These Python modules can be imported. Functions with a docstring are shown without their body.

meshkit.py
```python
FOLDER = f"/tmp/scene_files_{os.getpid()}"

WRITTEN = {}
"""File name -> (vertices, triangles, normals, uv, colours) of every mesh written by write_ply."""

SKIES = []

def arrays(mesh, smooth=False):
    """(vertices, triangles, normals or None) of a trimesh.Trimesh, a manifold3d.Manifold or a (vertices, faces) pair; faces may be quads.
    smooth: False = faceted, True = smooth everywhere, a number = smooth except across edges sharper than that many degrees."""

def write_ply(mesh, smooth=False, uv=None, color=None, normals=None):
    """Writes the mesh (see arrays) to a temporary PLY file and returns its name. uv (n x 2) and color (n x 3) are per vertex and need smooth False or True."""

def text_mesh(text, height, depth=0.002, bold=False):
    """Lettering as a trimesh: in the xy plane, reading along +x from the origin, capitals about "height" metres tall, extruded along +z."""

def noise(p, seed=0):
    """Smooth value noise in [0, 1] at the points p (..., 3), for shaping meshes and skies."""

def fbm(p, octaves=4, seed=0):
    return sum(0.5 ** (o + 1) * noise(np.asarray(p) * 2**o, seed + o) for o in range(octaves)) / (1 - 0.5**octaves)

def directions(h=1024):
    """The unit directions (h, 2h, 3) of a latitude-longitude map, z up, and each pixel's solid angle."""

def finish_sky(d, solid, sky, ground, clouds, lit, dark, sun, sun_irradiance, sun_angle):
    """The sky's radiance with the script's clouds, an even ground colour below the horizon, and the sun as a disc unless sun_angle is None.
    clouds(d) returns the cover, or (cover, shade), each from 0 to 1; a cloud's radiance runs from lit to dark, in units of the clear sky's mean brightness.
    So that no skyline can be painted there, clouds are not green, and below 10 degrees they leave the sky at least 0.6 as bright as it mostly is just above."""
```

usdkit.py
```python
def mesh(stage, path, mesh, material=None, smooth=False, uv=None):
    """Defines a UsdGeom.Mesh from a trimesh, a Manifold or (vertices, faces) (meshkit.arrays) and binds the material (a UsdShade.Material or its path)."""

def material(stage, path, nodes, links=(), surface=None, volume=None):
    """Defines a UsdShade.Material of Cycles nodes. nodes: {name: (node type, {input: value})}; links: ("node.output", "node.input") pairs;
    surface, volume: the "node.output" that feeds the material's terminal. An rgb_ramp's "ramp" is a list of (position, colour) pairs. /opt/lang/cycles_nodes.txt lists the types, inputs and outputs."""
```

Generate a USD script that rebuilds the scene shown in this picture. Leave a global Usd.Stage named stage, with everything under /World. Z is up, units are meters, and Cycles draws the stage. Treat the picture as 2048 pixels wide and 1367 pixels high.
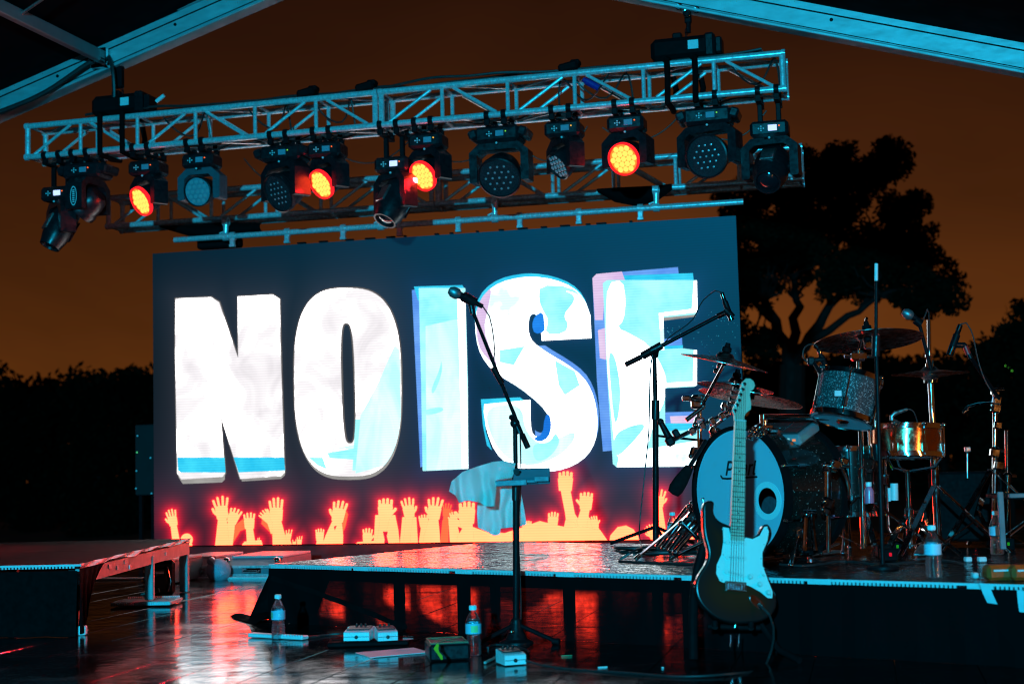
import math, random
import numpy as np, trimesh, usdkit, meshkit
from pxr import Usd, UsdGeom, UsdLux, UsdShade, Gf, Vt, Sdf
from shapely.geometry import Polygon, LineString, Point, MultiPolygon, box as sbox
from shapely.ops import unary_union
from shapely import affinity
import shapely

random.seed(7)
rng = np.random.default_rng(11)
PI = math.pi
stage = Usd.Stage.CreateInMemory()
UsdGeom.SetStageUpAxis(stage, 'Z')
UsdGeom.SetStageMetersPerUnit(stage, 1.0)
UsdGeom.Xform.Define(stage, '/World')
UsdGeom.Scope.Define(stage, '/World/Looks')

# ------------------------------------------------------------------ camera
F_PX, PITCH, ROLL, EYE = 2885.0, 0.0828, 0.0263, np.array([0.0, 0.0, 0.8])
fwd = np.array([0, math.cos(PITCH), math.sin(PITCH)])
_u0 = np.array([0, -math.sin(PITCH), math.cos(PITCH)])
_r0 = np.array([1.0, 0, 0])
rgt = _r0 * math.cos(ROLL) - _u0 * math.sin(ROLL)
upv = _u0 * math.cos(ROLL) + _r0 * math.sin(ROLL)
cam = UsdGeom.Camera.Define(stage, '/World/camera')
cm = np.eye(4); cm[0, :3], cm[1, :3], cm[2, :3], cm[3, :3] = rgt, upv, -fwd, EYE
cam.AddTransformOp().Set(Gf.Matrix4d(cm.tolist()))
cam.CreateHorizontalApertureAttr(36.0)
cam.CreateFocalLengthAttr(F_PX / 2048 * 36.0)
cam.CreateFStopAttr(2.5)
cam.CreateFocusDistanceAttr(8.0)
cam.CreateExposureAttr(0.0)

# ------------------------------------------------------------------ sky: night, single scattering far below daylight, plus the orange glow of town lights on low cloud
SUN_EL, SUN_ROT = 0.035, 0.6
usdkit.material(stage, '/World/Looks/night_sky', {
    'sky': ('sky_texture', {'sky_type': 'single_scattering', 'sun_disc': False, 'sun_elevation': SUN_EL, 'sun_rotation': SUN_ROT}),
    'tc': ('texture_coordinate', {}),
    'sep': ('separate_xyz', {}),
    'el': ('rgb_ramp', {'ramp': [(0.0, (0.36, 0.100, 0.014)), (0.05, (0.31, 0.085, 0.0135)), (0.11, (0.225, 0.061, 0.012)), (0.20, (0.135, 0.036, 0.0095)),
                                 (0.28, (0.080, 0.022, 0.0078)), (0.38, (0.050, 0.0145, 0.006)), (0.55, (0.028, 0.009, 0.005)), (1.0, (0.016, 0.007, 0.005))]}),
    'az': ('vector_math', {'math_type': 'dot_product', 'vector2': (0.06, 0.998, 0.0)}),
    'azr': ('rgb_ramp', {'ramp': [(0.0, (0.36,) * 3), (0.85, (0.40,) * 3), (0.93, (0.52,) * 3), (0.965, (0.60,) * 3), (0.985, (0.84,) * 3), (0.996, (1.04,) * 3), (1.0, (1.08,) * 3)]}),
    'mp': ('mapping', {'scale': (2.0, 2.0, 5.0)}),
    'nz': ('noise_texture', {'scale': 2.1, 'detail': 5.0, 'roughness': 0.55, 'distortion': 0.6}),
    'nr': ('rgb_ramp', {'ramp': [(0.28, (0.79, 0.80, 0.84)), (0.5, (1.0,) * 3), (0.74, (1.20, 1.18, 1.10))]}),
    'm1': ('mix', {'mix_type': 'multiply', 'fac': 1.0}),
    'm2': ('mix', {'mix_type': 'multiply', 'fac': 1.0}),
    'dim': ('mix', {'mix_type': 'multiply', 'fac': 1.0, 'color2': (0.00012,) * 3}),
    'sum': ('mix', {'mix_type': 'add', 'fac': 1.0}),
    'bg': ('background_shader', {'strength': 0.60}),
}, [('tc.generated', 'sep.vector'), ('sep.z', 'el.fac'), ('tc.generated', 'az.vector1'), ('az.value', 'azr.fac'),
    ('tc.generated', 'mp.vector'), ('mp.vector', 'nz.vector'), ('nz.fac', 'nr.fac'),
    ('el.color', 'm1.color1'), ('azr.color', 'm1.color2'), ('m1.color', 'm2.color1'), ('nr.color', 'm2.color2'),
    ('sky.color', 'dim.color1'), ('m2.color', 'sum.color1'), ('dim.color', 'sum.color2'), ('sum.color', 'bg.color')], surface='bg.background')
dome = UsdLux.DomeLight.Define(stage, '/World/sky')
UsdShade.MaterialBindingAPI.Apply(dome.GetPrim()).Bind(UsdShade.Material.Get(stage, '/World/Looks/night_sky'))
dome.GetPrim().SetCustomDataByKey('kind', 'structure')

# ------------------------------------------------------------------ stage lamps that light the scene (the housings are built further down)
CYAN_AT, CYAN_TO = np.array([-1.8, -8.0, 2.5]), np.array([0.2, 9.0, 1.6])
CYAN_W, CYAN_COL = 1100.0, (0.008, 0.50, 0.80)
AMBER_AT, AMBER_TO = np.array([3.0, 4.7, 0.95]), np.array([1.6, 6.9, 0.8])
RED_W = 200.0
AMBER_W, AMBER_COL = 2.2, (1.0, 0.34, 0.07)


def lamp(path, at, to, radius, watts, color):
    l = UsdLux.DiskLight.Define(stage, path)
    z = (at - to) / np.linalg.norm(at - to)
    x = np.cross([0, 0, 1.0], z); x /= np.linalg.norm(x)
    m = np.eye(4); m[0, :3], m[1, :3], m[2, :3], m[3, :3] = x, np.cross(z, x), z, at
    l.AddTransformOp().Set(Gf.Matrix4d(m.tolist()))
    l.CreateRadiusAttr(radius); l.CreateIntensityAttr(watts); l.CreateColorAttr(Gf.Vec3f(*color)); l.CreateNormalizeAttr(True)
    return l


# ------------------------------------------------------------------ helpers
def unit(v):
    v = np.asarray(v, float); return v / np.linalg.norm(v)


def at(px, py, y):
    """The point at depth y (metres in front of the camera) on the line of sight of a photograph pixel."""
    d = fwd + rgt * (px - 1024) / F_PX - upv * (py - 683.5) / F_PX
    return EYE + d * (y / d[1])


def at_z(px, py, z):
    d = fwd + rgt * (px - 1024) / F_PX - upv * (py - 683.5) / F_PX
    return EYE + d * ((z - EYE[2]) / d[2])


def rotz(a):
    c, s = math.cos(a), math.sin(a); return np.array([[c, -s, 0], [s, c, 0], [0, 0, 1.0]])


def rot(axis, a):
    return trimesh.transformations.rotation_matrix(a, axis)[:3, :3]


def frame(o, x, z):
    """4 x 4 with local z along z and local x as near x as it can be."""
    z = unit(z); x = np.asarray(x, float); x = unit(x - z * (x @ z))
    m = np.eye(4); m[:3, 0], m[:3, 1], m[:3, 2], m[:3, 3] = x, np.cross(z, x), z, o
    return m


class MB:
    """Collects shapes into one mesh."""
    def __init__(s): s.v, s.f, s.n = [], [], 0

    def add(s, v, f):
        v, f = np.asarray(v, float), np.asarray(f, int)
        s.v.append(v); s.f.append(f + s.n); s.n += len(v); return s

    def tm(s, m, M=None):
        v = np.asarray(m.vertices, float)
        if M is not None: v = v @ M[:3, :3].T + M[:3, 3]
        return s.add(v, m.faces)

    def box(s, c, size, R=None, b=0.0):
        h = np.asarray(size, float) / 2
        if b > 0:
            b = min(b, h.min() * 0.45)
            pts = []
            for sx in (-1, 1):
                for sy in (-1, 1):
                    for sz in (-1, 1):
                        g = np.array([sx, sy, sz])
                        for k in range(3):
                            q = h - b; q[k] = h[k]; pts.append(g * q)
            m = trimesh.Trimesh(pts).convex_hull
        else:
            m = trimesh.creation.box(2 * h)
        v = np.asarray(m.vertices)
        if R is not None: v = v @ np.asarray(R).T
        return s.add(v + np.asarray(c, float), m.faces)

    def obox(s, M, size, b=0.0):
        """A box in the 4 x 4 frame M, centred at its origin."""
        return s.box(M[:3, 3], size, M[:3, :3], b)

    def tube(s, pts, r, n=8, closed=False):
        pts = np.asarray(pts, float); m = len(pts); r = np.broadcast_to(r, m)
        t = np.gradient(pts, axis=0); t /= np.maximum(np.linalg.norm(t, axis=1, keepdims=True), 1e-12)
        a = np.array([0, 0, 1.0]) if abs(t[0, 2]) < .9 else np.array([1.0, 0, 0])
        x = unit(np.cross(a, t[0])); rings = []
        ang = np.arange(n) / n * 2 * PI
        for i in range(m):
            x = unit(x - t[i] * (x @ t[i])); y = np.cross(t[i], x)
            rings.append(pts[i] + r[i] * (np.cos(ang)[:, None] * x + np.sin(ang)[:, None] * y))
        v = np.vstack(rings + [pts[:1], pts[-1:]]); f = []
        k = np.arange(n); k2 = (k + 1) % n
        for i in range(m - 1):
            A, B = i * n, (i + 1) * n
            f += [np.stack([A + k, A + k2, B + k2], 1), np.stack([A + k, B + k2, B + k], 1)]
        f += [np.stack([np.full(n, m * n), k2, k], 1), np.stack([np.full(n, m * n + 1), (m - 1) * n + k, (m - 1) * n + k2], 1)]
        return s.add(v, np.vstack(f))

    def rod(s, a, b, r, r2=None, n=12):
        return s.tube([a, b], [r, r if r2 is None else r2], n)

    def lathe(s, prof, M, n=24, a0=0.0, a1=2 * PI):
        """prof: (radius, height) pairs, turned round the z axis of M."""
        prof = np.asarray(prof, float); full = abs(a1 - a0 - 2 * PI) < 1e-6
        k = n if full else n + 1
        ang = a0 + (a1 - a0) * np.arange(k) / n
        v = np.stack([np.outer(prof[:, 0], np.cos(ang)), np.outer(prof[:, 0], np.sin(ang)), np.repeat(prof[:, 1:2], k, 1)], -1).reshape(-1, 3)
        f = []
        for i in range(len(prof) - 1):
            for j in range(n):
                j2 = (j + 1) % k
                p, q, r_, t = i * k + j, i * k + j2, (i + 1) * k + j2, (i + 1) * k + j
                if prof[i, 0] > 1e-9: f.append((p, q, r_))
                if prof[i + 1, 0] > 1e-9: f.append((p, r_, t))
        return s.add(v @ M[:3, :3].T + M[:3, 3], f)

    def ball(s, c, r, sub=2, R=None):
        m = trimesh.creation.icosphere(sub, 1.0); v = m.vertices * np.broadcast_to(r, 3)
        if R is not None: v = v @ np.asarray(R).T
        return s.add(v + np.asarray(c), m.faces)

    def prism(s, poly, h0, h1, M):
        """A shapely polygon in the xy plane of M, from height h0 to h1."""
        for g in getattr(poly, 'geoms', [poly]):
            if g.is_empty or g.area < 1e-9 or g.geom_type != 'Polygon': continue
            m = trimesh.creation.extrude_polygon(g, h1 - h0, engine='earcut')
            v = np.asarray(m.vertices) + [0, 0, h0]
            s.add(v @ M[:3, :3].T + M[:3, 3], m.faces)
        return s

    def flat(s, poly, h, M):
        for g in getattr(poly, 'geoms', [poly]):
            if g.is_empty or g.area < 1e-9 or g.geom_type != 'Polygon': continue
            v2, f = trimesh.creation.triangulate_polygon(g, engine='earcut')
            v = np.c_[v2, np.full(len(v2), h)]
            s.add(v @ M[:3, :3].T + M[:3, 3], f)
        return s

    def grid(s, P):
        """A sheet through an (a, b, 3) array of points."""
        a, b = P.shape[:2]; i = np.arange(a * b).reshape(a, b)
        q = np.stack([i[:-1, :-1], i[1:, :-1], i[1:, 1:], i[:-1, 1:]], -1).reshape(-1, 4)
        return s.add(P.reshape(-1, 3), np.vstack([q[:, [0, 1, 2]], q[:, [0, 2, 3]]]))

    def mesh(s): return np.vstack(s.v), np.vstack(s.f)


used = {}
def numbered(parent, name):
    k = used[(parent, name)] = used.get((parent, name), 0) + 1
    return f'{parent}/{name}' if k == 1 else f'{parent}/{name}_{k - 1:03d}'


place = {}      # path of a thing -> 4 x 4 that takes world to it
def thing(name, label, cat, loc, rz=0.0, group=None, kind=None):
    path = numbered('/World', name)
    x = UsdGeom.Xform.Define(stage, path); x.AddTranslateOp().Set(Gf.Vec3d(*map(float, loc))); x.AddRotateZOp().Set(math.degrees(rz))
    m = np.eye(4); m[:3, :3] = rotz(rz); m[:3, 3] = loc
    place[path] = np.linalg.inv(m)
    tag(x.GetPrim(), label, cat, group, kind)
    return path


def tag(prim, label=None, cat=None, group=None, kind=None):
    for k, v in (('label', label), ('category', cat), ('group', group), ('kind', kind)):
        if v: prim.SetCustomDataByKey(k, v)


def part(name, mb, mat, parent='/World', smooth=35, label=None, cat=None, group=None, kind=None, local=False, colors=None):
    """One Mesh prim. Points are given in the world; below a thing they are stored in its own coordinates."""
    v, f = mb.mesh() if isinstance(mb, MB) else mb
    path = numbered(parent, name)
    top = '/'.join(parent.split('/')[:3])
    if top in place and not local:
        M = place[top]; v = v @ M[:3, :3].T + M[:3, 3]
    m = usdkit.mesh(stage, path, (v, f), mat, smooth if colors is None else False)
    if colors is not None:
        UsdGeom.PrimvarsAPI(m).CreatePrimvar('tone', Sdf.ValueTypeNames.Color3fArray, 'vertex').Set(Vt.Vec3fArray.FromNumpy(np.asarray(colors, np.float32)))
    tag(m.GetPrim(), label, cat, group, kind)
    return path


def solo(name, mb, mat, label, cat, group=None, smooth=35, kind=None):
    return part(name, mb, mat, '/World', smooth, label, cat, group, kind)


# ------------------------------------------------------------------ materials
looks = {}
def M(name, color, rough=0.5, metal=0.0, var=0.18, scale=12.0, bump=0.0, bscale=60.0, coat=0.0, rvar=0.12, stretch=(1, 1, 1), spec=0.5):
    """Plain surface with mottled tone, uneven gloss and fine relief."""
    c = np.asarray(color, float)
    nodes = {'g': ('geometry', {}), 'mp': ('mapping', {'scale': stretch}), 'n': ('noise_texture', {'scale': scale, 'detail': 4.0, 'roughness': 0.6}),
             'r': ('rgb_ramp', {'ramp': [(0.25, tuple(c * (1 - var))), (0.75, tuple(np.minimum(c * (1 + var), 1)))]}),
             'n2': ('noise_texture', {'scale': scale * 2.7, 'detail': 3.0, 'roughness': 0.6}),
             'rr': ('map_range', {'from_min': 0.3, 'from_max': 0.7, 'to_min': max(rough - rvar, 0.02), 'to_max': min(rough + rvar, 1), 'clamp': True}),
             'p': ('principled_bsdf', {'metallic': metal, 'coat_weight': coat, 'coat_roughness': 0.08, 'specular_ior_level': spec})}
    links = [('g.position', 'mp.vector'), ('mp.vector', 'n.vector'), ('mp.vector', 'n2.vector'), ('n.fac', 'r.fac'), ('r.color', 'p.base_color'), ('n2.fac', 'rr.value'), ('rr.result', 'p.roughness')]
    if bump:
        nodes['b'] = ('noise_texture', {'scale': bscale, 'detail': 3.0})
        nodes['bp'] = ('bump', {'strength': bump, 'distance': 0.004})
        links += [('mp.vector', 'b.vector'), ('b.fac', 'bp.height'), ('bp.normal', 'p.normal')]
    looks[name] = usdkit.material(stage, f'/World/Looks/{name}', nodes, links, surface='p.BSDF')
    return looks[name]


def glow(name, color, strength):
    looks[name] = usdkit.material(stage, f'/World/Looks/{name}', {'e': ('emission', {'color': color, 'strength': strength})}, [], surface='e.emission')
    return looks[name]


alu = M('aluminium', (0.70, 0.71, 0.72), 0.27, 0.45, 0.15, 14, 0.03, 90)
tent_alu = M('tent_beam_aluminium', (0.46, 0.47, 0.48), 0.50, 0.45, 0.22, 5, 0.12, 40, stretch=(1, 1, 3))
chrome = M('chrome', (0.78, 0.78, 0.78), 0.08, 1.0, 0.05, 20, 0, rvar=0.04)
steel_dull = M('worn_steel', (0.45, 0.44, 0.43), 0.38, 1.0, 0.2, 25)
black_metal = M('black_painted_metal', (0.005, 0.005, 0.006), 0.45, 0, 0.3, 20, 0.05, 200, spec=.10)
black_plastic = M('black_plastic', (0.006, 0.006, 0.007), 0.36, 0, 0.3, 20, 0.08, 260, spec=.28)
matt_black = M('matt_black', (0.004, 0.004, 0.0045), 0.7, 0, 0.3, 20, 0.1, 200, spec=.06)
rubber = M('black_rubber', (0.018, 0.018, 0.018), 0.6, 0, 0.2, 40)
cloth_black = M('black_cloth', (0.004, 0.0038, 0.004), 0.9, 0, 0.35, 30, 0.35, 350, spec=.03)
cable = M('black_cable', (0.02, 0.02, 0.02), 0.4, 0, 0.2, 30)
foam = M('black_foam', (0.007, 0.007, 0.007), 0.95, 0, 0.3, 60, 0.5, 300, spec=.05)
white_plastic = M('white_plastic', (0.74, 0.75, 0.74), 0.35, 0, 0.06, 20)
white_paper = M('white_paper', (0.78, 0.78, 0.76), 0.6, 0, 0.05, 20)
label_pale = M('pale_sticker', (0.62, 0.66, 0.66), 0.5, 0, 0.1, 30)
# ================================================================== the setting
SA = 0.2384                                            # the stage's axes are turned this much from the camera's
SU, SN = np.array([math.cos(SA), -math.sin(SA), 0]), np.array([math.sin(SA), math.cos(SA), 0])
ZZ = np.array([0, 0, 1.0])
ground_mat = M('dark_grass_ground', (0.030, 0.038, 0.016), 0.9, 0, 0.5, 0.8)
gb = MB(); P = np.zeros((40, 40, 3)); xs = np.linspace(-1, 1, 40); xs = np.sign(xs) * np.abs(xs) ** 2.2 * 260
P[..., 0], P[..., 1] = np.meshgrid(xs, xs + 40, indexing='ij'); P[..., 2] = -0.95 + 0.35 * (meshkit.fbm(P * 0.06, 3, 3) - .5) * np.clip(np.hypot(P[..., 0], P[..., 1] - 8) / 20 - .8, 0, 6)
gb.grid(P); solo('ground', gb, ground_mat, 'dark grass ground stretching away behind the open stage', 'ground', kind='structure')

# main stage floor: wet black boards running up and down stage, each a board of its own
usdkit.material(stage, '/World/Looks/wet_stage_board', {
    'g': ('geometry', {}), 'oi': ('object_info', {}),
    'n': ('noise_texture', {'scale': 3.0, 'detail': 5.0, 'roughness': 0.65}),
    'rr': ('rgb_ramp', {'ramp': [(0.30, (0.08,) * 3), (0.50, (0.12,) * 3), (0.62, (0.18,) * 3), (0.78, (0.28,) * 3)]}),
    'n2': ('noise_texture', {'scale': 42.0, 'detail': 3.0}),
    'n3': ('noise_texture', {'scale': 8.0, 'detail': 2.0}),
    'bp2': ('bump', {'strength': 0.16, 'distance': 0.012}),
    'bp': ('bump', {'strength': 0.10, 'distance': 0.003}),
    'ms': ('mapping', {'scale': (3.0, 26.0, 1.0), 'rotation': (0, 0, 0.7)}), 'ns': ('noise_texture', {'scale': 2.2, 'detail': 4.0, 'roughness': 0.7}), 'sr': ('rgb_ramp', {'ramp': [(0.56, (0.0,) * 3), (0.74, (0.12,) * 3)]}), 'ra': ('mix', {'mix_type': 'add', 'fac': 1.0}),
    'c': ('rgb_ramp', {'ramp': [(0.3, (0.003, 0.0028, 0.003)), (0.75, (0.009, 0.0085, 0.009))]}),
    'hv': ('hsv', {'hue': 0.5, 'saturation': 1.0}),
    'mr': ('map_range', {'from_min': 0.0, 'from_max': 1.0, 'to_min': 0.7, 'to_max': 1.35}),
    'p': ('principled_bsdf', {'ior': 1.8}),
}, [('g.position', 'n.vector'), ('g.position', 'n2.vector'), ('g.position', 'n3.vector'), ('n.fac', 'rr.fac'), ('g.position', 'ms.vector'), ('ms.vector', 'ns.vector'), ('ns.fac', 'sr.fac'), ('rr.color', 'ra.color1'), ('sr.color', 'ra.color2'), ('ra.color', 'p.roughness'), ('n.fac', 'c.fac'), ('c.color', 'hv.color'),
    ('oi.random', 'mr.value'), ('mr.result', 'hv.value'), ('hv.color', 'p.base_color'), ('n3.fac', 'bp2.height'), ('bp2.normal', 'bp.normal'), ('n2.fac', 'bp.height'), ('bp.normal', 'p.normal')], surface='p.BSDF')
board_mat = UsdShade.Material.Get(stage, '/World/Looks/wet_stage_board')
floor = thing('stage_floor', 'wet black boarded stage floor mirroring the screen', 'stage floor', (0, 0, 0), kind='structure')
b = MB(); S0 = np.array([0, 0, 0.0])
def su(u, w, z=0.0): return SU * u + SN * w + ZZ * z
R_S = rotz(-SA)
b.box(su(-1.0, 9.2, -0.035), (13.4, 12.2, 0.05), R_S); part('under_deck', b, matt_black, floor)
b = MB(); b.box(su(-1.0, 3.11, -0.48), (13.4, 0.02, 0.84), R_S); b.box(su(-7.72, 9.2, -0.48), (0.02, 12.2, 0.84), R_S); b.box(su(5.72, 9.2, -0.48), (0.02, 12.2, 0.84), R_S); part('skirting', b, cloth_black, floor)
for i in range(-19, 13):
    for j in range(10):
        u = i * 0.3 - 0.085; L = 1.22; w = 3.25 + j * L + (0.61 if i % 2 else 0.0)
        if w > 14.6: continue
        b = MB(); tilt = rot([1, 0, 0], rng.normal(0, 0.0012)) @ rot([0, 1, 0], rng.normal(0, 0.0022))
        b.box(su(u, w + L / 2, -0.005 + rng.normal(0, 0.0006)), (0.2972, L - 0.004, 0.010), R_S @ tilt, 0.0016)
        part('board', b, board_mat, floor, smooth=False)
# pale edging strip at the back of the floor
b = MB(); p0, p1 = at_z(300, 1158.5, 0.0), at_z(620, 1156.5, 0.0); b.box((p0 + p1) / 2 + [0, 0, 0.008], (np.linalg.norm(p1 - p0) + 3.0, 0.05, 0.016), rotz(math.atan2(*(p1 - p0)[[1, 0]])), 0.003)
solo('edge_strip', b, white_plastic, 'thin white edging strip across the back of the wet floor, before the flat cases', 'edging')

# ------------------------------------------------------------------ riser under the drums
RA = math.radians(35.47)
RU, RV = np.array([math.cos(RA), -math.sin(RA), 0]), np.array([math.sin(RA), math.cos(RA), 0])
R0 = np.array([-1.29, 7.63, 0.0])
def ris(u, w, z): return R0 + RU * u + RV * w + ZZ * z
R_R = rotz(-RA)
RH = 0.30
riser = thing('stage_riser', 'low black riser under the drums with toothed pale edge and torn black skirt', 'riser', R0, -RA)
usdkit.material(stage, '/World/Looks/wet_riser_deck', {
    'g': ('geometry', {}), 'n': ('noise_texture', {'scale': 2.6, 'detail': 5.0, 'roughness': 0.65}),
    'rr': ('rgb_ramp', {'ramp': [(0.3, (0.06,) * 3), (0.55, (0.11,) * 3), (0.75, (0.20,) * 3)]}),
    'n3': ('noise_texture', {'scale': 14.0, 'detail': 3.0}), 'bp': ('bump', {'strength': 1.0, 'distance': 0.020}),
    'c': ('rgb_ramp', {'ramp': [(0.3, (0.005, 0.005, 0.0055)), (0.75, (0.012, 0.0115, 0.012))]}),
    'p': ('principled_bsdf', {'ior': 1.9}),
}, [('g.position', 'n.vector'), ('g.position', 'n3.vector'), ('n.fac', 'rr.fac'), ('rr.color', 'p.roughness'), ('n.fac', 'c.fac'), ('c.color', 'p.base_color'), ('n3.fac', 'bp.height'), ('bp.normal', 'p.normal')], surface='p.BSDF')
deck_mat = UsdShade.Material.Get(stage, '/World/Looks/wet_riser_deck')
DU, DW = 1.22, 0.97
for i in range(4):
    for j in range(2):
        if i * DU > 4.9: continue
        b = MB(); b.box(ris(i * DU + DU / 2, j * DW + DW / 2 + 0.012, RH - 0.01 + rng.normal(0, .0006)), (DU - 0.006, DW - 0.006, 0.02), R_R @ rot([1, 0, 0], rng.normal(0, .001)), 0.002)
        part('deck_panel', b, deck_mat, riser, smooth=False)
for i in range(5):
    for j in range(3):
        b = MB(); b.box(ris(min(max(i * DU, 0.05), 4.8), min(max(j * DW, 0.06), 1.9), (RH - 0.08) / 2), (0.05, 0.05, RH - 0.08), R_R, 0.004); part('leg', b, black_metal, riser)
b = MB()
for j in range(3): b.box(ris(2.44, 0.03 + j * 0.94, RH - 0.05), (4.84, 0.04, 0.055), R_R)
for i in range(5): b.box(ris(min(max(i * DU, 0.03), 4.84), 0.98, RH - 0.05), (0.04, 1.84, 0.055), R_R)
part('deck_frame', b, black_metal, riser)
# edge strip: a flat lip with a row of teeth hanging from it
b = MB(); b.box(ris(2.44, -0.006, RH - 0.004), (4.9, 0.012, 0.009), R_R)
u = 0.02
for k in range(4):
    base = k * DU
    b.box(ris(base + 0.055, -0.006, RH - 0.0145), (0.10, 0.010, 0.012), R_R); b.box(ris(base + 0.63, -0.006, RH - 0.0145), (0.10, 0.010, 0.012), R_R)
    for q in range(64):
        uu = base + 0.12 + q * 0.0168
        if abs(uu - base - 0.63) > 0.06 and uu < base + DU - 0.02: b.box(ris(uu, -0.006, RH - 0.0140), (0.0095, 0.009, 0.011), R_R)
edge_mat = M('edge_strip_plastic', (0.60, 0.62, 0.62), 0.45, 0, 0.10, 30)
part('edge_strip', b, edge_mat, riser, smooth=False, label='pale toothed plastic strip along the front edge')

usdkit.material(stage, '/World/Looks/thin_black_skirt', {'a': ('attribute', {'attribute': 'tone'}), 'g': ('geometry', {}), 'n': ('noise_texture', {'scale': 40.0, 'detail': 4.0}), 'r': ('rgb_ramp', {'ramp': [(0.35, (0.7,) * 3), (0.65, (1.25,) * 3)]}), 'm': ('mix', {'mix_type': 'multiply', 'fac': 1.0}),
    't': ('transparent_bsdf', {'color': (1, 1, 1)}), 'd': ('diffuse_bsdf', {'color': (0.004, 0.0037, 0.004)}), 'x': ('mix_closure', {})},
    [('g.position', 'n.vector'), ('n.fac', 'r.fac'), ('a.color', 'm.color1'), ('r.color', 'm.color2'), ('m.color', 'x.fac'), ('d.BSDF', 'x.closure1'), ('t.BSDF', 'x.closure2')], surface='x.closure')
thin_skirt = UsdShade.Material.Get(stage, '/World/Looks/thin_black_skirt')
# black skirt: cloth with holes, wavy
def skirt_sheet(poly_uz, amp=0.012, out=0.02, res=0.03, flare=0.0, seed=0):
    """Cloth hanging in the plane of the riser's front, cut to a polygon in (along, height)."""
    x0, y0, x1, y1 = poly_uz.bounds; pts, faces = [], []
    tri = []
    nx, ny = max(2, int((x1 - x0) / res)), max(2, int((y1 - y0) / res))
    for i in range(nx):
        for j in range(ny):
            c = sbox(x0 + (x1 - x0) * i / nx, y0 + (y1 - y0) * j / ny, x0 + (x1 - x0) * (i + 1) / nx, y0 + (y1 - y0) * (j + 1) / ny).intersection(poly_uz)
            for g in getattr(c, 'geoms', [c]):
                if g.geom_type != 'Polygon' or g.area < 1e-8: continue
                v, f = trimesh.creation.triangulate_polygon(g, engine='earcut'); tri.append(v[f].reshape(-1, 2))
    v = np.vstack(tri); q, inv = np.unique(np.round(v, 5), axis=0, return_inverse=True)
    w = -out - flare * (RH - q[:, 1]) - amp * (np.sin(q[:, 0] * 31 + 2 * meshkit.noise(np.c_[q * 5, q[:, 0] * 0], seed)) * 0.6 + 1.4 * meshkit.noise(np.c_[q[:, :1] * 11, q[:, 1:] * 4, q[:, :1] * 0], seed + 2)) * (0.25 + np.clip((RH - q[:, 1]) * 4, 0, 1))
    P = R0 + q[:, :1] * RU + w[:, None] * RV + q[:, 1:] * ZZ
    return P, np.asarray(inv).reshape(-1, 3)
TOP = RH - 0.022
holes_ = [Polygon([(1.00, .215), (1.20, .222), (1.36, .20), (1.375, .0), (1.30, -.01), (1.20, .022), (1.10, .055), (1.02, .10)]), Polygon([(1.42, .11), (1.47, .13), (1.50, .165), (1.605, .15), (1.605, .035), (1.42, .012)]),
          Polygon([(1.64, .12), (1.72, .15), (1.76, .195), (1.86, .205), (2.02, .21), (2.025, -.01), (1.64, .004)]), Polygon([(2.33, .0), (2.345, .06), (2.38, .115), (2.48, .13), (2.47, .0)]), Polygon([(2.52, .05), (2.52, .16), (2.60, .10), (2.585, .06)]), Polygon([(2.66, .075), (2.70, .085), (2.70, .05), (2.67, .045)]),
          Polygon([(.35, .05), (.40, .15), (.52, .115), (.52, .04)]), Polygon([(.72, .05), (.84, .022), (.88, .0), (.74, .012)]), Polygon([(.78, .14), (.80, .205), (.94, .20), (.945, .10), (.86, .105)])]
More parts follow.
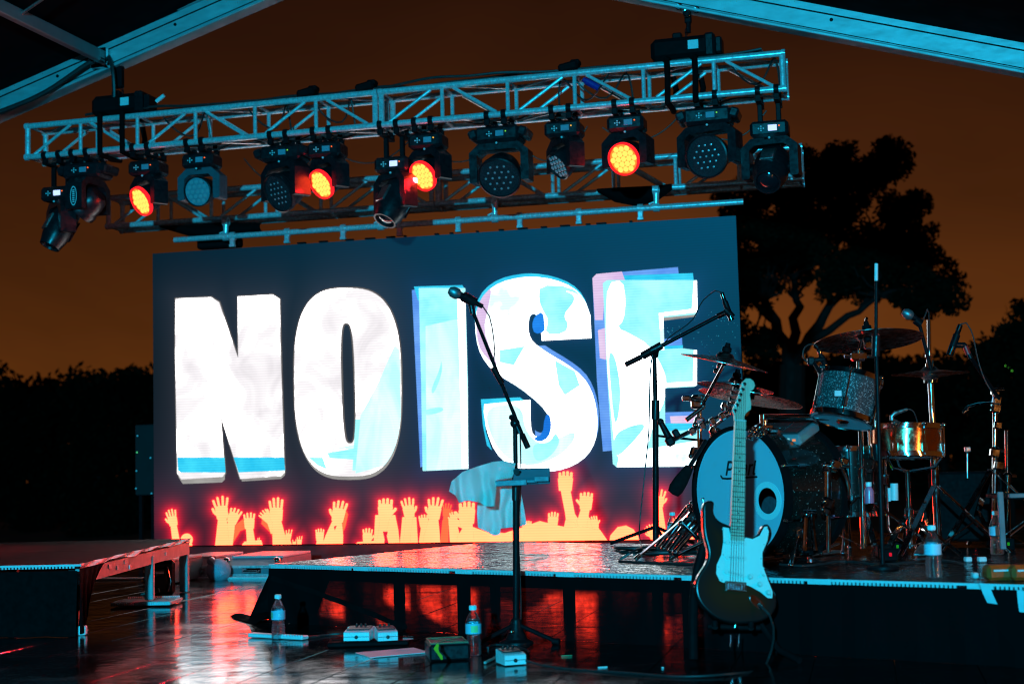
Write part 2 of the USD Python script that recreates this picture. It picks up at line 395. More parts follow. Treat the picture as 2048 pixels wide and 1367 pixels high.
holes_ = unary_union([h.buffer(.006).buffer(-.003) for h in holes_])
full = Polygon([(-0.005, TOP), (4.88, TOP), (4.88, 0.0), (-0.005, 0.0)])
for k, (u0, u1, rs) in enumerate(((-.01, 1.28, .018), (1.275, 2.80, .018), (2.795, 4.9, .06))):
    v_, f_ = skirt_sheet(full.intersection(sbox(u0, -.1, u1, 1)), res=rs, seed=k, out=0.012 + 0.003 * k, amp=0.010)
    uz = np.c_[(v_ - R0) @ RU, v_[:, 2]]; pt = shapely.points(uz[:, 0], uz[:, 1])
    inside = np.where(shapely.contains(holes_, pt), shapely.distance(pt, holes_.boundary), -shapely.distance(pt, holes_.boundary))
    thin = np.clip((inside + .010) / .030, 0, 1); thin = thin * thin * (3 - 2 * thin) * np.clip(.25 + 1.3 * meshkit.fbm(np.c_[uz * [7, 16], uz[:, :1] * 0], 3, 5), .2, 1.0)
    part('skirt', (v_, f_), thin_skirt, riser, colors=np.repeat((.0022 + .090 * thin)[:, None], 3, 1))
part('skirt_fold', skirt_sheet(LineString([(.04, .23), (.40, .155), (.66, .09), (.92, .02)]).buffer(.013), res=.03, seed=9, out=.030, amp=.012), cloth_black, riser, smooth=60, label='turned-up hem running aslant across the skirt')
# left end of the skirt, flaring and trailing on the floor
b = MB(); n = 16
P = np.zeros((n, 9, 3))
for i in range(n):
    for j in range(9):
        t, h = i / (n - 1), j / 8
        top = ris(0.0, t * 0.50, TOP); bot = ris(-0.05 - 0.10 * (1 - t) ** 2, -0.03 + t * 0.42, 0.003)
        P[i, j] = top * (1 - h) + bot * h + RU * (-0.02 * math.sin(t * 22) * h)
b.grid(P); part('side_skirt', b, cloth_black, riser, smooth=60)
b = MB(); n = 14; P = np.zeros((n, 6, 3))
for i in range(n):
    for j in range(6):
        t, h = i / (n - 1), j / 5
        P[i, j] = ris(0.02 - 0.46 * t, -0.03 + 0.16 * t + (h - .5) * (0.20 * (1 - t) ** 0.7 + 0.03), 0.004 + 0.045 * math.sin(PI * h) * (1 - t) ** .6 * (0.7 + .5 * math.sin(9 * t)))
b.grid(P); part('skirt_tail', b, cloth_black, riser, smooth=60, label='end of the skirt trailing on the floor')

# ------------------------------------------------------------------ platform at the left
PA = math.radians(6.0)
PU, PV = np.array([math.cos(PA), -math.sin(PA), 0]), np.array([math.sin(PA) * 0.4, 1.0, 0])
L0 = np.array([-2.18, 7.22, 0.0]); LH = 0.35
R_L = rotz(-PA)
def plat(u, w, z): return L0 + PU * u + np.array([0.003, 1.0, 0]) * w + ZZ * z
wood_dark = M('dark_worn_deck_wood', (0.014, 0.010, 0.008), 0.7, 0, 0.5, 5, 0.3, 90, stretch=(1.0, 9.0, 4.0), spec=.12)
fascia_mat = M('scuffed_grey_fascia', (0.34, 0.33, 0.33), 0.5, 0, 0.25, 9, 0.3, 70)
plt = thing('side_platform', 'low brown-topped platform at the left edge with a black front skirt and bare steel side', 'platform', L0, -PA)
for i in range(2):
    for j in range(2):
        q = [plat(-1.22 * i - (0.003 if i else 0), 1.21 * j + .003, 0)[:2], plat(-1.22 * (i + 1) + .003, 1.21 * j + .003, 0)[:2], plat(-1.22 * (i + 1) + .003, 1.21 * (j + 1) - .003, 0)[:2], plat(-1.22 * i - (0.003 if i else 0), 1.21 * (j + 1) - .003, 0)[:2]]
        b = MB(); b.prism(Polygon(q), LH - 0.02, LH, np.eye(4)); part('deck_panel', b, wood_dark, plt, smooth=False)
b = MB(); n = 60; P = np.zeros((n, 5, 3))      # peeling tape along the top edge of the side
for i in range(n):
    t = i / (n - 1); h = 0.012 + 0.022 * meshkit.noise(np.array([t * 18, 1.0, 0])); 
    for j in range(5):
        P[i, j] = plat(0.004 + 0.006 * math.sin(j + 40 * t) + 0.004 * meshkit.noise(np.array([t * 60, j, 3.])), t * 2.42, LH + 0.003 - h * j / 4)
b.grid(P); part('edge_tape', b, white_plastic, plt, smooth=60, label='crinkled pale tape peeling along the side edge')
b = MB(); b.box(plat(-0.012, 1.62, LH - 0.062), (0.02, 1.60, 0.075), rotz(-0.003)); part('side_rail', b, fascia_mat, plt)
b = MB(); b.box(plat(-0.012, 0.42, LH - 0.062), (0.02, 0.80, 0.075), rotz(-0.003)); part('side_rail', b, fascia_mat, plt)
b = MB()
for (w, z, sx) in ((0.55, LH - .05, .05), (0.70, LH - .066, .04), (0.86, LH - .045, .05), (1.78, LH - .06, .03), (0.95, LH - .08, .03)): b.box(plat(0.0, w, z), (0.006, sx, 0.022), None)
part('tape_patch', b, label_pale, plt, smooth=False)
b = MB(); b.box(plat(-0.02, 1.46, (LH - 0.05) / 2 + .02), (0.05, 0.05, LH - 0.09), None, .004); part('leg', b, fascia_mat, plt)
b = MB(); b.box(plat(-0.03, 2.39, (LH - 0.02) / 2), (0.055, 0.055, LH - 0.03), None, .004); part('leg', b, fascia_mat, plt)
for u_, w_ in ((-1.2, 0.06), (-1.2, 2.38), (-0.05, 0.10)): b = MB(); b.box(plat(u_, w_, 0.165), (0.05, 0.05, 0.33)); part('leg', b, black_metal, plt)
b = MB(); n = 50; P = np.zeros((n, 7, 3))
for i in range(n):
    for j in range(7):
        t, h = i / (n - 1), j / 6; P[i, j] = plat(-2.44 * t, -0.015 - 0.02 * math.sin(t * 70) * h - 0.03 * h, LH - 0.03 - (LH - 0.033) * h)
b.grid(P); part('front_skirt', b, cloth_black, plt, smooth=60)
b = MB(); n = 24; P = np.zeros((n, 8, 3))
for i in range(n):
    for j in range(8):
        t, h = i / (n - 1), j / 7
        drop = (LH - 0.03) * (0.10 + 0.9 * (1 - t) ** 0.55 if t > .45 else 1.0 - 0.25 * t)
        P[i, j] = plat(0.012 + 0.02 * math.sin(t * 30) * h - 0.03 * h * t, -0.015 + t * 0.46 * (1 - 0.45 * h), LH - 0.02 - drop * h)
b.grid(P); part('side_skirt', b, cloth_black, plt, smooth=60, label='bunched black cloth hanging at the corner')
b = MB(); b.box(ris(0, 0, 0) * 0 + plat(-0.98, -0.012, LH - 0.003), (2.0, 0.012, 0.010), R_L)
for q in range(110): b.box(plat(-0.02 - q * 0.0175, -0.012, LH - 0.013), (0.0095, 0.009, 0.010), R_L)
part('edge_strip', b, edge_mat, plt, smooth=False)
b = MB(); b.box(plat(0.012, 0.02, 0.025), (0.045, 0.03, 0.045), R_L, .004); solo('tape_tab', b, white_paper, 'small pale tab at the foot of the bunched cloth under the side platform', 'tape')
b = MB(); c = at_z(164, 1262, .004); b.tube([c + [-.03, 0, .004], c + [0, .005, .016], c + [.035, 0, .004]], [.004, .010, .003], 6); solo('cloth_scrap', b, white_paper, 'tiny crumpled scrap on the dark floor in front of the left platform', 'scrap')
# foam block under the leg
foot = at_z(283, 1211, 0.0)
b = MB(); b.box(foot + [0.02, 0.05, 0.020], (0.36, 0.26, 0.022), rotz(-.05), .003)
for q in range(26): b.box(foot + [-0.15 + q * 0.0135, -0.085, 0.020], (0.007, 0.012, 0.016), rotz(-.05))
for q in range(26): b.box(foot + [-0.13 + q * 0.0125, 0.05 + 0.135, 0.036], (0.007, 0.012, 0.010), rotz(-.05))
solo('foam_mat', b, edge_mat, 'pale toothed foam mat on the floor under the leg of the left platform', 'mat')
# ================================================================== the LED screen
SO = np.array([-3.0804, 12.3358, 0.1692]); SW, SH = 4.996, 2.5
def scr(u, d, v): return SO + SU * u - SN * d + ZZ * v
def spx(px, py):
    d = fwd + rgt * (px - 1024) / F_PX - upv * (py - 683.5) / F_PX
    t = ((SO - EYE) @ SN) / (d @ SN); q = EYE + d * t - SO
    return (q @ SU, q[2])
SM = frame(SO, SU, -SN)                 # x along the screen, y up, z towards the audience
def pol(pts): return Polygon([spx(*p) for p in pts]).buffer(0)
tone_mat = usdkit.material(stage, '/World/Looks/screen_picture', {'a': ('attribute', {'attribute': 'tone'}), 'g': ('geometry', {}), 'w': ('wave_texture', {'wave_type': 'bands', 'bands_direction': 'z', 'scale': 15.0}),
    'r': ('rgb_ramp', {'ramp': [(0.0, (0.88,) * 3), (1.0, (1.06,) * 3)]}), 'm': ('mix', {'mix_type': 'multiply', 'fac': 1.0}),
    'e': ('emission', {'strength': 1.0}), 'gl': ('principled_bsdf', {'base_color': (0.008, 0.008, 0.010), 'specular_ior_level': 0.35, 'roughness': 0.55}), 's': ('add_closure', {})},
    [('a.color', 'm.color1'), ('g.position', 'w.vector'), ('w.fac', 'r.fac'), ('r.color', 'm.color2'), ('m.color', 'e.color'), ('e.emission', 's.closure1'), ('gl.BSDF', 's.closure2')], surface='s.closure')

def lit(name, stops, scale, strength=1.0, detail=3.0, stretch=(1, 1, 1), dist=0.0):
    looks[name] = usdkit.material(stage, f'/World/Looks/{name}', {
        'g': ('geometry', {}), 'mp': ('mapping', {'scale': stretch}), 'n': ('noise_texture', {'scale': scale, 'detail': detail, 'roughness': 0.55, 'distortion': dist}), 'r': ('rgb_ramp', {'ramp': stops}),
        'w': ('wave_texture', {'wave_type': 'bands', 'bands_direction': 'z', 'scale': 15.0}), 'wr': ('rgb_ramp', {'ramp': [(0.0, (0.90,) * 3), (1.0, (1.05,) * 3)]}),
        'm': ('mix', {'mix_type': 'multiply', 'fac': 1.0}), 'e': ('emission', {'strength': strength})},
        [('g.position', 'mp.vector'), ('mp.vector', 'n.vector'), ('n.fac', 'r.fac'), ('g.position', 'w.vector'), ('w.fac', 'wr.fac'), ('r.color', 'm.color1'), ('wr.color', 'm.color2'), ('m.color', 'e.color'), ('e.emission', 'e.emission')][:-1], surface='e.emission')
    return looks[name]
L_WARM = lit('lit_white_smoky', [(0.24, (0.80, 0.76, 0.79)), (0.38, (0.94, 0.90, 0.93)), (0.47, (1.05, 1.01, 1.03)), (0.58, (4.2, 4.0, 4.0))], 2.6, 1.0, 3.5, dist=.8)
L_WHITE = lit('lit_white', [(0.32, (0.84, 1.3, 1.35)), (0.46, (2.6, 3.0, 3.1)), (0.7, (4.4, 4.4, 4.4))], 3.0)
L_CYAN = lit('lit_pale_cyan', [(0.34, (0.30, 0.98, 1.05)), (0.66, (0.48, 1.15, 1.2))], 5.0)
L_ICE = lit('lit_ice', [(0.34, (0.56, 1.15, 1.2)), (0.66, (0.92, 1.6, 1.65))], 4.0, 1.0, 4.0, (1, 1, .35), 1.0)
L_SKY = lit('lit_sky_cyan', [(0.3, (0.02, 0.56, 0.90)), (0.7, (0.06, 0.78, 1.05))], 6.0)
L_BLUE = lit('lit_blue', [(0.3, (0.10, 0.30, 0.88)), (0.7, (0.17, 0.42, 0.98))], 7.0)
L_DEEP = lit('lit_deep_blue', [(0.3, (0.01, 0.17, 0.72)), (0.7, (0.02, 0.28, 0.95))], 5.0)
L_PINK = lit('lit_pink', [(0.3, (0.72, 0.50, 0.84)), (0.7, (0.85, 0.68, 0.92))], 6.0)
L_GREY = lit('lit_grey', [(0.3, (0.30, 0.29, 0.28)), (0.7, (0.40, 0.39, 0.37))], 6.0)
L_FADE = lit('lit_dim_grey', [(0.3, (0.10, 0.095, 0.10)), (0.7, (0.14, 0.135, 0.13))], 6.0)
L_HAND = lit('lit_hand', [(0.3, (21.0, 0.68, 0.25)), (0.7, (23.0, 0.80, 0.31))], 2.0)
L_ARM = lit('lit_far_hand', [(0.3, (6.0, 0.17, 0.06)), (0.7, (7.0, 0.22, 0.08))], 3.0)

screen = thing('led_screen', 'large LED video screen showing the word NOISE above raised hands', 'screen', SO, -SA)
b = MB(); b.box(scr(SW / 2, -0.055, SH / 2), (SW, 0.09, SH), R_S, .004); part('cabinet', b, matt_black, screen)

# --- crowd of hands along the bottom (pixels of the photograph, laid on the screen's plane)
near, far_ = [], []
def hand(cx, cy, w, bx, by, bw, tilt=0.0, fl=1.0, spread=0.22, thumb=1, n=4, far=False, fold=0.0):
    """Palm centre, palm width, foot of the forearm and its width."""
    S, C = math.sin(tilt), math.cos(tilt)
    def T(x, y): return (cx + x * C + y * S, cy + x * S - y * C)
    out = [Polygon([T(-.42 * w, -.5 * w), T(.42 * w, -.5 * w), T(.5 * w, .35 * w), T(.3 * w, .5 * w), T(-.3 * w, .52 * w), T(-.5 * w, .3 * w)]).buffer(.06 * w)]
    fw = w * .105
    for k in range(n):
        x = (-.40 + .80 * k / (n - 1)) * w; a = (-1 + 2 * k / (n - 1)) * spread
        L = w * fl * (.62, .84, .88, .70)[k % 4]
        out.append(LineString([T(x, .3 * w), T(x + math.sin(a) * (.3 * w + L) * .55, .42 * w + L * .5), T(x + math.sin(a) * L * 1.25, .45 * w + L * (1 - fold))]).buffer(fw))
    if thumb: out.append(LineString([T(thumb * .36 * w, -.25 * w), T(thumb * .66 * w, .08 * w), T(thumb * .74 * w, .38 * w * fl)]).buffer(fw * 1.05))
    a, c = T(-.36 * w, -.4 * w), T(.36 * w, -.4 * w); mx = ((a[0] + c[0]) / 2 * .45 + bx * .55, (a[1] + c[1]) / 2 * .45 + by * .55)
    out.append(Polygon([a, c, (mx[0] + bw * .40, mx[1]), (bx + bw / 2, by), (bx - bw / 2, by), (mx[0] - bw * .40, mx[1])]))
    (far_ if far else near).append(unary_union(out))
def lump(pts, far=False): (far_ if far else near).append(Polygon(pts).buffer(2).buffer(-1))
B = 1096
hand(346, 1041, 17, 355, B, 18, -.22, 1.0, .16, -1)
near.append(Point(374, 1078).buffer(12)); near.append(Polygon([(366, 1084), (384, 1084), (386, B), (364, B)]))
hand(444, 1024, 23, 445, B, 30, -.12, 1.0, .26, -1); hand(467, 1035, 20, 452, B, 26, .38, .55, .30, -1)
lump([(497, 1030), (503, 1052), (480, 1060), (462, 1090), (455, B), (446, B), (452, 1075), (474, 1048)], True)
hand(499, 1046, 19, 504, B, 20, -.02, .7, .22, 0); lump([(480, B), (490, 1083), (522, 1080), (527, B)]); hand(519, 1084, 8, 520, B, 8, .2, .8, .2, 0)
hand(553, 1028, 24, 562, B, 32, -.03, 1.0, .14, -1); hand(534, 1034, 16, 552, 1066, 20, -.75, .55, .3, 1)
lump([(527, 1030), (524, 1046), (540, 1062), (552, 1080), (556, B), (566, B), (560, 1050)], True)
hand(577, 1072, 11, 580, B, 14, .12, .9, .1, 0, 3); hand(589, 1086, 7, 589, B, 9, 0, .9, .1, 0, 2); hand(599, 1083, 9, 600, B, 11, .05, .9, .12, 0, 3)
hand(677, 1029, 24, 664, B, 44, .18, .78, .20, -1); lump([(688, 1012), (695, 1028), (690, 1052), (678, 1080), (672, B), (662, B), (684, 1040)], True)
hand(640, 1072, 15, 645, B, 26, .0, .6, .18, 0); hand(735, 1074, 17, 735, B, 22, .05, .65, .2, 1); lump([(702, B), (716, 1084), (752, 1081), (764, B)])
hand(771, 1022, 27, 758, B, 18, .02, .50, .10, 1); lump([(752, 1030), (790, 1030), (796, 1060), (800, B), (781, B), (772, 1058), (764, B), (748, B)])
hand(818, 1022, 21, 812, B, 16, -.14, .9, .22, 1); lump([(806, 1034), (832, 1034), (836, B), (822, B), (816, 1060), (812, B), (800, B)])
hand(869, 1024, 24, 862, B, 38, .10, .85, .24, -1); hand(848, 1044, 17, 850, B, 26, -.10, .45, .2, 0)
hand(893, 1024, 14, 888, B, 18, .10, .9, .22, 1, 4, True); lump([(886, 1040), (898, 1040), (894, 1070), (890, B), (880, B)], True)
hand(934, 1030, 30, 930, B, 40, .0, .45, .08, -1); lump([(898, 1036), (920, 1040), (928, B), (902, B)]); hand(908, 1036, 14, 908, B, 20, -.1, .5, .2, -1)
lump([(930, B), (940, 1052), (975, 1064), (1010, 1066), (1046, 1054), (1080, 1042), (1112, 1050), (1140, 1056), (1160, 1052), (1200, 1060), (1225, B)])
hand(1106, 1043, 19, 1110, B, 30, .06, .6, .12, 0); hand(1056, 1053, 14, 1060, B, 26, .0, .4, .1, -1); lump([(1132, 1040), (1150, 1046), (1160, B), (1120, B)])
hand(1131, 966, 27, 1147, 1062, 24, .02, .42, .06, 0); hand(1172, 1005, 24, 1160, 1062, 26, .06, .42, .14, -1)
lump([(1138, 1010), (1160, 1044), (1176, 1030), (1186, 1060), (1190, B), (1136, B)])
hand(1189, 1046, 15, 1204, B, 24, -.25, .55, .14, 1)
lump([(1217, B), (1222, 1070), (1236, 1054), (1252, 1051), (1266, 1058), (1276, 1072), (1280, B)])
hand(1318, 1002, 19, 1326, B, 24, .08, .85, .26, 1); hand(1304, 1066, 15, 1314, B, 26, -.45, .8, .22, -1)
hand(1375, 1062, 20, 1385, B, 30, -.2, .6, .2, 1); hand(1352, 1050, 14, 1350, B, 20, .2, .7, .2, 0)
clipv = sbox(0.004, 0.0, SW - .004, SH)
def topl(g): return affinity_map(g).intersection(clipv)
def affinity_map(g):
    def ring(r): return [spx(x, y) for x, y in r.coords]
    return unary_union([Polygon(ring(q.exterior), [ring(h) for h in q.interiors]).buffer(0) for q in getattr(g, 'geoms', [g])])
near_u, far_u = topl(unary_union(near)), topl(unary_union(far_))
holes = affinity_map(unary_union([Polygon([(766, 1062), (776, 1062), (771, 1086)]), Polygon([(916, 1052), (925, 1056), (919, 1066)]), Polygon([(668, 1052), (674, 1050), (670, 1060)])]))
near_u = near_u.difference(holes)

# --- letters
N_ = [(351.5, 597), (423, 594), (439, 604), (477, 716), (476, 593), (546, 589), (560, 598), (562, 700), (570, 944), (563, 951), (481, 957), (442, 830), (451, 946), (446, 953), (363, 958), (355, 946), (351, 700)]
N_G = [(355, 930), (451, 930), (450, 958), (444, 964), (366, 967), (358, 955)], [(478, 930), (571, 930), (570, 950), (562, 957), (484, 962)]
N_B1 = [(356, 914), (450, 914), (452, 944), (363, 944), (357, 940)]; N_B2 = [(468, 914), (569, 914), (571, 940), (478, 944)]
def superell(cx, cy, a, b_, n=3.0, k=64, lean=0.0):
    t = np.arange(k) / k * 2 * PI; c, s_ = np.cos(t), np.sin(t)
    x = a * np.sign(c) * np.abs(c) ** (2 / n); y = b_ * np.sign(s_) * np.abs(s_) ** (2 / n)
    return [(cx + xx + lean * yy, cy + yy) for xx, yy in zip(x, y)]
def smooth_poly(pts, it=2):
    p = np.asarray(pts, float)
    for _ in range(it):
        q = np.roll(p, -1, 0); p = np.stack([.75 * p + .25 * q, .25 * p + .75 * q], 1).reshape(-1, 2)
    return [tuple(x) for x in p]
O_out, O_in = superell(696, 764, 107, 188, 2.9, 72, .012), superell(697, 766, 13.5, 120, 3.2, 48, .03)
O_G = superell(697, 771, 107, 188, 2.9, 72, .012)
I_ = [(838, 576), (931, 576), (936, 760), (937, 937), (846, 941), (843, 760)]
I_B1, I_B2 = [(824, 580), (842, 577), (850, 930), (841, 934)], [(828, 573), (925, 570), (931, 580), (931, 600), (836, 600)]
S_in = smooth_poly([(1061, 799), (1061.5, 850), (1066, 870), (1082, 875), (1095, 862), (1099, 833), (1082, 809), (1041, 776), (996, 749), (971, 725), (956, 695), (950, 655), (954, 614), (971, 584), (1001, 564), (1038, 555), (1068, 553), (1109, 559), (1146, 574), (1169, 597), (1181, 631)], 1)
S_tail = smooth_poly([(1083, 655), (1077, 634), (1068, 626), (1060, 631), (1057, 648), (1058, 668), (1066, 684), (1095, 705), (1136, 729), (1166, 752), (1183, 779), (1193, 813), (1196, 850), (1191, 883), (1176, 910), (1149, 930), (1115, 941), (1082, 943), (1041, 939), (1014, 927), (991, 904), (974, 863), (968, 823)], 1)
S_ = [(969, 808), (1061, 799)] + S_in[:-2] + [(1181, 631), (1183, 676), (1084, 681)] + S_tail[:-2] + [(968, 823)]
S_B1 = [(962, 798), (1040, 794), (1048, 800), (1048, 812), (970, 812), (972, 863), (984, 900), (974, 890), (966, 850)]
S_pink = smooth_poly([(952, 640), (956, 606), (970, 584), (985, 572), (976, 620), (968, 660), (985, 706), (998, 735), (972, 715), (956, 690)], 1)
S_dkb1 = smooth_poly([(1070, 632), (1086, 622), (1090, 650), (1090, 664), (1070, 668), (1064, 650)], 1); S_dkb2 = smooth_poly([(1090, 832), (1099, 826), (1104, 850), (1098, 874), (1080, 884), (1066, 876), (1086, 868)], 1)
E_ = [(1206, 566), (1215, 560), (1394, 560), (1395, 623), (1390, 629), (1327, 635), (1329, 698), (1364, 696), (1394, 700), (1394, 770), (1388, 773), (1330, 776), (1331, 862), (1398, 858), (1402, 932), (1234, 934), (1226, 927), (1214, 740)]
E_B = [(1185, 556), (1193, 548), (1356, 534), (1358, 552), (1214, 566), (1208, 600), (1216, 740), (1226, 900), (1206, 902), (1194, 760)]
E_C = [(1212, 552), (1386, 546), (1388, 566), (1214, 568)]
E_a = [(1327, 678), (1364, 675), (1366, 712), (1329, 712)]; E_b = [(1331, 824), (1398, 822), (1398, 866), (1331, 866)]
E_G = [(1327, 630), (1392, 624), (1391, 633), (1328, 641)]
polyN, polyO, polyI, polyS, polyE = pol(N_), pol(O_out).difference(pol(O_in)), pol(I_), pol(S_), pol(E_)
lay = 0.0022
def layer(name, g, k, mat, parent, label=None):
    out = None
    for q in sorted((q for q in getattr(g, 'geoms', [g]) if q.geom_type == 'Polygon' and q.area > 1.5e-4), key=lambda q: -q.area):
        b = MB(); b.flat(q, k * lay, SM); w = part(name, b, mat, parent, smooth=False, label=label); out = out or w
    return out
# background picture: colour per point
nx, ny = 260, 131
uu, vv = np.meshgrid(np.linspace(0, SW, nx), np.linspace(0, SH, ny), indexing='ij')
pts = shapely.points(uu.ravel(), vv.ravel())
dh = shapely.distance(pts, unary_union([near_u, far_u])); dl = shapely.distance(pts, unary_union([polyN, polyO])); dl2 = shapely.distance(pts, unary_union([polyS, polyE, polyI]))
u_, v_ = uu.ravel() / SW, vv.ravel() / SH
col = np.zeros((len(u_), 3))
col += np.outer(np.clip((v_ - .55) / .45, 0, 1) ** 1.2 * (.22 + .78 * np.clip(u_ * 1.5, 0, 1)), (0.000, 0.022, 0.052))
col += np.outer(np.clip(u_ * 1.3 - .35, 0, 1) * np.clip((v_ - .15) / .3, 0, 1), (0.000, 0.016, 0.042))
col += np.outer(np.exp(-dl / 0.16), (0.020, 0.018, 0.023)) + np.outer(np.exp(-dl2 / 0.10), (0.003, 0.012, 0.050))
col += np.outer(np.exp(-np.abs(v_ - .16) / .12), (0.018, 0.008, 0.018))
col += np.outer(np.exp(-dh / 0.030), (0.85, 0.0, 0.012)) + np.outer(np.exp(-dh / 0.11) * np.clip(1.25 - v_ * 3.2, 0, 1), (0.16, 0.0, 0.012))
P = SO + uu[..., None] * SU + vv[..., None] * ZZ
b = MB(); b.grid(P); part('display', b, tone_mat, screen, colors=col)
def bloom(g, widths, cols, k0, parent):
    for i, (w, c) in enumerate(zip(widths, cols)): layer('soft_edge', g.buffer(w).difference(g.buffer(-.002)), k0 + i * .2, c, parent)
done = holes
for g_ in near:
    g_ = affinity_map(g_).intersection(clipv).difference(done); done = done.union(g_.buffer(.0004)); layer('raised_hand', g_, 2.0, L_HAND, screen)
for g_ in far_: layer('raised_arm', affinity_map(g_).intersection(clipv).difference(done), 1.0, L_ARM, screen, 'darker arm behind the bright hands')
lN = layer('letter', polyN, 3, L_WARM, screen, 'white letter N'); layer('ghost', unary_union([pol(g) for g in N_G]).difference(polyN), 1.4, L_GREY, lN)
layer('band', pol(N_B1).union(pol(N_B2)).intersection(polyN.buffer(.01)), 4, L_SKY, lN, 'cyan band across the feet')
layer('ghost', polyN.buffer(.010).difference(polyN), 1.2, L_FADE, lN)
lO = layer('letter', polyO, 3, L_WARM, screen, 'white letter O'); layer('ghost', pol(O_G).difference(pol(O_out)), 1.4, L_GREY, lO); layer('ghost', pol(O_out).buffer(.012).difference(pol(O_out)), 1.2, L_FADE, lO)
layer('ghost', pol(O_in).difference(pol(O_in).buffer(-.014)), 1.4, L_FADE, lO)
O_c1 = pol([(652, 900), (712, 888), (722, 830), (760, 760), (790, 690), (800, 700), (803, 880), (770, 930), (712, 946), (712, 900), (690, 896)]); O_c2 = pol([(618, 914), (646, 914), (655, 938), (636, 930)]); O_c3 = pol([(712, 838), (722, 838), (712, 940), (706, 940)])
layer('shading', O_c1.intersection(polyO), 4, L_ICE, lO); layer('shading', O_c2.intersection(polyO).union(pol([(655, 905), (710, 896), (708, 918), (660, 916)]).intersection(polyO)), 5, L_CYAN, lO); layer('shading', O_c3.intersection(polyO), 6, L_CYAN, lO)
lI = layer('letter', polyI, 3, L_ICE, screen, 'pale cyan letter I'); layer('ghost', pol(I_B1), 1.4, L_BLUE, lI); layer('ghost', pol(I_B2), 1.6, L_SKY, lI)
layer('shading', pol([(838, 576), (931, 576), (932, 636), (905, 640), (838, 655)]).intersection(polyI), 4, L_CYAN, lI, 'cyan upper end')
layer('shading', pol([(915, 590), (931, 588), (937, 936), (925, 936), (920, 740)]).intersection(polyI), 5, L_WHITE, lI); layer('shading', pol(smooth_poly([(846, 820), (884, 812), (890, 822), (850, 832)])).union(pol(smooth_poly([(862, 780), (880, 740), (884, 716), (886, 745), (868, 790)]))).intersection(polyI), 6, L_CYAN, lI)
layer('shading', pol([(838, 655), (852, 652), (854, 940), (846, 940)]).intersection(polyI), 5.5, L_CYAN, lI)
lS = layer('letter', polyS, 3, L_WHITE, screen, 'white letter S'); layer('ghost', pol(S_B1), 1.4, L_SKY, lS); layer('ghost', pol([(x - 2, y - 7) for x, y in S_]).difference(polyS).intersection(sbox(0, spx(1000, 640)[1], SW, SH)), 1.5, L_SKY, lS); layer('ghost', pol([(x + 3, y - 9) for x, y in S_]).difference(polyS).intersection(sbox(spx(1066, 700)[0], 0, SW, spx(1100, 690)[1])), 1.4, L_BLUE, lS)
layer('shading', pol(S_pink).intersection(polyS), 4, L_PINK, lS, 'pink left flank')
layer('inner_edge', pol(S_dkb1).union(pol(S_dkb2)), 5, L_DEEP, lS, 'deep blue inside curls'); 
face = smooth_poly([(1080, 570), (1140, 572), (1172, 600), (1165, 620), (1150, 640), (1128, 668), (1090, 668), (1098, 640), (1086, 620), (1078, 600)], 1)
layer('shading', pol(face).intersection(polyS), 4, L_CYAN, lS)
layer('shading', pol(smooth_poly([(1126, 580), (1150, 590), (1148, 606), (1126, 630), (1140, 652), (1120, 676), (1184, 676), (1180, 620), (1160, 588)])).intersection(polyS), 5, L_WHITE, lS)
layer('shading', pol([(1000, 700), (1050, 692), (1028, 730), (1000, 724)]).union(pol([(1110, 720), (1150, 742), (1160, 770), (1130, 790), (1118, 770)])).intersection(polyS), 4.5, L_CYAN, lS)
layer('shading', pol(smooth_poly([(970, 812), (1044, 806), (1050, 860), (1080, 890), (1110, 880), (1150, 860), (1150, 880), (1120, 912), (1060, 934), (1010, 915), (980, 870)])).intersection(polyS), 4.2, L_ICE, lS)
layer('shading', pol(smooth_poly([(1064, 885), (1100, 886), (1112, 862), (1122, 884), (1100, 915), (1070, 925)])).intersection(polyS), 5.2, L_CYAN, lS)
lE = layer('letter', polyE, 3, L_CYAN, screen, 'pale cyan letter E with blue ghost edges'); layer('ghost', pol(E_B), 1.4, L_BLUE, lE); layer('ghost', pol(E_C), 1.8, L_SKY, lE); layer('ghost', pol(E_a).union(pol(E_b)), 1.4, L_BLUE, lE); layer('ghost', pol([(1327, 692), (1366, 690), (1366, 712), (1329, 712)]).union(pol([(1331, 846), (1398, 842), (1398, 866), (1331, 866)])), 2.4, L_SKY, lE); layer('ghost', pol(E_G), 1.3, L_GREY, lE)
layer('ghost', pol([(1185, 556), (1193, 548), (1244, 543), (1250, 560), (1214, 566), (1208, 610), (1206, 640), (1190, 640)]).union(pol([(1196, 660), (1212, 655), (1216, 720), (1200, 716)])).union(pol([(1340, 832), (1398, 830), (1398, 846), (1342, 846)])), 2.6, L_PINK, lE)
layer('shading', pol([(1388, 562), (1394, 561), (1395, 624), (1327, 632), (1329, 700), (1322, 700), (1318, 626), (1384, 618)]).union(pol([(1388, 700), (1394, 700), (1394, 771), (1330, 774), (1330, 766), (1386, 762)])).intersection(polyE), 4, L_WHITE, lE)
figure = smooth_poly([(1216, 566), (1246, 560), (1252, 600), (1248, 640), (1234, 655), (1262, 668), (1300, 690), (1326, 735), (1334, 762), (1330, 800), (1316, 830), (1300, 870), (1290, 932), (1234, 932), (1222, 820), (1214, 720), (1212, 640)], 1)
layer('figure', pol(figure).intersection(polyE), 5, L_WHITE, lE, 'pale figure of a person inside the letter'); layer('shading', pol(smooth_poly([(1216, 700), (1232, 712), (1244, 790), (1232, 860), (1224, 800)])).union(pol(smooth_poly([(1226, 870), (1262, 850), (1296, 846), (1270, 880), (1230, 920)]))).intersection(polyE), 6, L_SKY if False else L_CYAN, lE)
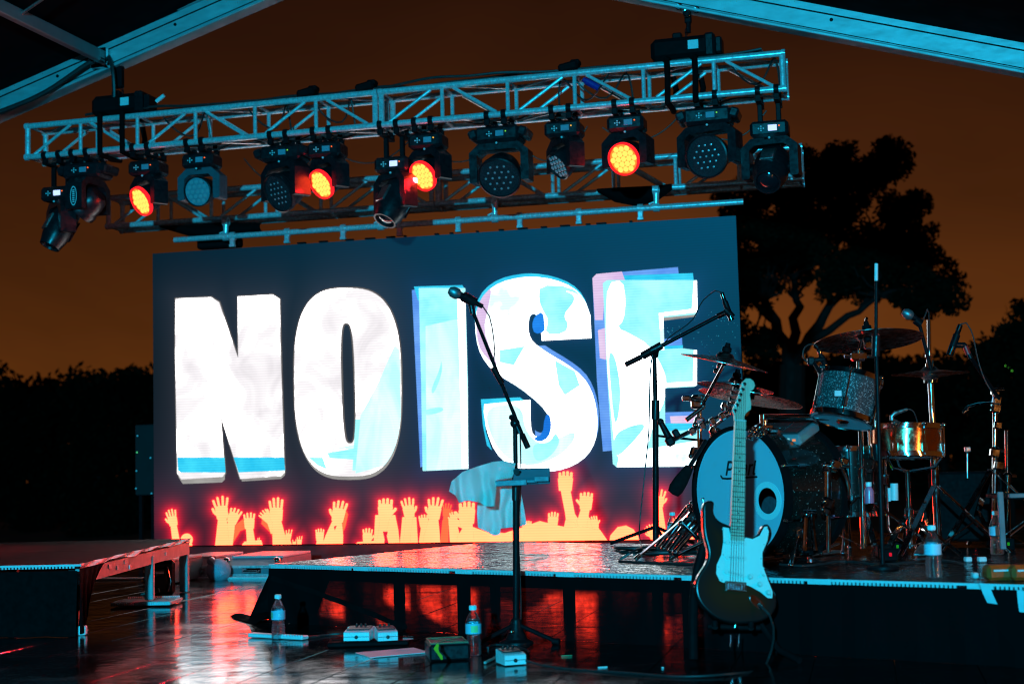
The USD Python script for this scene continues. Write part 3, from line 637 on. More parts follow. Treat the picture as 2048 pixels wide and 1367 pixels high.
layer('shading', pol([(1240, 906), (1398, 880), (1402, 932), (1234, 933)]).intersection(polyE), 5.5, L_WHITE, lE)
# water drops on the panel
b = MB()
for k in range(70):
    px, py = rng.uniform(1335, 1478), rng.normal(668, 28)
    u0, v0 = spx(px, py)
    if u0 < SW - .02 and not polyE.buffer(.02).contains(Point(u0, v0)): b.ball(scr(u0, 0.001, v0), (0.0035 * rng.uniform(.5, 1.5),) * 3, 1)
part('water_drop', b, M('water_bead', (0.5, 0.6, 0.6), 0.1, 0, .1, 5), screen, kind='stuff')
# base and side pods
b = MB(); b.box(scr(SW / 2, -0.05, -0.0856), (SW, 0.14, 0.16), R_S, .006); part('base', b, black_metal, screen)
b = MB(); n = 60; P = np.zeros((n, 5, 3))
for i in range(n):
    for j in range(5): h = j / 4; P[i, j] = scr(SW * i / (n - 1), .03 + .16 * h + .02 * math.sin(i * 1.3) * h, -.010 - .156 * h)
b.grid(P); part('base_cloth', b, M('dull_base_cloth', (0.035, 0.032, 0.034), .8, 0, .3, 9, spec=.1), screen, smooth=60)
pod = thing('equipment_cabinet', 'narrow dark grey cabinet with small lights standing at the left edge of the screen', 'cabinet', scr(-.12, -.4, .33), -SA)
A0 = at(275, 990, 13.0); A1 = at(313, 848, 13.0)
b = MB(); hh = A1[2] - A0[2]; cc = (A0 + A1) / 2; b.box(cc, (0.19, 0.10, hh), R_S, .01); part('cabinet_body', b, M('slate_panel', (0.018, 0.018, 0.019), .6, 0, .12, 6, spec=.2), pod)
for (px, py) in ((275, 871), (301, 915), (273, 941), (272, 976), (303, 986)): b = MB(); b.ball(at(px, py, 12.93), .010, 1); part('rivet', b, label_pale, pod)
b = MB(); b.ball(at(274, 904, 12.93), .009, 1); part('indicator', b, glow('green_indicator', (0.1, 0.9, 0.35), .5), pod)
b = MB()
for s_ in (-1, 1): b.box(np.r_[cc[:2], A0[2] / 2] + SU * s_ * .06, (.03, .03, A0[2]), R_S)
part('stand_leg', b, black_metal, pod)

# hanging pipe above the screen with hooks
pp = thing('screen_pipe', 'silver hanging pipe just above the screen, clamped to the rear truss', 'pipe', scr(0, 0, SH + .12), -SA)
pa, pb = at(349, 480, 12.36), at(1486.5, 403, 11.16)
b = MB(); b.rod(pa, pb, .024, n=14); part('pipe', b, alu, pp)
def along(px, off=0):
    lo, hi = 0.0, 1.0
    for _ in range(40):
        m_ = (lo + hi) / 2; q = pa + (pb - pa) * m_ - EYE
        if 1024 + F_PX * (q @ rgt) / (q @ fwd) < px: lo = m_
        else: hi = m_
    return pa + (pb - pa) * lo
for px in (466, 575, 687, 800, 917, 1040, 1158, 1281):
    c = along(px); b = MB(); b.lathe([(.026, -.022), (.036, -.022), (.036, .022), (.026, .022)], frame(c, ZZ, SU), 14, 0.2, 5.6); b.box(c + [0, 0, -.052] - SN * .012, (.042, .035, .05), R_S, .005); b.box(c + [0, 0, -.085] - SN * .012, (.05, .04, .022), R_S, .004); part('hook', b, alu, pp)
for px, up in ((452, .10), (762, .11), (990, .13), (1313, .11)):
    c = along(px); b = MB(); b.lathe([(.025, -.025), (.036, -.025), (.036, .025), (.025, .025)], frame(c, ZZ, SU), 14); b.rod(c + [0, 0, .03], c + [0, 0, up], .020, .026, 12); b.lathe([(.025, -.025), (.038, -.025), (.038, .025), (.025, .025)], frame(c + [0, 0, up + .03], ZZ, SU), 14); b.rod(c + [0, 0, .03] - SU * .06, c + [0, 0, .06] + SU * .02, .008); part('coupler', b, alu, pp)
for k in range(16): u0, _ = spx(600 + k * 44, 480); b = MB(); b.box(scr(u0 + rng.uniform(-.05, .05), .0, SH + .008), (rng.uniform(.02, .09), .03, .012), R_S, .002); part('latch', b, black_metal, screen)
# ================================================================== trusses
TAng = math.radians(15.0)
TU, TN = np.array([math.cos(TAng), -math.sin(TAng), 0]), np.array([math.sin(TAng), math.cos(TAng), 0])
R_T = rotz(-TAng)
def make_truss(name, label, A, U, N, length, ch, seg=2, bays=6):
    t = thing(name, label, 'truss', A, math.atan2(U[1], U[0]))
    def q(u, n, z): return A + U * u + N * n + ZZ * z
    for n in (0, ch):
        for z in (0, -ch):
            for s in range(seg):
                L = length / seg; b = MB(); b.rod(q(s * L + .004, n, z), q((s + 1) * L - .004, n, z), .0242, n=14)
                b.rod(q(s * L + .004, n, z), q(s * L + .03, n, z), .028, n=14); b.rod(q((s + 1) * L - .03, n, z), q((s + 1) * L - .004, n, z), .028, n=14)
                part('chord', b, alu, t)
    L = length / seg; w = L / bays
    for s in range(seg):
        for face in (0, ch):
            for k in range(bays + 1):
                u = s * L + k * w; u += .026 if k == 0 else (-.026 if k == bays else 0)
                b = MB(); b.rod(q(u, face, -.02), q(u, face, -ch + .02), .0155 if 0 < k < bays else .022, n=10); part('upright', b, alu, t)
            for k in range(bays):
                u0, u1 = s * L + k * w + .09, s * L + (k + 1) * w - .09
                a, c = (-ch + .02, -.02) if (k + s * 0) % 2 == 0 else (-.02, -ch + .02)
                b = MB(); b.rod(q(u0, face, a), q(u1, face, c), .0128, n=10); part('diagonal', b, alu, t)
        for z in (0, -ch):
            for k in range(bays + 1):
                u = s * L + k * w; u += .026 if k == 0 else (-.026 if k == bays else 0)
                b = MB(); b.rod(q(u, .02, z), q(u, ch - .02, z), .0128, n=10); part('cross_tube', b, alu, t)
            for k in range(0, bays, 1):
                b = MB(); b.rod(q(s * L + k * w + .06, .02 if k % 2 else ch - .02, z), q(s * L + (k + 1) * w - .06, ch - .02 if k % 2 else .02, z), .0095, n=8); part('diagonal', b, alu, t)
    return q
TA = np.array([-3.925, 11.575, 3.625]); CH = 0.254
tq = make_truss('front_truss', 'upper silver box truss hung with moving lights, nearest the audience', TA, TU, TN, 6.12, CH)
BAng = math.radians(13.3); BU, BN = np.array([math.cos(BAng), -math.sin(BAng), 0]), np.array([math.sin(BAng), math.cos(BAng), 0])
BA = np.array([-3.575, 12.66, 3.225])
bq = make_truss('rear_truss', 'lower silver box truss behind, right above the LED screen', BA, BU, BN, 6.08, CH)
def tr_u(px, n=.127, z=-CH):
    lo, hi = -1.0, 7.5
    for _ in range(40):
        m_ = (lo + hi) / 2; d = tq(m_, n, z) - EYE
        if 1024 + F_PX * (d @ rgt) / (d @ fwd) < px: lo = m_
        else: hi = m_
    return lo

# ------------------------------------------------------------------ moving lights
L_LED = usdkit.material(stage, '/World/Looks/led_yellow', {'e': ('emission', {'color': (22.0, 0.95, 0.16), 'strength': 1.0})}, [], surface='e.emission')
L_LEDBASE = usdkit.material(stage, '/World/Looks/led_red', {'e': ('emission', {'color': (9.0, 0.30, 0.04), 'strength': 1.0})}, [], surface='e.emission')
lcd = glow('lcd_blue_white', (0.42, 0.58, 1.0), 1.6)
led_red = glow('led_pin_red', (1.0, 0.12, 0.02), 1.6); led_green = glow('led_pin_green', (0.3, 1.0, 0.1), 0.7); led_amber = glow('led_pin_amber', (1.0, 0.45, 0.05), 1.2)
lens_off = M('unlit_led_lens', (0.30, 0.34, 0.36), 0.12, 0, .1, 30); face_dark = M('dark_lens_plate', (0.025, 0.026, 0.03), 0.22, 0, .2, 30)
face_pale = M('frosted_lens_plate', (0.20, 0.26, 0.30), 0.30, 0, .15, 25)
glass_dark = M('dark_glass_lens', (0.01, 0.012, 0.016), 0.05, 0, .1, 10, coat=1.0)
lcd_off = M('unlit_display', (0.22, 0.28, 0.34), 0.2, 0, .1, 30)
shell = M('black_lamp_housing', (0.009, 0.009, 0.011), 0.32, 0, .2, 10, .06, 220, spec=.4); shell_blue = M('blue_grey_lamp_housing', (0.075, 0.085, 0.10), 0.36, 0, .12, 10, .06, 220)
GR = 'moving head lamps hung along the front truss'

L_HALO = glow('halo_rim_red', (1.6, 0.02, 0.03), 1.0)  # red glow that stands in for the soft lens halo round lit faces
spots_ = []
def spot_lamp(p, d):
    l = UsdLux.SphereLight.Define(stage, f'/World/red_lamp_{len(spots_) + 1:03d}'); spots_.append(l); z = -d; x = unit(np.cross(ZZ, z)); m = np.eye(4); m[0, :3], m[1, :3], m[2, :3], m[3, :3] = x, np.cross(z, x), z, p
    l.AddTransformOp().Set(Gf.Matrix4d(m.tolist())); l.CreateRadiusAttr(.05); l.CreateIntensityAttr(RED_W * .7); l.CreateColorAttr(Gf.Vec3f(1, .015, .03)); l.CreateNormalizeAttr(True)
    l2 = UsdLux.SphereLight.Define(stage, f'/World/red_spill_{len(spots_):03d}'); l2.AddTranslateOp().Set(Gf.Vec3d(*map(float, p + d * .06))); l2.CreateRadiusAttr(.03); l2.CreateIntensityAttr(0.5); l2.CreateColorAttr(Gf.Vec3f(1, .01, .015)); l2.CreateNormalizeAttr(True)
    sh = UsdLux.ShapingAPI.Apply(l.GetPrim()); sh.CreateShapingConeAngleAttr(20.0); sh.CreateShapingConeSoftnessAttr(.4)

def fixture(kind, px, label, pan, tilt, r=.11, drop=0.0, lit_=False, screen_on=False, yoke_mat=None, sway=0.0, n_=.127, big=False, logo=False, dz=0.0, face=None, cells=None, status=led_red):
    u = tr_u(px, n_); c0 = tq(u, n_, -CH - .024)
    base_w, base_d, base_h = ((.34, .24, .12) if big else (.27, .20, .115)); pan, tilt = math.radians(pan), math.radians(tilt)
    top = c0 - ZZ * (.055 + drop + dz)
    t = thing('moving_head_lamp', label, 'stage light', c0, -TAng, GR)
    for s in (-1, 1):
        b = MB(); o = tq(u, 0, -CH) + TU * s * .065
        for nn in (0.0, CH):
            if abs(nn - n_) < .2:
                b.lathe([(.025, -.018), (.036, -.018), (.036, .018), (.025, .018)], frame(tq(u, nn, -CH) + TU * s * .065, ZZ, TU), 14, .4, 5.9)
                b.box(tq(u, nn, -CH) + TU * s * .065 - ZZ * .05, (.04, .03, .04), R_T, .004)
        b.box(c0 + TU * s * .065 - ZZ * .045, (.04, CH + .03, .014), R_T)
        b.box(c0 + TU * s * .065 - ZZ * (.045 + drop / 2), (.035, .035, drop + .07), R_T, .005); part('clamp', b, black_metal, t)
    Rb = R_T
    b = MB(); bc = top - ZZ * base_h / 2; b.box(bc, (base_w, base_d, base_h), Rb, .022)
    if big:
        for s in (-1, 1): b.box(bc + TU * s * (base_w / 2 + .02) + ZZ * .01, (.07, base_d * .9, base_h * .62), Rb @ rot([0, 1, 0], s * .35), .014)
    base = part('base', b, shell, t)
    b = MB(); fc = bc - TN * (base_d / 2 + .002)
    b.box(fc + TU * .025, (.062, .006, .042), Rb, .001); part('display', b, lcd if screen_on else lcd_off, base, smooth=False)
    b = MB()
    for dx, dzz in ((-.055, 0), (-.072, 0), (-.038, 0), (-.055, .015), (-.055, -.015)): b.ball(fc + TU * dx + ZZ * dzz, (.006, .004, .006), 1)
    part('button', b, label_pale, base)
    b = MB(); b.ball(fc + TU * .072 + ZZ * .012, .0055, 1); part('status_light', b, status, base)
    b = MB(); b.ball(fc - ZZ * (base_h / 2 + .012), .009, 1); part('yoke_screw', b, label_pale, base)
    # yoke
    fw0 = -TU * math.sin(pan) - TN * math.cos(pan); ax = np.cross(fw0, ZZ)
    yt = top - ZZ * (base_h + .006); ww, gap = r + .068, r + .020; hgt = r + .055 if kind != 'spot' else r + .075
    pol_ = Polygon([(-ww, -hgt - .07), (-ww, -.06), (-ww + .07, 0), (ww - .07, 0), (ww, -.06), (ww, -hgt - .07), (gap, -hgt - .07), (gap, -.075), (gap - .045, -.038), (-gap + .045, -.038), (-gap, -.075), (-gap, -hgt - .07)]).buffer(-.008).buffer(.014).simplify(.001)
    depth = .15 if big else .125
    b = MB(); b.prism(pol_, -depth / 2, depth / 2, frame(yt, ax, -fw0)); yk = part('yoke', b, yoke_mat or shell, t)
    b = MB(); b.rod(top - ZZ * (base_h - .004), yt - ZZ * .01, .07, n=20); part('pan_bearing', b, black_metal, t)
    piv = yt - ZZ * hgt; d = unit(fw0 * math.cos(tilt) - ZZ * math.sin(tilt)); Mh = frame(piv, ax, d)
    if logo:
        b = MB(); s = 1.0 if (ax @ -TN) > 0 else -1.0; Ml = frame(yt + ax * s * (ww + .004) - ZZ * .16, np.cross(ZZ, ax * s), ax * s)
        e = Point(0, 0).buffer(1.0, 24); b.prism(affinity.scale(e, .030, .078).difference(affinity.scale(e, .024, .070)), 0, .003, Ml)
        for k in range(7): b.prism(sbox(-.010, -.052 + k * .0155, .010, -.043 + k * .0155), 0, .003, Ml)
        part('maker_badge', b, label_pale, yk, smooth=False)
    if kind == 'wash':
        b = MB(); b.lathe([(0, -.125), (r * .55, -.12), (r * .82, -.085), (r * .92, -.03), (r * .96, .03), (r * 1.05, .045), (r * 1.07, .085), (r * 1.0, .090), (r * .97, .075)], Mh, 32); head = part('head', b, shell, t)
        for s in (-1, 1): b = MB(); b.rod(piv + ax * s * (r * .85), piv + ax * s * (gap + .004), .035, n=16); part('pivot', b, black_metal, head)
        b = MB(); b.lathe([(r * .98, .074), (0, .078)], Mh, 32); part('front_plate', b, L_LEDBASE if lit_ else (face or face_dark), head)
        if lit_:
            b = MB(); b.lathe([(r * 1.085, .060), (r * 1.10, .075), (r * 1.085, .092), (r * 1.0, .092), (r * .985, .080)], Mh, 32); part('lit_rim', b, L_HALO, head)  # added ring, made to glow in place of the halo
            spot_lamp(Mh[:3, 3] + d * .12, d)
        b = MB(); rr = r * .92; pitch = cells or r * .385
        for i in range(-6, 7):
            for j in range(-6, 7):
                x, y = (i + .5 * (j % 2)) * pitch, j * pitch * .866
                if math.hypot(x, y) < rr - pitch * .38:
                    kk = pitch * (.50 if lit_ else (.40 if not big else .17))
                    b.lathe([(kk, .079), (kk * .95, .082), (0, .0845)], frame(Mh[:3, 3] + Mh[:3, 0] * x + Mh[:3, 1] * y, Mh[:3, 0], Mh[:3, 2]), 10)
        part('led_lenses', b, L_LED if lit_ else lens_off, head)
    else:
        b = MB(); R2 = r * .98
        b.lathe([(0, -.17), (R2 * .6, -.165), (R2 * .9, -.13), (R2, -.06), (R2, .06), (R2 * .92, .12), (R2 * .80, .17), (R2 * .74, .20), (R2 * .64, .20), (R2 * .6, .17)], Mh, 28); head = part('head', b, shell, t)
        for s in (-1, 1): b = MB(); b.rod(piv + ax * s * (r * .85), piv + ax * s * (gap + .004), .04, n=16); part('pivot', b, black_metal, head)
        b = MB(); b.lathe([(R2 * .63, .165), (R2 * .5, .185), (R2 * .25, .197), (0, .20)], Mh, 24); part('lens', b, glass_dark, head)
        b = MB()
        up_ = np.cross(d, ax); up_ = up_ if up_[2] > 0 else -up_
        b.box(piv + up_ * R2 * .98 + d * .02, (.10, .14, .018), np.stack([ax, d, up_], 1), .006); part('top_fin', b, steel_dull, head)
        b = MB(); b.box(piv - ax * R2 * .2 + up_ * R2 * -.99 + d * .0, (.05, .18, .010), np.stack([ax, d, up_], 1), .004); part('vent', b, black_metal, head)
    return t

fixture('spot', 122, 'black moving spot lamp with glowing display at the far left end of the truss', 40, 62, .115, .17, screen_on=True, n_=.127)
fixture('wash', 176, 'dark wash lamp turned sideways with an oval badge on its yoke', 92, 35, .13, .0, logo=True, big=True)
fixture('wash', 297, 'red-lit wash lamp nearest the left end of the truss', 30, 28, .112, 0, lit_=True, dz=.02)
fixture('wash', 404, 'blue-grey wash lamp, unlit pale face turned straight to the audience', 2, 14, .112, 0, yoke_mat=shell_blue, face=face_pale, status=led_red)
fixture('wash', 570, 'large dark wash lamp of tiny lenses left of the second red lamp', 30, 28, .150, 0, big=True, cells=.046, status=led_green)
fixture('wash', 655, 'red-lit wash lamp second from the left, beside the large dark wash lamp', 30, 30, .110, 0, lit_=True)
fixture('spot', 788, 'black moving spot lamp with glowing display at the middle of the truss', 34, 58, .125, .16, screen_on=True, n_=.127, status=led_red)
fixture('wash', 856, 'red-lit wash lamp just right of the truss middle', 27, 30, .110, 0, lit_=True, status=led_amber)
fixture('wash', 1000, 'large matt wash lamp with dark face right of the truss middle', 0, 38, .155, 0, big=True, cells=.052, status=led_green)
fixture('wash', 1128, 'small unlit wash lamp whose lens cells catch a white glint', 48, 36, .105, 0, cells=.040, status=led_amber)
fixture('wash', 1253, 'brightest red-lit wash lamp, furthest right of the red ones', 18, 24, .112, 0, lit_=True)
fixture('wash', 1416, 'large dark wash lamp of tiny lenses under the right hoist', 14, 14, .150, 0, big=True, cells=.046, yoke_mat=shell, status=led_green)
fixture('spot', 1537, 'black moving spot lamp with glowing display at the right end of the truss', 8, 40, .130, .13, screen_on=True, n_=.127)

# ------------------------------------------------------------------ cables along the truss
def wire(name, pts, r, mat, label, cat='cable', group=None, parent=None, n=7, sm=True):
    p = np.asarray(pts, float)
    if sm and len(p) > 2:
        from scipy.interpolate import CubicSpline
        s_ = np.r_[0, np.cumsum(np.linalg.norm(np.diff(p, axis=0), axis=1))]; k = max(12, int(s_[-1] / .05)); k = min(k, 160); p = CubicSpline(s_, p)(np.linspace(0, s_[-1], k))
    b = MB(); b.tube(p, r, n)
    if parent: return part(name, b, mat, parent)
    return solo(name, b, mat, label, cat, group)
for k in range(3):
    pts = [tq(u, .06 + .06 * k + .03 * math.sin(u * 3 + k), .045 + .02 * math.sin(u * (2.1 + k) + k) + .02 * rng.random()) for u in np.linspace(.5, 5.95, 26)]
    wire('truss_cable', pts, .011, cable, ('thick black cable lying on top of the front truss, front run', 'thick black cable lying along the middle of the front truss top', 'thick black cable lying on the rear side of the front truss top')[k])
for k in range(2):
    pts = []
    for j, u in enumerate(np.linspace(.15, 5.95, 61)): pts.append(tq(u, .05 + .15 * k, -CH + .035 - (.0 if j % 6 == 0 else .045 + .02 * math.sin(j * 1.7 + k)) * math.sin(PI * (j % 6) / 6)))
    wire('truss_cable', pts, .0075, cable, ('thin black loom tied along the front bottom tube of the front truss', 'thin black loom tied along the rear bottom tube of the front truss')[k])
for k, (px, dx, txt) in enumerate(((330, .34, 'black cable looping off the truss near the left hoist'), (640, .25, 'black cable looped over the truss above the second red lamp'), (1140, .4, 'black cable drooping inside the truss left of the brightest red lamp'), (1230, -.35, 'black cable drooping inside the truss above the brightest red lamp'), (500, .3, 'black cable drooping inside the truss above the large left wash lamp'), (1460, .3, 'black cable running from the right hoist to the end spot lamp'))):
    u = tr_u(px); wire('drop_cable', [tq(u, .1, .04), tq(u + dx * .3, .05, -.10 - .03 * k % .06), tq(u + dx * .7, .16, -.16), tq(u + dx, .12, -.03), tq(u + dx * 1.2, .13, -.26)], .007, cable, txt)
for k in range(8):
    pa_, pb_ = (60 + k * 180, 60 + (k + 1) * 180)
    if k in (0, 1): continue
    u0, u1 = tr_u(pa_ + 60), tr_u(pb_ + 30); d_ = .12 + .05 * (k % 3)
    wire('link_cable', [tq(u0, .2, -CH - .12), tq((u0 + u1) / 2, .2, -CH - .12 - d_), tq(u1, .2, -CH - .10)], .005, cable, f"thin black cable slung under the truss, {('', '', 'between the pale-faced lamp and the large dark one', 'left of the middle spot lamp', 'right of the middle spot lamp', 'left of the small glinting lamp', 'right of the small glinting lamp', 'left of the end spot lamp')[k]}")
for px, txt in ((616, 'black clamp box on top of the truss above the second red lamp'), (733, 'black clamp box on top of the truss left of its middle joint'), (1139, 'black clamp box on top of the truss above the small glinting lamp')):
    u = tr_u(px, .1, 0); b = MB(); b.box(tq(u, .1, .07), (.15, .12, .07), R_T @ rot([0, 1, 0], -.18), .015); b.box(tq(u + .05, .1, .105), (.07, .08, .04), R_T, .01); solo('clamp_box', b, matt_black, txt, 'clamp', 'clamp boxes on the truss')
u = tr_u(1188, .1, -.08); b = MB(); b.rod(tq(u - .05, .06, -.05), tq(u + .05, .06, -.11), .028, n=12); b.rod(tq(u - .07, .06, -.035), tq(u - .05, .06, -.05), .020, n=12)
solo('blue_connector', b, M('blue_plastic', (0.01, 0.02, 0.20), .35, 0, .1, 20), 'blue power connector hanging inside the truss above the brightest red lamp', 'connector')
u = tr_u(325, .1, .1); b = MB(); b.rod(tq(u, 0, .10), tq(u + .07, 0, .145), .016, n=10); solo('tape_roll_end', b, label_pale, 'small pale cable end sticking up beside the left hoist', 'cable end')

# ------------------------------------------------------------------ tent frame: two rafters, a purlin, a brace wire and the dark roof
def tp(px, py, n=.13):
    d = fwd + rgt * (px - 1024) / F_PX - upv * (py - 683.5) / F_PX
    t = ((TA + TN * n - EYE) @ TN) / (d @ TN); return EYE + d * t
Pl, Pr = tp(208, 118), tp(1674, 46)
apex = None
dl_ = unit(tp(530, -26) - tp(0, 206)); dr_ = unit(tp(2048, 105) - tp(1398, -16))
A_ = np.array([[dl_ @ TU, -(dr_ @ TU)], [dl_[2], -dr_[2]]]); bvec = np.array([(Pr - Pl) @ TU, (Pr - Pl)[2]]); s_ = np.linalg.solve(A_, bvec); apex = Pl + dl_ * s_[0]
def rafter(label, a, c):
    t = thing('tent_rafter', label, 'tent beam', a, -TAng, 'rafters of the tent'); d = unit(c - a); L = np.linalg.norm(c - a); up_ = np.cross(-TN, d); up_ = up_ if up_[2] > 0 else -up_
    Rm = np.stack([d, TN * 1.0, np.cross(d, TN)], 1); m_ = (a + c) / 2; U_ = Rm[:, 2] if Rm[2, 2] > 0 else -Rm[:, 2]
    b = MB(); b.box(m_, (L, .10, .20), Rm, .008); part('web', b, tent_alu, t)
    for s in (-1, 1): b = MB(); b.box(m_ + U_ * s * .112, (L, .14, .022), Rm, .004); part('flange', b, tent_alu, t)
    b = MB(); b.box(m_ - TN * .052 + U_ * .035, (L, .006, .010), Rm); b.box(m_ - TN * .052 - U_ * .085, (L, .006, .006), Rm); part('groove', b, black_metal, t)
    for k in range(6):
        b = MB(); b.rod(a + d * L * (k + .4) / 6 - TN * .049, a + d * L * (k + .4) / 6 - TN * .056, .013, n=12); part('bolt_hole', b, black_metal, t)
    return t, U_
eL, eR = Pl - dl_ * 4.2, Pr + dr_ * 5.2
rafter('cyan-lit aluminium tent rafter rising to the right in the upper left corner', eL, apex - dl_ * .04)
rafter('cyan-lit aluminium tent rafter falling to the right in the upper right corner', apex + dr_ * .04, eR)
joint = tp(212, 128)
b = MB(); q0, q1 = joint - TN * .08, joint - TN * 6.0 + ZZ * .0
Rm = np.stack([TN, TU, ZZ], 1); b.box((q0 + q1) / 2 + ZZ * .04, (5.9, .06, .10), Rm, .006)
solo('tent_purlin', b, M('dull_purlin', (0.16, 0.15, 0.15), .6, .3, .1, 4), 'dim roof purlin running back from the left rafter to the top left corner', 'tent beam')
b = MB(); b.box(joint - TN * .10 + ZZ * .02 + TU * .0, (.14, .05, .16), R_T, .006); b.rod(joint - TN * .12 - TU * .03, joint - TN * .16 - TU * .03, .02, n=8); b.rod(joint - TN * .12 + TU * .03, joint - TN * .16 + TU * .03, .02, n=8)
solo('purlin_bracket', b, chrome, 'shiny bracket joining the purlin to the left rafter', 'bracket')
b = MB(); b.rod(joint - TN * 1.2 + ZZ * .05, joint - TN * 2.0 + dl_ * 3.4 + ZZ * .16, .012, n=8); solo('brace_cable', b, steel_dull, 'thin brace cable leaving the purlin in the top left corner', 'cable')
roof_mat = M('dark_roof_fabric', (0.004, 0.004, 0.005), .9, 0, .2, 2, spec=.03)
rf = thing('tent_roof', 'dark fabric roof of the tent above the rafters', 'tent roof', apex, -TAng)
for a, c in ((eL, apex), (apex, eR)):
    up_ = ZZ * .150; b = MB(); n = 12; P = np.zeros((n, n, 3))
    for i in range(n):
        for j in range(n): P[i, j] = a + (c - a) * i / (n - 1) + up_ + TN * (.08 - 15.5 * j / (n - 1)) + ZZ * (-.06 * math.sin(PI * i / (n - 1)))
    b.grid(P); b.grid(P[::-1] + ZZ * .012); part('roof_panel', b, roof_mat, rf, smooth=60)

# hoists, slings and chains
def hoist(px, label, chain_top, flip=1):
    u = tr_u(px, .1, .1); c = tq(u, .12, .125)
    t = thing('chain_hoist', label, 'hoist', c, -TAng, 'hoists that hold the front truss')
    b = MB(); b.box(c, (.46, .19, .165), R_T, .035); part('motor_body', b, matt_black, t)
    b = MB(); b.box(c + TU * .20, (.08, .205, .18), R_T, .03); b.box(c + TU * .262, (.05, .15, .12), R_T, .02); part('end_cover', b, black_plastic, t)
    b = MB(); b.box(c + TU * .085 - TN * .0975 + ZZ * .01, (.075, .004, .065), R_T); part('rating_label', b, label_pale, t, smooth=False)
    b = MB(); b.box(c - TU * .04 + ZZ * .10, (.07, .06, .06), R_T, .01); part('top_hook', b, black_metal, t)
    b = MB(); p0 = c + TU * .02 + ZZ * .09; L = chain_top[2] - p0[2]; n = max(4, int(L / .036)); 
    for k in range(n):
        q = p0 + (chain_top - p0) * (k + .5) / n; ax_ = TU if k % 2 else TN
        ring = [q + ax_ * .011 * math.cos(a_) + ZZ * .025 * math.sin(a_) for a_ in np.linspace(0, 2 * PI, 11)]; b.tube(ring, .0038, 5)
    part('lift_chain', b, black_metal, t)
    for k, uu in enumerate((-.10, .10)):
        b = MB(); cc = tq(u + uu, 0, 0); loop = [tq(u + uu + .02 * math.sin(3 * x), n2, z2) for x, (n2, z2) in enumerate(((-.04, .03), (-.045, -.12), (-.03, -CH - .035), (.127, -CH - .05), (.285, -CH - .03), (.295, -.12), (.285, .04), (.127, .055), (-.04, .03)))]
        b.tube(loop, .022, 8); part('lifting_sling', b, cloth_black, t)
    return c
hoist(240, 'black chain hoist on the truss at the left, under the rafter joint', tp(237, 140))
hoist(1366, 'black chain hoist on the truss at the right, below the ringed hanger', tp(1377, 42))
b = MB(); j2 = tp(236, 150); b.box(j2, (.09, .06, .22), R_T, .01); solo('left_hanger', b, black_metal, 'dark hanger bracket under the left rafter joint', 'bracket')
wire('hoist_cable', [tp(150, 96), tp(205, 104), tp(222, 125, .03), tp(228, 170, .03), tp(228, 200, .05)], .016, cable, 'black hoist cable curving down over the left rafter joint')
wire('hoist_cable', [tp(185, 122, .0), tp(140, 152, .0), tp(95, 182, .0), tp(30, 212, -.02), tp(-60, 250, -.05)], .020, cable, 'black cable slung along the left rafter')
hb = thing('ring_hanger', 'hanger of three steel rings under the right rafter', 'hanger', tp(1376, 20), -TAng)
b = MB(); b.box(tp(1376, 8), (.16, .05, .07), R_T, .008); b.box(tp(1376, 34), (.05, .04, .10), R_T, .008); b.rod(tp(1377, 30), tp(1377, 66), .018, n=8); part('hanger_plate', b, black_metal, hb)
for px, py, rr in ((1358.5, 14, .018), (1374, 26, .026), (1393, 20, .018)):
    b = MB(); c = tp(px, py, .08); b.tube([c + TU * rr * math.cos(a_) + ZZ * rr * math.sin(a_) for a_ in np.linspace(0, 2 * PI, 20)], .0075, 8); part('ring', b, chrome, hb)
# dark bags and cloth under the rear truss
def drape(name, pts_top, depth, label):
    b = MB(); n = len(pts_top); P = np.zeros((n, 7, 3))
    for i in range(n):
        for j in range(7): P[i, j] = pts_top[i] - ZZ * depth[i] * j / 6 - BN * (.02 + .05 * math.sin(PI * j / 6))
    b.grid(P); return solo(name, b, cloth_black, label, 'cloth', 'dark cloths under the rear truss')
def bt(px, py, n=-.03):
    d = fwd + rgt * (px - 1024) / F_PX - upv * (py - 683.5) / F_PX
    t = ((BA + BN * n - EYE) @ BN) / (d @ BN); return EYE + d * t
drape('draped_cloth', [bt(x, y) for x, y in ((325, 452), (380, 450), (430, 446), (480, 446), (526, 446))], [.02, .10, .17, .12, .08], 'dark cloth sagging under the rear truss above the screen left end')
drape('draped_cloth', [bt(x, y) for x, y in ((1196, 378), (1230, 376), (1270, 374), (1310, 372), (1345, 368))], [.03, .12, .16, .14, .05], 'dark cloth sagging under the rear truss at the right of the screen')
b = MB(); b.box(bt(440, 487, .03), (.40, .10, .085), R_S, .015); solo('dark_box', b, matt_black, 'dark box on top of the screen at its left end', 'box')
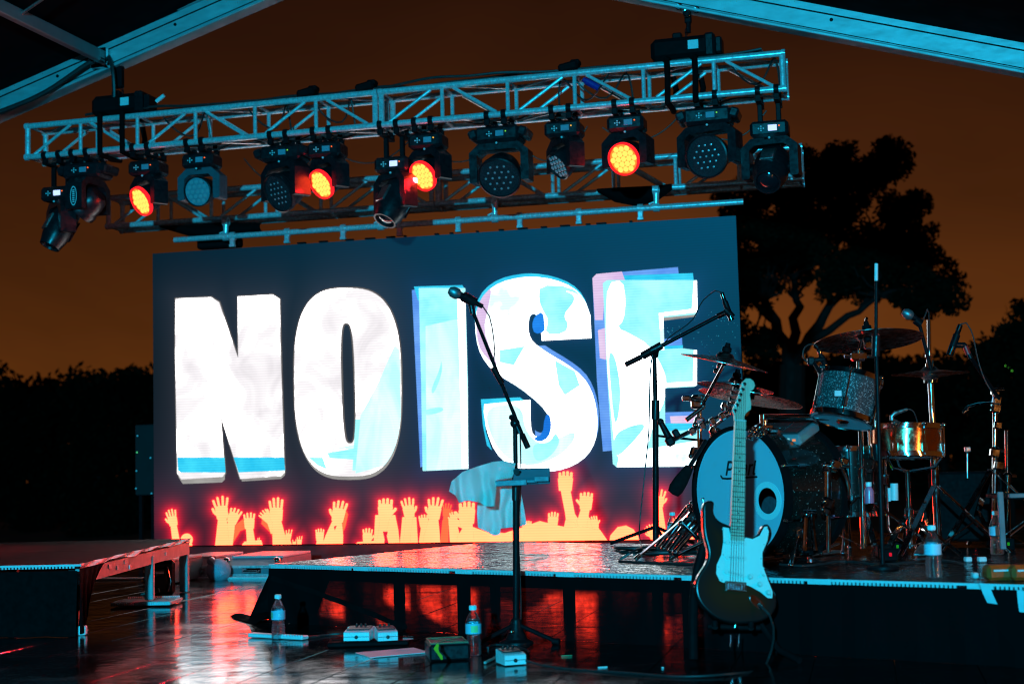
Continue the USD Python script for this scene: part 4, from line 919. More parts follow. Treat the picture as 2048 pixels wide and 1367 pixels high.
# ================================================================== trees and night greenery
usdkit.material(stage, '/World/Looks/leaves', {'oi': ('geometry', {}), 'n': ('noise_texture', {'scale': 1.2, 'detail': 3.0}), 'r': ('rgb_ramp', {'ramp': [(0.3, (0.007, 0.0085, 0.004)), (0.7, (0.018, 0.020, 0.009))]}),
    'd': ('principled_bsdf', {'roughness': 0.7, 'specular_ior_level': 0.1}), 't': ('translucent_bsdf', {}), 'x': ('mix_closure', {'fac': 0.3})},
    [('oi.position', 'n.vector'), ('n.fac', 'r.fac'), ('r.color', 'd.base_color'), ('r.color', 't.color'), ('d.BSDF', 'x.closure1'), ('t.BSDF', 'x.closure2')], surface='x.closure')
leaves = UsdShade.Material.Get(stage, '/World/Looks/leaves')
bark = M('bark', (0.016, 0.013, 0.011), .85, 0, .4, 6, .5, 30, stretch=(1, 1, .3))
def leaf_cloud(centres, radii, count, size, seed):
    g = np.random.default_rng(seed); w = np.asarray(radii) ** 2; k = g.choice(len(centres), count, p=w / w.sum())
    d = g.normal(size=(count, 3)); d /= np.linalg.norm(d, axis=1, keepdims=True); rr = g.random(count) ** .5 * np.where(g.random(count) < .14, g.uniform(1.0, 1.22, count), 1.0)
    c = np.asarray(centres)[k] + d * (np.asarray(radii)[k] * rr)[:, None] * np.array([1, 1, .8])
    keep = meshkit.fbm(c * 3.1, 2, seed) > .30; c = c[keep]; count = len(c)
    a = g.normal(size=(count, 3)); a /= np.linalg.norm(a, axis=1, keepdims=True); b_ = np.cross(a, g.normal(size=(count, 3))); b_ /= np.linalg.norm(b_, axis=1, keepdims=True)
    s = size * g.uniform(.6, 1.4, count)[:, None]
    v = np.stack([c - a * s, c + b_ * s * .5, c + a * s, c - b_ * s * .5], 1).reshape(-1, 3); i = np.arange(count)[:, None] * 4
    return v, np.vstack([i + [0, 1, 2], i + [0, 2, 3]])
def clumps(cen, rad, n, rmin, rmax, seed, squash=.75):
    g = np.random.default_rng(seed); cen, rad = np.asarray(cen), np.asarray(rad); w = rad ** 2; k = g.choice(len(cen), n, p=w / w.sum())
    d = g.normal(size=(n, 3)); d /= np.linalg.norm(d, axis=1, keepdims=True)
    return cen[k] + d * (rad[k] * g.random(n) ** .42)[:, None], g.uniform(rmin, rmax, n)
def limb(b, p, q, r0, r1, bend=.1, seed=0, n=7):
    g = np.random.default_rng(seed); t = np.linspace(0, 1, 7)[:, None]; P = np.asarray(p) * (1 - t) + np.asarray(q) * t; L = np.linalg.norm(np.asarray(q) - p)
    P[1:-1] += g.normal(0, bend * L * .25, (5, 3)); b.tube(P, np.linspace(r0, r1, 7), n)
YB = 30.0
big = thing('broad_tree', 'big dark spreading tree with a leaning trunk behind the right end of the screen', 'tree', [*at(1580, 900, YB)[:2], -.95])
b = MB(); base = at(1575, 900, YB); base[2] = -.95
T1 = at(1585, 730, YB)
limb(b, base, T1, .30, .26, .02, 1, 10)
limbs = [(T1, at(1660, 610, YB + .3), .15, .09), (T1, at(1530, 600, YB - .5), .16, .09), (T1, at(1592, 600, YB + 1), .14, .08), (at(1625, 680, YB), at(1760, 590, YB - .6), .10, .05), (at(1660, 610, YB + .3), at(1740, 450, YB), .09, .03), (at(1530, 600, YB - .5), at(1500, 430, YB), .09, .03),
         (at(1592, 600, YB + 1), at(1620, 380, YB + .5), .08, .03), (at(1760, 590, YB - .6), at(1880, 560, YB - .5), .05, .02), (at(1660, 610, YB + .3), at(1700, 330, YB), .07, .02), (at(1720, 618, YB), at(1830, 470, YB + .6), .05, .02), (at(1545, 640, YB), at(1440, 560, YB + .5), .08, .03)]
for k, (p, q, r0, r1) in enumerate(limbs): limb(b, p, q, r0, r1, .12, 20 + k)
part('trunk', b, bark, big)
cl = [((1520, 380), 58), ((1590, 370), 55), ((1640, 350), 56), ((1700, 345), 52), ((1770, 342), 56), ((1745, 400), 70), ((1665, 430), 72), ((1580, 450), 66), ((1520, 470), 60), ((1815, 420), 58), ((1830, 490), 62), ((1770, 500), 66), ((1690, 520), 58), ((1610, 530), 46), ((1850, 555), 55), ((1890, 560), 46), ((1880, 600), 34), ((1800, 570), 44), ((1540, 560), 46), ((1500, 620), 40), ((1730, 570), 36), ((1480, 520), 56), ((1460, 440), 60), ((1660, 580), 26), ((1915, 575), 20), ((1840, 620), 26), ((1500, 690), 40), ((1440, 620), 50), ((1560, 510), 52), ((1640, 500), 56), ((1775, 550), 48), ((1830, 580), 40), ((1500, 560), 50)]
g = np.random.default_rng(5)
cen = [at(px, py, YB + g.uniform(-1.6, 1.8)) for (px, py), _ in cl]; rad = [r_ * YB / F_PX * 1.02 for _, r_ in cl]
cc, cr = clumps(cen, rad, 330, .16, .40, 77)
b = MB(); lc = np.array([q for _, q, _, _ in limbs])
for q in cc[::4]:
    j = lc[np.argmin(np.linalg.norm(lc - q, axis=1))]; limb(b, j, q, .028, .008, .14, int(abs(q[0] * 997)) % 9999, 5)
part('twigs', b, bark, big)
part('crown', leaf_cloud(cc, cr, 62000, .062, 3), leaves, big, smooth=False)
def bush(label, spots, y, count, size, seed, name='bushy_tree', group='trees along the dark horizon'):
    c0 = at(*spots[0][0], y); t = thing(name, label, 'tree', [c0[0], c0[1], -.95], 0, group)
    b = MB(); limb(b, [c0[0], c0[1], -.95], c0, .18, .06, .03, seed)
    for (px, py), r_ in spots[1:4]: limb(b, [c0[0], c0[1], c0[2] * .4], at(px, py, y), .08, .02, .1, seed + px)
    part('trunk', b, bark, t)
    gg = np.random.default_rng(seed); c2, r2 = clumps([at(*p, y + gg.uniform(-1, 1)) for p, _ in spots], [r_ * y / F_PX for _, r_ in spots], 130, .007 * y, .017 * y, seed + 1)
    part('crown', leaf_cloud(c2, r2, count, size * .8, seed), leaves, t, smooth=False)
bush('dark bushy tree at the left edge of the horizon', [((30, 820), 60), ((-20, 790), 50), ((60, 790), 44), ((20, 880), 70), ((40, 960), 80), ((-30, 950), 70), ((60, 1030), 70)], 46, 9000, .16, 31)
bush('low dark tree second from the left along the horizon', [((110, 840), 50), ((100, 810), 36), ((140, 820), 40), ((110, 900), 66), ((120, 980), 70), ((110, 1040), 60)], 50, 8000, .17, 32)
bush('dark tree with a rounded top left of the screen', [((195, 810), 52), ((175, 785), 38), ((225, 790), 40), ((200, 870), 66), ((190, 950), 70), ((200, 1030), 70)], 42, 9000, .15, 33)
bush('dark tree partly hidden by the left edge of the screen', [((270, 815), 54), ((262, 790), 38), ((300, 785), 44), ((275, 880), 66), ((285, 960), 70), ((275, 1040), 66), ((330, 830), 60)], 45, 9000, .16, 34)
bush('rounded dark bush behind the cymbals', [((1745, 760), 60), ((1700, 750), 46), ((1790, 745), 44), ((1750, 720), 26), ((1720, 840), 80), ((1800, 850), 80), ((1760, 930), 90), ((1660, 820), 70)], 60, 12000, .22, 35)
bush('low dark bush under the leaning trunk', [((1560, 790), 60), ((1610, 780), 50), ((1520, 760), 50), ((1560, 860), 80), ((1620, 870), 80), ((1500, 880), 80), ((1560, 940), 80)], 55, 11000, .2, 36)
bush('dark low tree right of the overhead microphone', [((1880, 780), 60), ((1850, 750), 44), ((1930, 760), 50), ((1890, 860), 80), ((1950, 860), 80), ((1900, 940), 90), ((1830, 870), 70)], 52, 11000, .19, 37)
bush('dark tree at the right edge with tiny green lights', [((2000, 760), 66), ((1990, 700), 34), ((2040, 690), 44), ((2060, 640), 40), ((1965, 720), 28), ((2010, 850), 86), ((2060, 800), 80), ((2030, 940), 90), ((2004, 665), 14), ((2030, 660), 20), ((2090, 720), 70)], 34, 14000, .12, 38)
for k, (px, py) in enumerate(((2011, 731), (2017, 734), (2024, 741), (2016, 716))):
    c = at(px, py, 33.0); b = MB(); b.ball(c, .014 if k != 3 else .008, 1); solo('tree_light', b, looks.get('tree_green') or glow('tree_green', (0.15, 0.9, 0.08), .9), ('brightest tiny green light among the leaves at the right edge', 'tiny green light between two others in the right edge tree', 'lowest tiny green light in the right edge tree', 'faint topmost green light in the right edge tree')[k], 'light', 'tiny green lights in the right tree')
# ================================================================== drum kit on the riser
wrap = usdkit.material(stage, '/World/Looks/sparkle_wrap', {'g': ('geometry', {}), 'v': ('voronoi_texture', {'scale': 260.0}), 's': ('separate_color', {}), 'r': ('rgb_ramp', {'ramp': [(0.0, (0.09, 0.086, 0.09)), (0.80, (0.13, 0.125, 0.13)), (0.93, (0.55, 0.53, 0.53)), (1.0, (0.8, 0.8, 0.8))]}),
    'p': ('principled_bsdf', {'roughness': 0.22, 'metallic': 0.55, 'coat_weight': 0.6, 'coat_roughness': 0.05})}, [('g.position', 'v.vector'), ('v.color', 's.color'), ('s.r', 'r.fac'), ('r.color', 'p.base_color')], surface='p.BSDF')
wrap_dark = usdkit.material(stage, '/World/Looks/dark_sparkle_wrap', {'g': ('geometry', {}), 'v': ('voronoi_texture', {'scale': 240.0}), 's': ('separate_color', {}), 'r': ('rgb_ramp', {'ramp': [(0.0, (0.010, 0.008, 0.007)), (0.9, (0.016, 0.012, 0.010)), (0.985, (0.035, 0.028, 0.024)), (1.0, (0.45, 0.36, 0.30))]}),
    'p': ('principled_bsdf', {'roughness': 0.16, 'metallic': 0.2, 'coat_weight': 0.8, 'coat_roughness': 0.04})}, [('g.position', 'v.vector'), ('v.color', 's.color'), ('s.r', 'r.fac'), ('r.color', 'p.base_color')], surface='p.BSDF')
head_white = M('white_drum_head', (0.48, 0.51, 0.58), .55, 0, .03, 4); head_ring = M('port_ring', (0.74, 0.76, 0.76), .4, 0, .04, 8); ink = M('black_print', (0.012, 0.012, 0.013), .5, 0, .1, 10)
bronze = M('cymbal_bronze', (0.70, 0.42, 0.38), .24, 1.0, .16, 10, .12, 40, stretch=(1, 1, 8)); copper = M('copper_snare', (0.72, 0.36, 0.20), .18, 1.0, .1, 10)
red_plastic = M('red_plastic', (0.45, 0.02, 0.02), .35, 0, .1, 20)
KC, KN = np.array([*at(1482, 1000, 6.85)[:2], RH + .325]), np.array([-.815, -.58, 0.0]); KN = unit(KN); KU = np.cross(ZZ, KN); KU = KU if KU[0] > 0 else -KU; KR = .305
Mk = frame(KC, KU, -KN)   # z runs back through the drum
def tension_lug(b, M4, ang, R, z0, z1):
    c, s = math.cos(ang), math.sin(ang); x = M4[:3, 0] * c + M4[:3, 1] * s; o = M4[:3, 3]; zz = M4[:3, 2]
    b.rod(o + x * (R + .018) + zz * z0, o + x * (R + .018) + zz * z1, .004, n=6); m_ = (z0 + z1) / 2
    b.box(o + x * (R + .010) + zz * (z1 * .75 + z0 * .25), (.020, .024, .05), np.stack([x, np.cross(zz, x), zz], 1), .005); b.ball(o + x * (R + .020) + zz * z0, .011, 1)
TOPZ = KR
kick = thing('bass_drum', 'bass drum with pale blue front head and round port, behind the guitar', 'drum', KC - ZZ * .32, 0)
b = MB(); b.lathe([(KR, .03), (KR, .36), (KR - .008, .36), (KR - .008, .03)], Mk, 56); part('shell', b, wrap_dark, kick)
b = MB(); b.lathe([(KR - .004, -.022), (KR + .012, -.022), (KR + .014, .018), (KR - .002, .020), (KR - .004, -.022)], Mk, 64); part('hoop', b, matt_black, kick)
b = MB(); b.lathe([(KR - .004, .36), (KR + .012, .36), (KR + .014, .40), (KR - .004, .40)], Mk, 64); part('hoop', b, matt_black, kick)
portc = (.178 * (1 if Mk[:3, 0] @ rgt > 0 else -1), -.035 * (1 if Mk[2, 1] > 0 else -1)); sgn = 1 if Mk[2, 1] > 0 else -1
hp = Point(0, 0).buffer(KR - .006, 48).difference(Point(*portc).buffer(.060, 24)); b = MB(); b.prism(hp, -.004, -.002, Mk); front = part('front_head', b, head_white, kick, smooth=False)
Mf = frame(KC + KN * .0045, rgt * [1, 1, 0], KN)     # lettering frame, reads from the audience
b = MB(); b.prism(Point(*[(Mf[:3, 0] @ (Mk[:3, 0] * portc[0] + Mk[:3, 1] * portc[1])), Mf[:3, 1] @ (Mk[:3, 0] * portc[0] + Mk[:3, 1] * portc[1])]).buffer(.088, 32).difference(Point(*[(Mf[:3, 0] @ (Mk[:3, 0] * portc[0] + Mk[:3, 1] * portc[1])), Mf[:3, 1] @ (Mk[:3, 0] * portc[0] + Mk[:3, 1] * portc[1])]).buffer(.0605, 28)), 0, .003, Mf); part('port_ring', b, head_ring, front, smooth=False)
tmx = meshkit.text_mesh('Pearl', .066, .0012, bold=True); tv = np.asarray(tmx.vertices); tv[:, 0] = (tv[:, 0] - tv[:, 0].mean()) * .92 + tv[:, 1] * .28 + .0; tv[:, 1] += .085
b = MB(); b.add(tv @ Mf[:3, :3].T + Mf[:3, 3], tmx.faces); b.prism(LineString([(-.125, .082), (-.115, .070), (-.08, .068), (.115, .076)]).buffer(.0045), 0, .0012, Mf); part('lettering', b, ink, front, smooth=False, label='drum maker name in slanted black letters with an underline')
b = MB(); b.lathe([(0, .30), (KR - .02, .30)], Mk, 32); part('inner_damping', b, M('pink_pad', (0.16, 0.05, 0.06), .8, 0, .4, 30), kick)
for k in range(8): b = MB(); tension_lug(b, Mk, (k + .5) * PI / 4, KR, -.018, .15); part('tension_rod', b, chrome, kick)
for k in range(8): b = MB(); tension_lug(b, Mk, (k + .5) * PI / 4, KR, .395, .25); part('tension_rod', b, chrome, kick)
for s in (-1, 1): b = MB(); p = KC + KU * s * .24 - KN * .12 - ZZ * .19; b.rod(p, np.r_[(KC + KU * s * .40 + KN * .10)[:2], RH + .012], .010); b.ball(np.r_[(KC + KU * s * .40 + KN * .10)[:2], RH + .012], .012, 1); b.box(p, (.05, .05, .05), None, .01); part('spur', b, chrome, kick)
b = MB(); b.rod(KC + ZZ * .29 - KN * .17, KC + ZZ * .37 - KN * .17, .019); b.box(KC + ZZ * .31 - KN * .17, (.08, .08, .02), None, .005); part('tom_post', b, chrome, kick)

def drum(name, label, c, axis, r, h, shell_mat, lugs=6):
    Md = frame(c, rgt, axis); t = thing(name, label, 'drum', c - unit(axis) * h / 2, 0)
    b = MB(); b.lathe([(r, -h / 2), (r, h / 2)], Md, 40); part('shell', b, shell_mat, t)
    for s in (-1, 1):
        b = MB(); b.lathe([(r + .001, s * (h / 2 - .022)), (r + .008, s * (h / 2 - .020)), (r + .008, s * (h / 2 + .004)), (r - .006, s * (h / 2 + .008)), (r - .008, s * (h / 2 + .002))], Md, 40); part('rim', b, chrome, t)
        b = MB(); b.lathe([(r, s * (h / 2)), (0, s * (h / 2 + .001))], Md, 40); part('head', b, head_white, t)
    for k in range(lugs): b = MB(); tension_lug(b, Md, (k + .3) * 2 * PI / lugs, r - .004, h / 2, -h / 2); part('lug', b, chrome, t)
    return Md, t
TC = at(1693, 797, 6.72); TAx = unit([.26, .16, .95])
Mt, tom = drum('rack_tom', 'small sparkle-wrapped tom drum above the bass drum, cyan on one side', TC, TAx, .144, .215, wrap)
b = MB(); b.box(at(1676, 786, 6.56), (.032, .006, .026), np.stack([rgt, fwd, upv], 1), .006); part('badge', b, label_pale, tom)
b = MB(); q = TC - TAx * .09; b.rod(q - [0, 0, 0], KC + ZZ * .36 - KN * .17, .014); b.box(q, (.06, .06, .06), None, .014); part('mount_arm', b, chrome, tom)
SC = at(1812, 882, 7.1); _, snare = drum('snare_drum', 'shiny copper snare drum right of the tall chrome cymbal stand', SC, unit([.03, .05, 1]), .172, .15, copper, 8)
FTC = at(1700, 985, 7.35); drum('floor_tom', 'dark floor tom low behind the bass drum', [FTC[0], FTC[1], RH + .36], unit([0, 0, 1]), .17, .34, wrap_dark, 6)

def cymbal(name, label, c, axis, r, mat=None, bell=True, group=None):
    t = thing(name, label, 'cymbal', c, 0, group); Mc = frame(c, rgt, axis)
    pr = [(.012, .030), (r * .16, .024), (r * .22, .004), (r * .6, -.008), (r * .97, -.022), (r, -.0245)]
    b = MB(); b.lathe(pr, Mc, 56); b.lathe([(a, z_ - .0016) for a, z_ in pr][::-1], Mc, 56); b.lathe([(r, -.0245), (r, -.0261)], Mc, 56); part('bow', b, mat or bronze, t)
    b = MB(); b.lathe([(.0, .075), (.011, .074), (.014, .055), (.022, .052), (.024, .032), (.012, .028)], Mc, 16); b.lathe([(.02, -.004), (.02, -.025), (.0, -.026)], Mc, 16); part('felt_and_nut', b, matt_black, t)
    return Mc
RC = at(1735, 672, 7.0); cymbal('ride_cymbal', 'large dark ride cymbal highest over the drums at the right', RC, unit([-.02, .145, .98]), .262)
CC = at(1450, 716, 6.85); cymbal('crash_cymbal', 'bright pink-lit crash cymbal tilted in front of the screen edge', CC, unit([.235, -.085, .97]), .212)
C2 = at(1502, 787, 7.15); cymbal('crash_cymbal', 'lower red-edged cymbal tilted behind the guitar headstock', C2, unit([.205, .055, .97]), .258)
C3 = at(1472, 766, 7.5); cymbal('splash_cymbal', 'thin dark cymbal seen edge on just above the lower red-edged one', C3, unit([.17, .03, .98]), .20)
HC = at(1860, 747, 7.12)
hh = thing('hi_hat', 'pair of dark hi-hat cymbals on a tall chrome rod at the right', 'cymbal', [HC[0], HC[1], RH], 0)
for s in (1, -1):
    b = MB(); pr = [(.012, .026), (.03, .022), (.045, .006), (.12, -.004), (.188, -.012)]; Mc = frame(HC + ZZ * (.012 * s), rgt, ZZ * s); b.lathe(pr, Mc, 48); b.lathe([(a, z_ - .0015) for a, z_ in pr][::-1], Mc, 48); part('cymbal_plate', b, bronze, hh)
hbase = np.array([HC[0], HC[1], RH])
b = MB(); b.rod(at(1858, 640, 7.12), HC + ZZ * .06, .0105); part('pull_rod', b, chrome, hh)
b = MB(); b.lathe([(.012, .0), (.021, .004), (.021, .03), (.014, .035), (.014, .06), (.020, .062), (.020, .075), (.010, .078)], frame(HC + ZZ * .02, rgt, ZZ), 18); part('clutch', b, chrome, hh)
b = MB(); b.rod(HC - ZZ * .02, [HC[0], HC[1], .78], .0145); part('upper_tube', b, chrome, hh)
b = MB(); b.rod([HC[0], HC[1], .80], [HC[0], HC[1], RH + .04], .019); part('lower_tube', b, chrome, hh)
b = MB(); b.lathe([(.0195, -.02), (.028, -.02), (.028, .02), (.016, .024)], frame([HC[0], HC[1], .80], rgt, ZZ), 18); part('collar', b, chrome, hh); b = MB(); b.lathe([(.016, -.02), (.032, -.015), (.034, .012), (.016, .02)], frame([HC[0], HC[1], 1.15], rgt, ZZ), 18); part('collar', b, chrome, hh)
def tripod(t, base, hub, R, angs, mat, hz=.035, flat_=True, w=.032):
    for a in angs:
        foot = base + np.array([math.cos(a) * R, math.sin(a) * R, .012]); top_ = np.array([base[0], base[1], hub])
        d = unit(foot - top_); side = unit(np.cross(d, ZZ)); nrm = np.cross(side, d); L = np.linalg.norm(foot - top_)
        b = MB(); b.box((foot + top_) / 2, (L, w, .006), np.stack([d, side, nrm], 1), .0015); b.rod(foot - d * .03, foot + d * .006, .012, n=10); part('leg', b, mat, t)
        mid = top_ + d * L * .55; b = MB(); b.box((mid + [base[0], base[1], base[2] + hz]) / 2, (np.linalg.norm(mid - [base[0], base[1], base[2] + hz]), .016, .005), np.stack([unit(mid - [base[0], base[1], base[2] + hz]), side, np.cross(side, unit(mid - [base[0], base[1], base[2] + hz]))], 1)); part('brace', b, mat, t)
tripod(hh, hbase, RH + .34, .34, (-2.4, -.6, 1.6), chrome)
b = MB(); b.box(hbase + [-.10, -.14, .03], (.09, .26, .012), rotz(-.4) @ rot([1, 0, 0], .12), .004); b.box(hbase + [-.05, 0, .012], (.12, .1, .014), rotz(-.4), .004); part('pedal', b, steel_dull, hh)

def stand(name, label, base, top, hub=.36, R=.36, angs=(-2.2, -.3, 1.7), mat=None, r0=.0155, r1=.0125, cat='cymbal stand', joints=(.55,), legs=True):
    mat = mat or chrome; base, top = np.asarray(base, float), np.asarray(top, float)
    t = thing(name, label, cat, base, 0); j = joints[0]; mid = base + (top - base) * j
    b = MB(); b.rod(base + ZZ * .03, mid, r0, n=16); part('lower_tube', b, mat, t)
    b = MB(); b.rod(mid, top, r1, n=16); part('upper_tube', b, mat, t)
    b = MB(); ax_ = unit(top - base); b.lathe([(r0 + .001, -.03), (r0 + .008, -.028), (r0 + .008, .012), (r1 + .003, .020), (r1, .022)], frame(mid, rgt, ax_), 18); b.box(mid + rgt * .032, (.034, .010, .016), np.stack([rgt, fwd, upv], 1), .003); part('collar', b, mat, t)
    if legs: tripod(t, base, base[2] + hub, R, angs, mat)
    return t
rb = at_z(1728, 1108, RH); rt = at(1717, 712, rb[1] - .05)
st = stand('cymbal_stand', 'tall chrome stand with red grip carrying the ride cymbal', rb, rt, .30, .42, (-2.75, -.75, 1.2), joints=(.42,))
b = MB(); b.box(rt, (.075, .05, .05), None, .012); b.rod(rt - rgt * .07, rt + rgt * .075, .009); b.rod(rt + ZZ * .02, RC + ZZ * .09, .0075); b.box(rt + rgt * .05 + ZZ * .06, (.04, .03, .05), None, .01); part('tilter', b, chrome, st)
b = MB(); b.rod(at(1716, 738, rb[1] - .08), at(1706, 786, rb[1] - .08), .011, .013); part('grip', b, red_plastic, st, label='red rubber grip')
b = MB(); c = at(1724, 800, rb[1] - .05); b.box(c, (.075, .06, .08), None, .015); b.rod(c - rgt * .07, c + rgt * .05, .011); b.ball(c - rgt * .03 - fwd * .04, .018, 1); b.ball(c + rgt * .03 - fwd * .04, .014, 1); part('clamp', b, chrome, st)
lb = at_z(1402, 1116, RH); lt = at(1398, 800, lb[1])
st = stand('cymbal_stand', 'chrome boom stand at the left of the drums, lit purple by the screen', lb, lt, .26, .34, (-2.9, -1.3, .6), joints=(.5,))
b = MB(); b.box(at(1396, 803, lb[1]), (.07, .05, .07), None, .014); b.rod(at(1369, 795, lb[1] - .02), at(1410, 802, lb[1] - .02), .012); b.box(at(1372, 796, lb[1] - .03), (.04, .02, .025), None, .008); part('tilter', b, chrome, st)
b = MB(); b.rod(at(1372, 840, lb[1] - .02), at(1408, 812, lb[1] - .02), .011); b.rod(at(1404, 810, lb[1] - .02), CC - unit([.235, .045, .97]) * .03, .0085); part('boom_arm', b, chrome, st)
for (px, py, s) in ((1398, 843, .05), (1390, 905, .055), (1440, 735, .035), (1447, 725, .03)): b = MB(); b.box(at(px, py, lb[1] - .01), (s, s * .8, s), rot([0, 1, 0], .3), s * .25); b.ball(at(px - 8, py + 6, lb[1] - .03), .014, 1); part('clamp', b, chrome, st)
l2 = at_z(1428, 1104, RH); st = stand('cymbal_stand', 'second chrome stand behind the left one, carrying the lower cymbals', l2, at(1424, 850, l2[1]), .26, .30, (-2.5, -.9, 1.5), joints=(.6,))
b = MB(); b.rod(at(1424, 855, l2[1]), C2 - ZZ * .02, .0085); b.rod(C2 - ZZ * .02, C3 - ZZ * .02, .006); part('boom_arm', b, chrome, st)
for (px, py, s) in ((1452, 812, .05), (1470, 800, .055), (1462, 785, .04), (1478, 790, .05), (1430, 862, .06), (1448, 880, .05)): b = MB(); b.box(at(px, py, l2[1] - .1), (s, s, s * .7), rot([0, 1, 0], .5), s * .28); b.rod(at(px - 9, py + 7, l2[1] - .1), at(px + 9, py - 5, l2[1] - .1), .007); part('clamp', b, chrome, st)
# rod reaching left with a clip microphone
ra = thing('accessory_arm', 'cyan-lit rod sticking out to the left of the drums with a clamp at its end', 'rod', at(1340, 882, 6.7), 0)
b = MB(); b.rod(at(1334, 886, 6.7), at(1480, 812, 6.75), .0105); part('rod', b, chrome, ra)
b = MB(); b.box(at(1340, 882, 6.69), (.04, .04, .045), rot([0, 1, 0], -.5), .01); b.rod(at(1322, 845, 6.7), at(1341, 880, 6.7), .013, .017); b.ball(at(1321, 843, 6.7), .016, 2); b.box(at(1352, 866, 6.7), (.03, .03, .04), rot([0, 1, 0], -.5), .008); part('clamp', b, black_metal, ra)
b = MB()
for k in range(5): px = 1385 + k * 20; b.box(at(px, 862 - k * 10, 6.69), (.03, .03, .036), rot([0, 1, 0], -.5), .01)
part('joint', b, chrome, ra)
b = MB(); b.rod(at(1316, 871, 7.3), at(1410, 881, 7.2), .006); solo('thin_rod', b, black_metal, 'thin black horizontal rod left of the chrome boom stand', 'rod')
# sampler pad
sp = thing('sampler_pad', 'grey electronic drum pad box behind the bass drum, controls along its edge', 'drum pad', at(1560, 872, 6.95), -.2)
Rp = rotz(-.62) @ rot([1, 0, 0], .30); pc = at(1556, 868, 6.95)
b = MB(); b.box(pc, (.33, .24, .055), Rp, .010); part('case', b, M('grey_plastic', (0.22, 0.22, 0.23), .4, 0, .08, 20), sp)
for k in range(6): b = MB(); b.box(pc + Rp @ np.array([-.10 + .10 * (k % 3), .05 - .10 * (k // 3), .030]), (.09, .09, .008), Rp, .003); part('pad', b, rubber, sp)
b = MB()
for k in range(9): b.box(pc + Rp @ np.array([-.02 + .016 * k, -.122, .010 - .014 * (k % 2)]), (.011, .004, .008), Rp)
part('button', b, glow('cyan_button', (0.25, 0.85, 1.0), .7), sp)
b = MB(); b.box(pc + Rp @ np.array([.135, -.122, .004]), (.016, .004, .010), Rp); part('lit_button', b, glow('orange_button', (1.0, .35, .15), .8), sp)
# cowbell-like cluster under the headstock level and drum keys
b = MB()
for k in range(14): b.ball(at(1500 + rng.uniform(-6, 40), 858 + rng.uniform(-6, 22), 6.7), rng.uniform(.008, .018), 1)
solo('clamp_cluster', b, chrome, 'cluster of chrome wing nuts on top of the bass drum', 'clamp')

# ------------------------------------------------------------------ microphones and their stands
grille = M('mic_grille', (0.22, 0.23, 0.24), .45, .8, .25, 300)
def microphone(name, label, tail, tipp, r=.017, ball=True, group=None, ring=True, parent=None):
    t = parent or thing(name, label, 'microphone', (tail + tipp) / 2, 0, group); d = unit(tipp - tail); L = np.linalg.norm(tipp - tail); Mm = frame(tail, rgt if abs(d @ rgt) < .9 else ZZ, d)
    if ball:
        b = MB(); b.lathe([(0, 0), (r * .62, .002), (r * .72, L * .35), (r, L - .05), (r * 1.02, L - .042)], Mm, 20); part('body', b, black_metal, t)
        b = MB(); b.lathe([(r * 1.02, L - .046), (r * 1.5, L - .034), (r * 1.55, L - .022), (r * 1.45, L - .008), (r * .9, L + .006), (0, L + .010)], Mm, 24); part('grille', b, grille, t)
    else:
        b = MB(); b.lathe([(0, 0), (r * .7, .003), (r * .7, L * .3), (r, L * .35), (r, L - .003), (0, L)], Mm, 18); part('body', b, black_metal, t)
        b = MB(); b.lathe([(r * 1.02, L * .72), (r * 1.02, L * .97)], Mm, 18); part('sleeve', b, chrome, t); b = MB(); b.lathe([(r * .74, .01), (r * .74, L * .22)], Mm, 18); part('sleeve', b, chrome, t)
    return t
YM = 6.48
mb0 = np.array([at(1033, 1283, YM)[0], YM, 0.0])
ms = thing('microphone_stand', 'black boom microphone stand in the middle of the stage holding a lyric tray', 'microphone stand', mb0, 0)
jt = at(1030, 846, YM)
b = MB(); b.rod(mb0 + ZZ * .05, at(1032, 985, YM), .0150, n=14); part('lower_tube', b, black_metal, ms)
b = MB(); b.rod(at(1032, 990, YM), jt, .0105, n=14); part('upper_tube', b, black_metal, ms)
b = MB(); b.rod(at(1032, 1000, YM), at(1032, 940, YM), .0185, n=16); part('height_clutch', b, black_plastic, ms)
b = MB(); b.rod(at(1055, 895, YM + .02), at(947, 626, YM - .18), .0085, n=12); part('boom', b, black_metal, ms)
b = MB(); b.rod(at(1056, 895, YM + .02), at(1044, 868, YM + .01), .013, n=12); b.rod(at(1004, 766, YM - .09), at(986, 735, YM - .11), .013, n=12); part('counterweight', b, black_plastic, ms)
b = MB(); b.ball(jt, .022, 2); b.rod(at(1024, 828, YM), at(1040, 866, YM), .016, n=12); b.rod(at(1021, 834, YM - .03), at(1028, 838, YM - .01), .010); part('boom_clutch', b, black_plastic, ms)
b = MB(); b.lathe([(.075, 0), (.075, .008), (.05, .02), (.03, .06), (.024, .10), (.016, .11)], frame(mb0, rgt, ZZ), 28); part('hub', b, black_plastic, ms)
for a in (-2.6, -.5, 1.5): b = MB(); b.rod(mb0 + ZZ * .085, mb0 + np.array([math.cos(a) * .20, math.sin(a) * .16, .012]), .010); b.rod(mb0 + np.array([math.cos(a) * .18, math.sin(a) * .145, .014]), mb0 + np.array([math.cos(a) * .215, math.sin(a) * .17, .012]), .014); part('leg', b, black_metal, ms)
b = MB(); b.ball(mb0 + [-.02, -.05, .055], (.012, .008, .012), 1); part('screw', b, chrome, ms)
vm = microphone('vocal_microphone', 'vocal microphone with round grille, clipped on the middle boom stand', at(966, 613, YM - .18), at(901, 581, YM - .22), .0165)
b = MB(); b.rod(at(950, 605, YM - .18), at(926, 592, YM - .20), .021, .023, n=16); b.rod(at(940, 600, YM - .18), at(946, 628, YM - .18), .012, n=12); part('clip', b, black_plastic, vm)
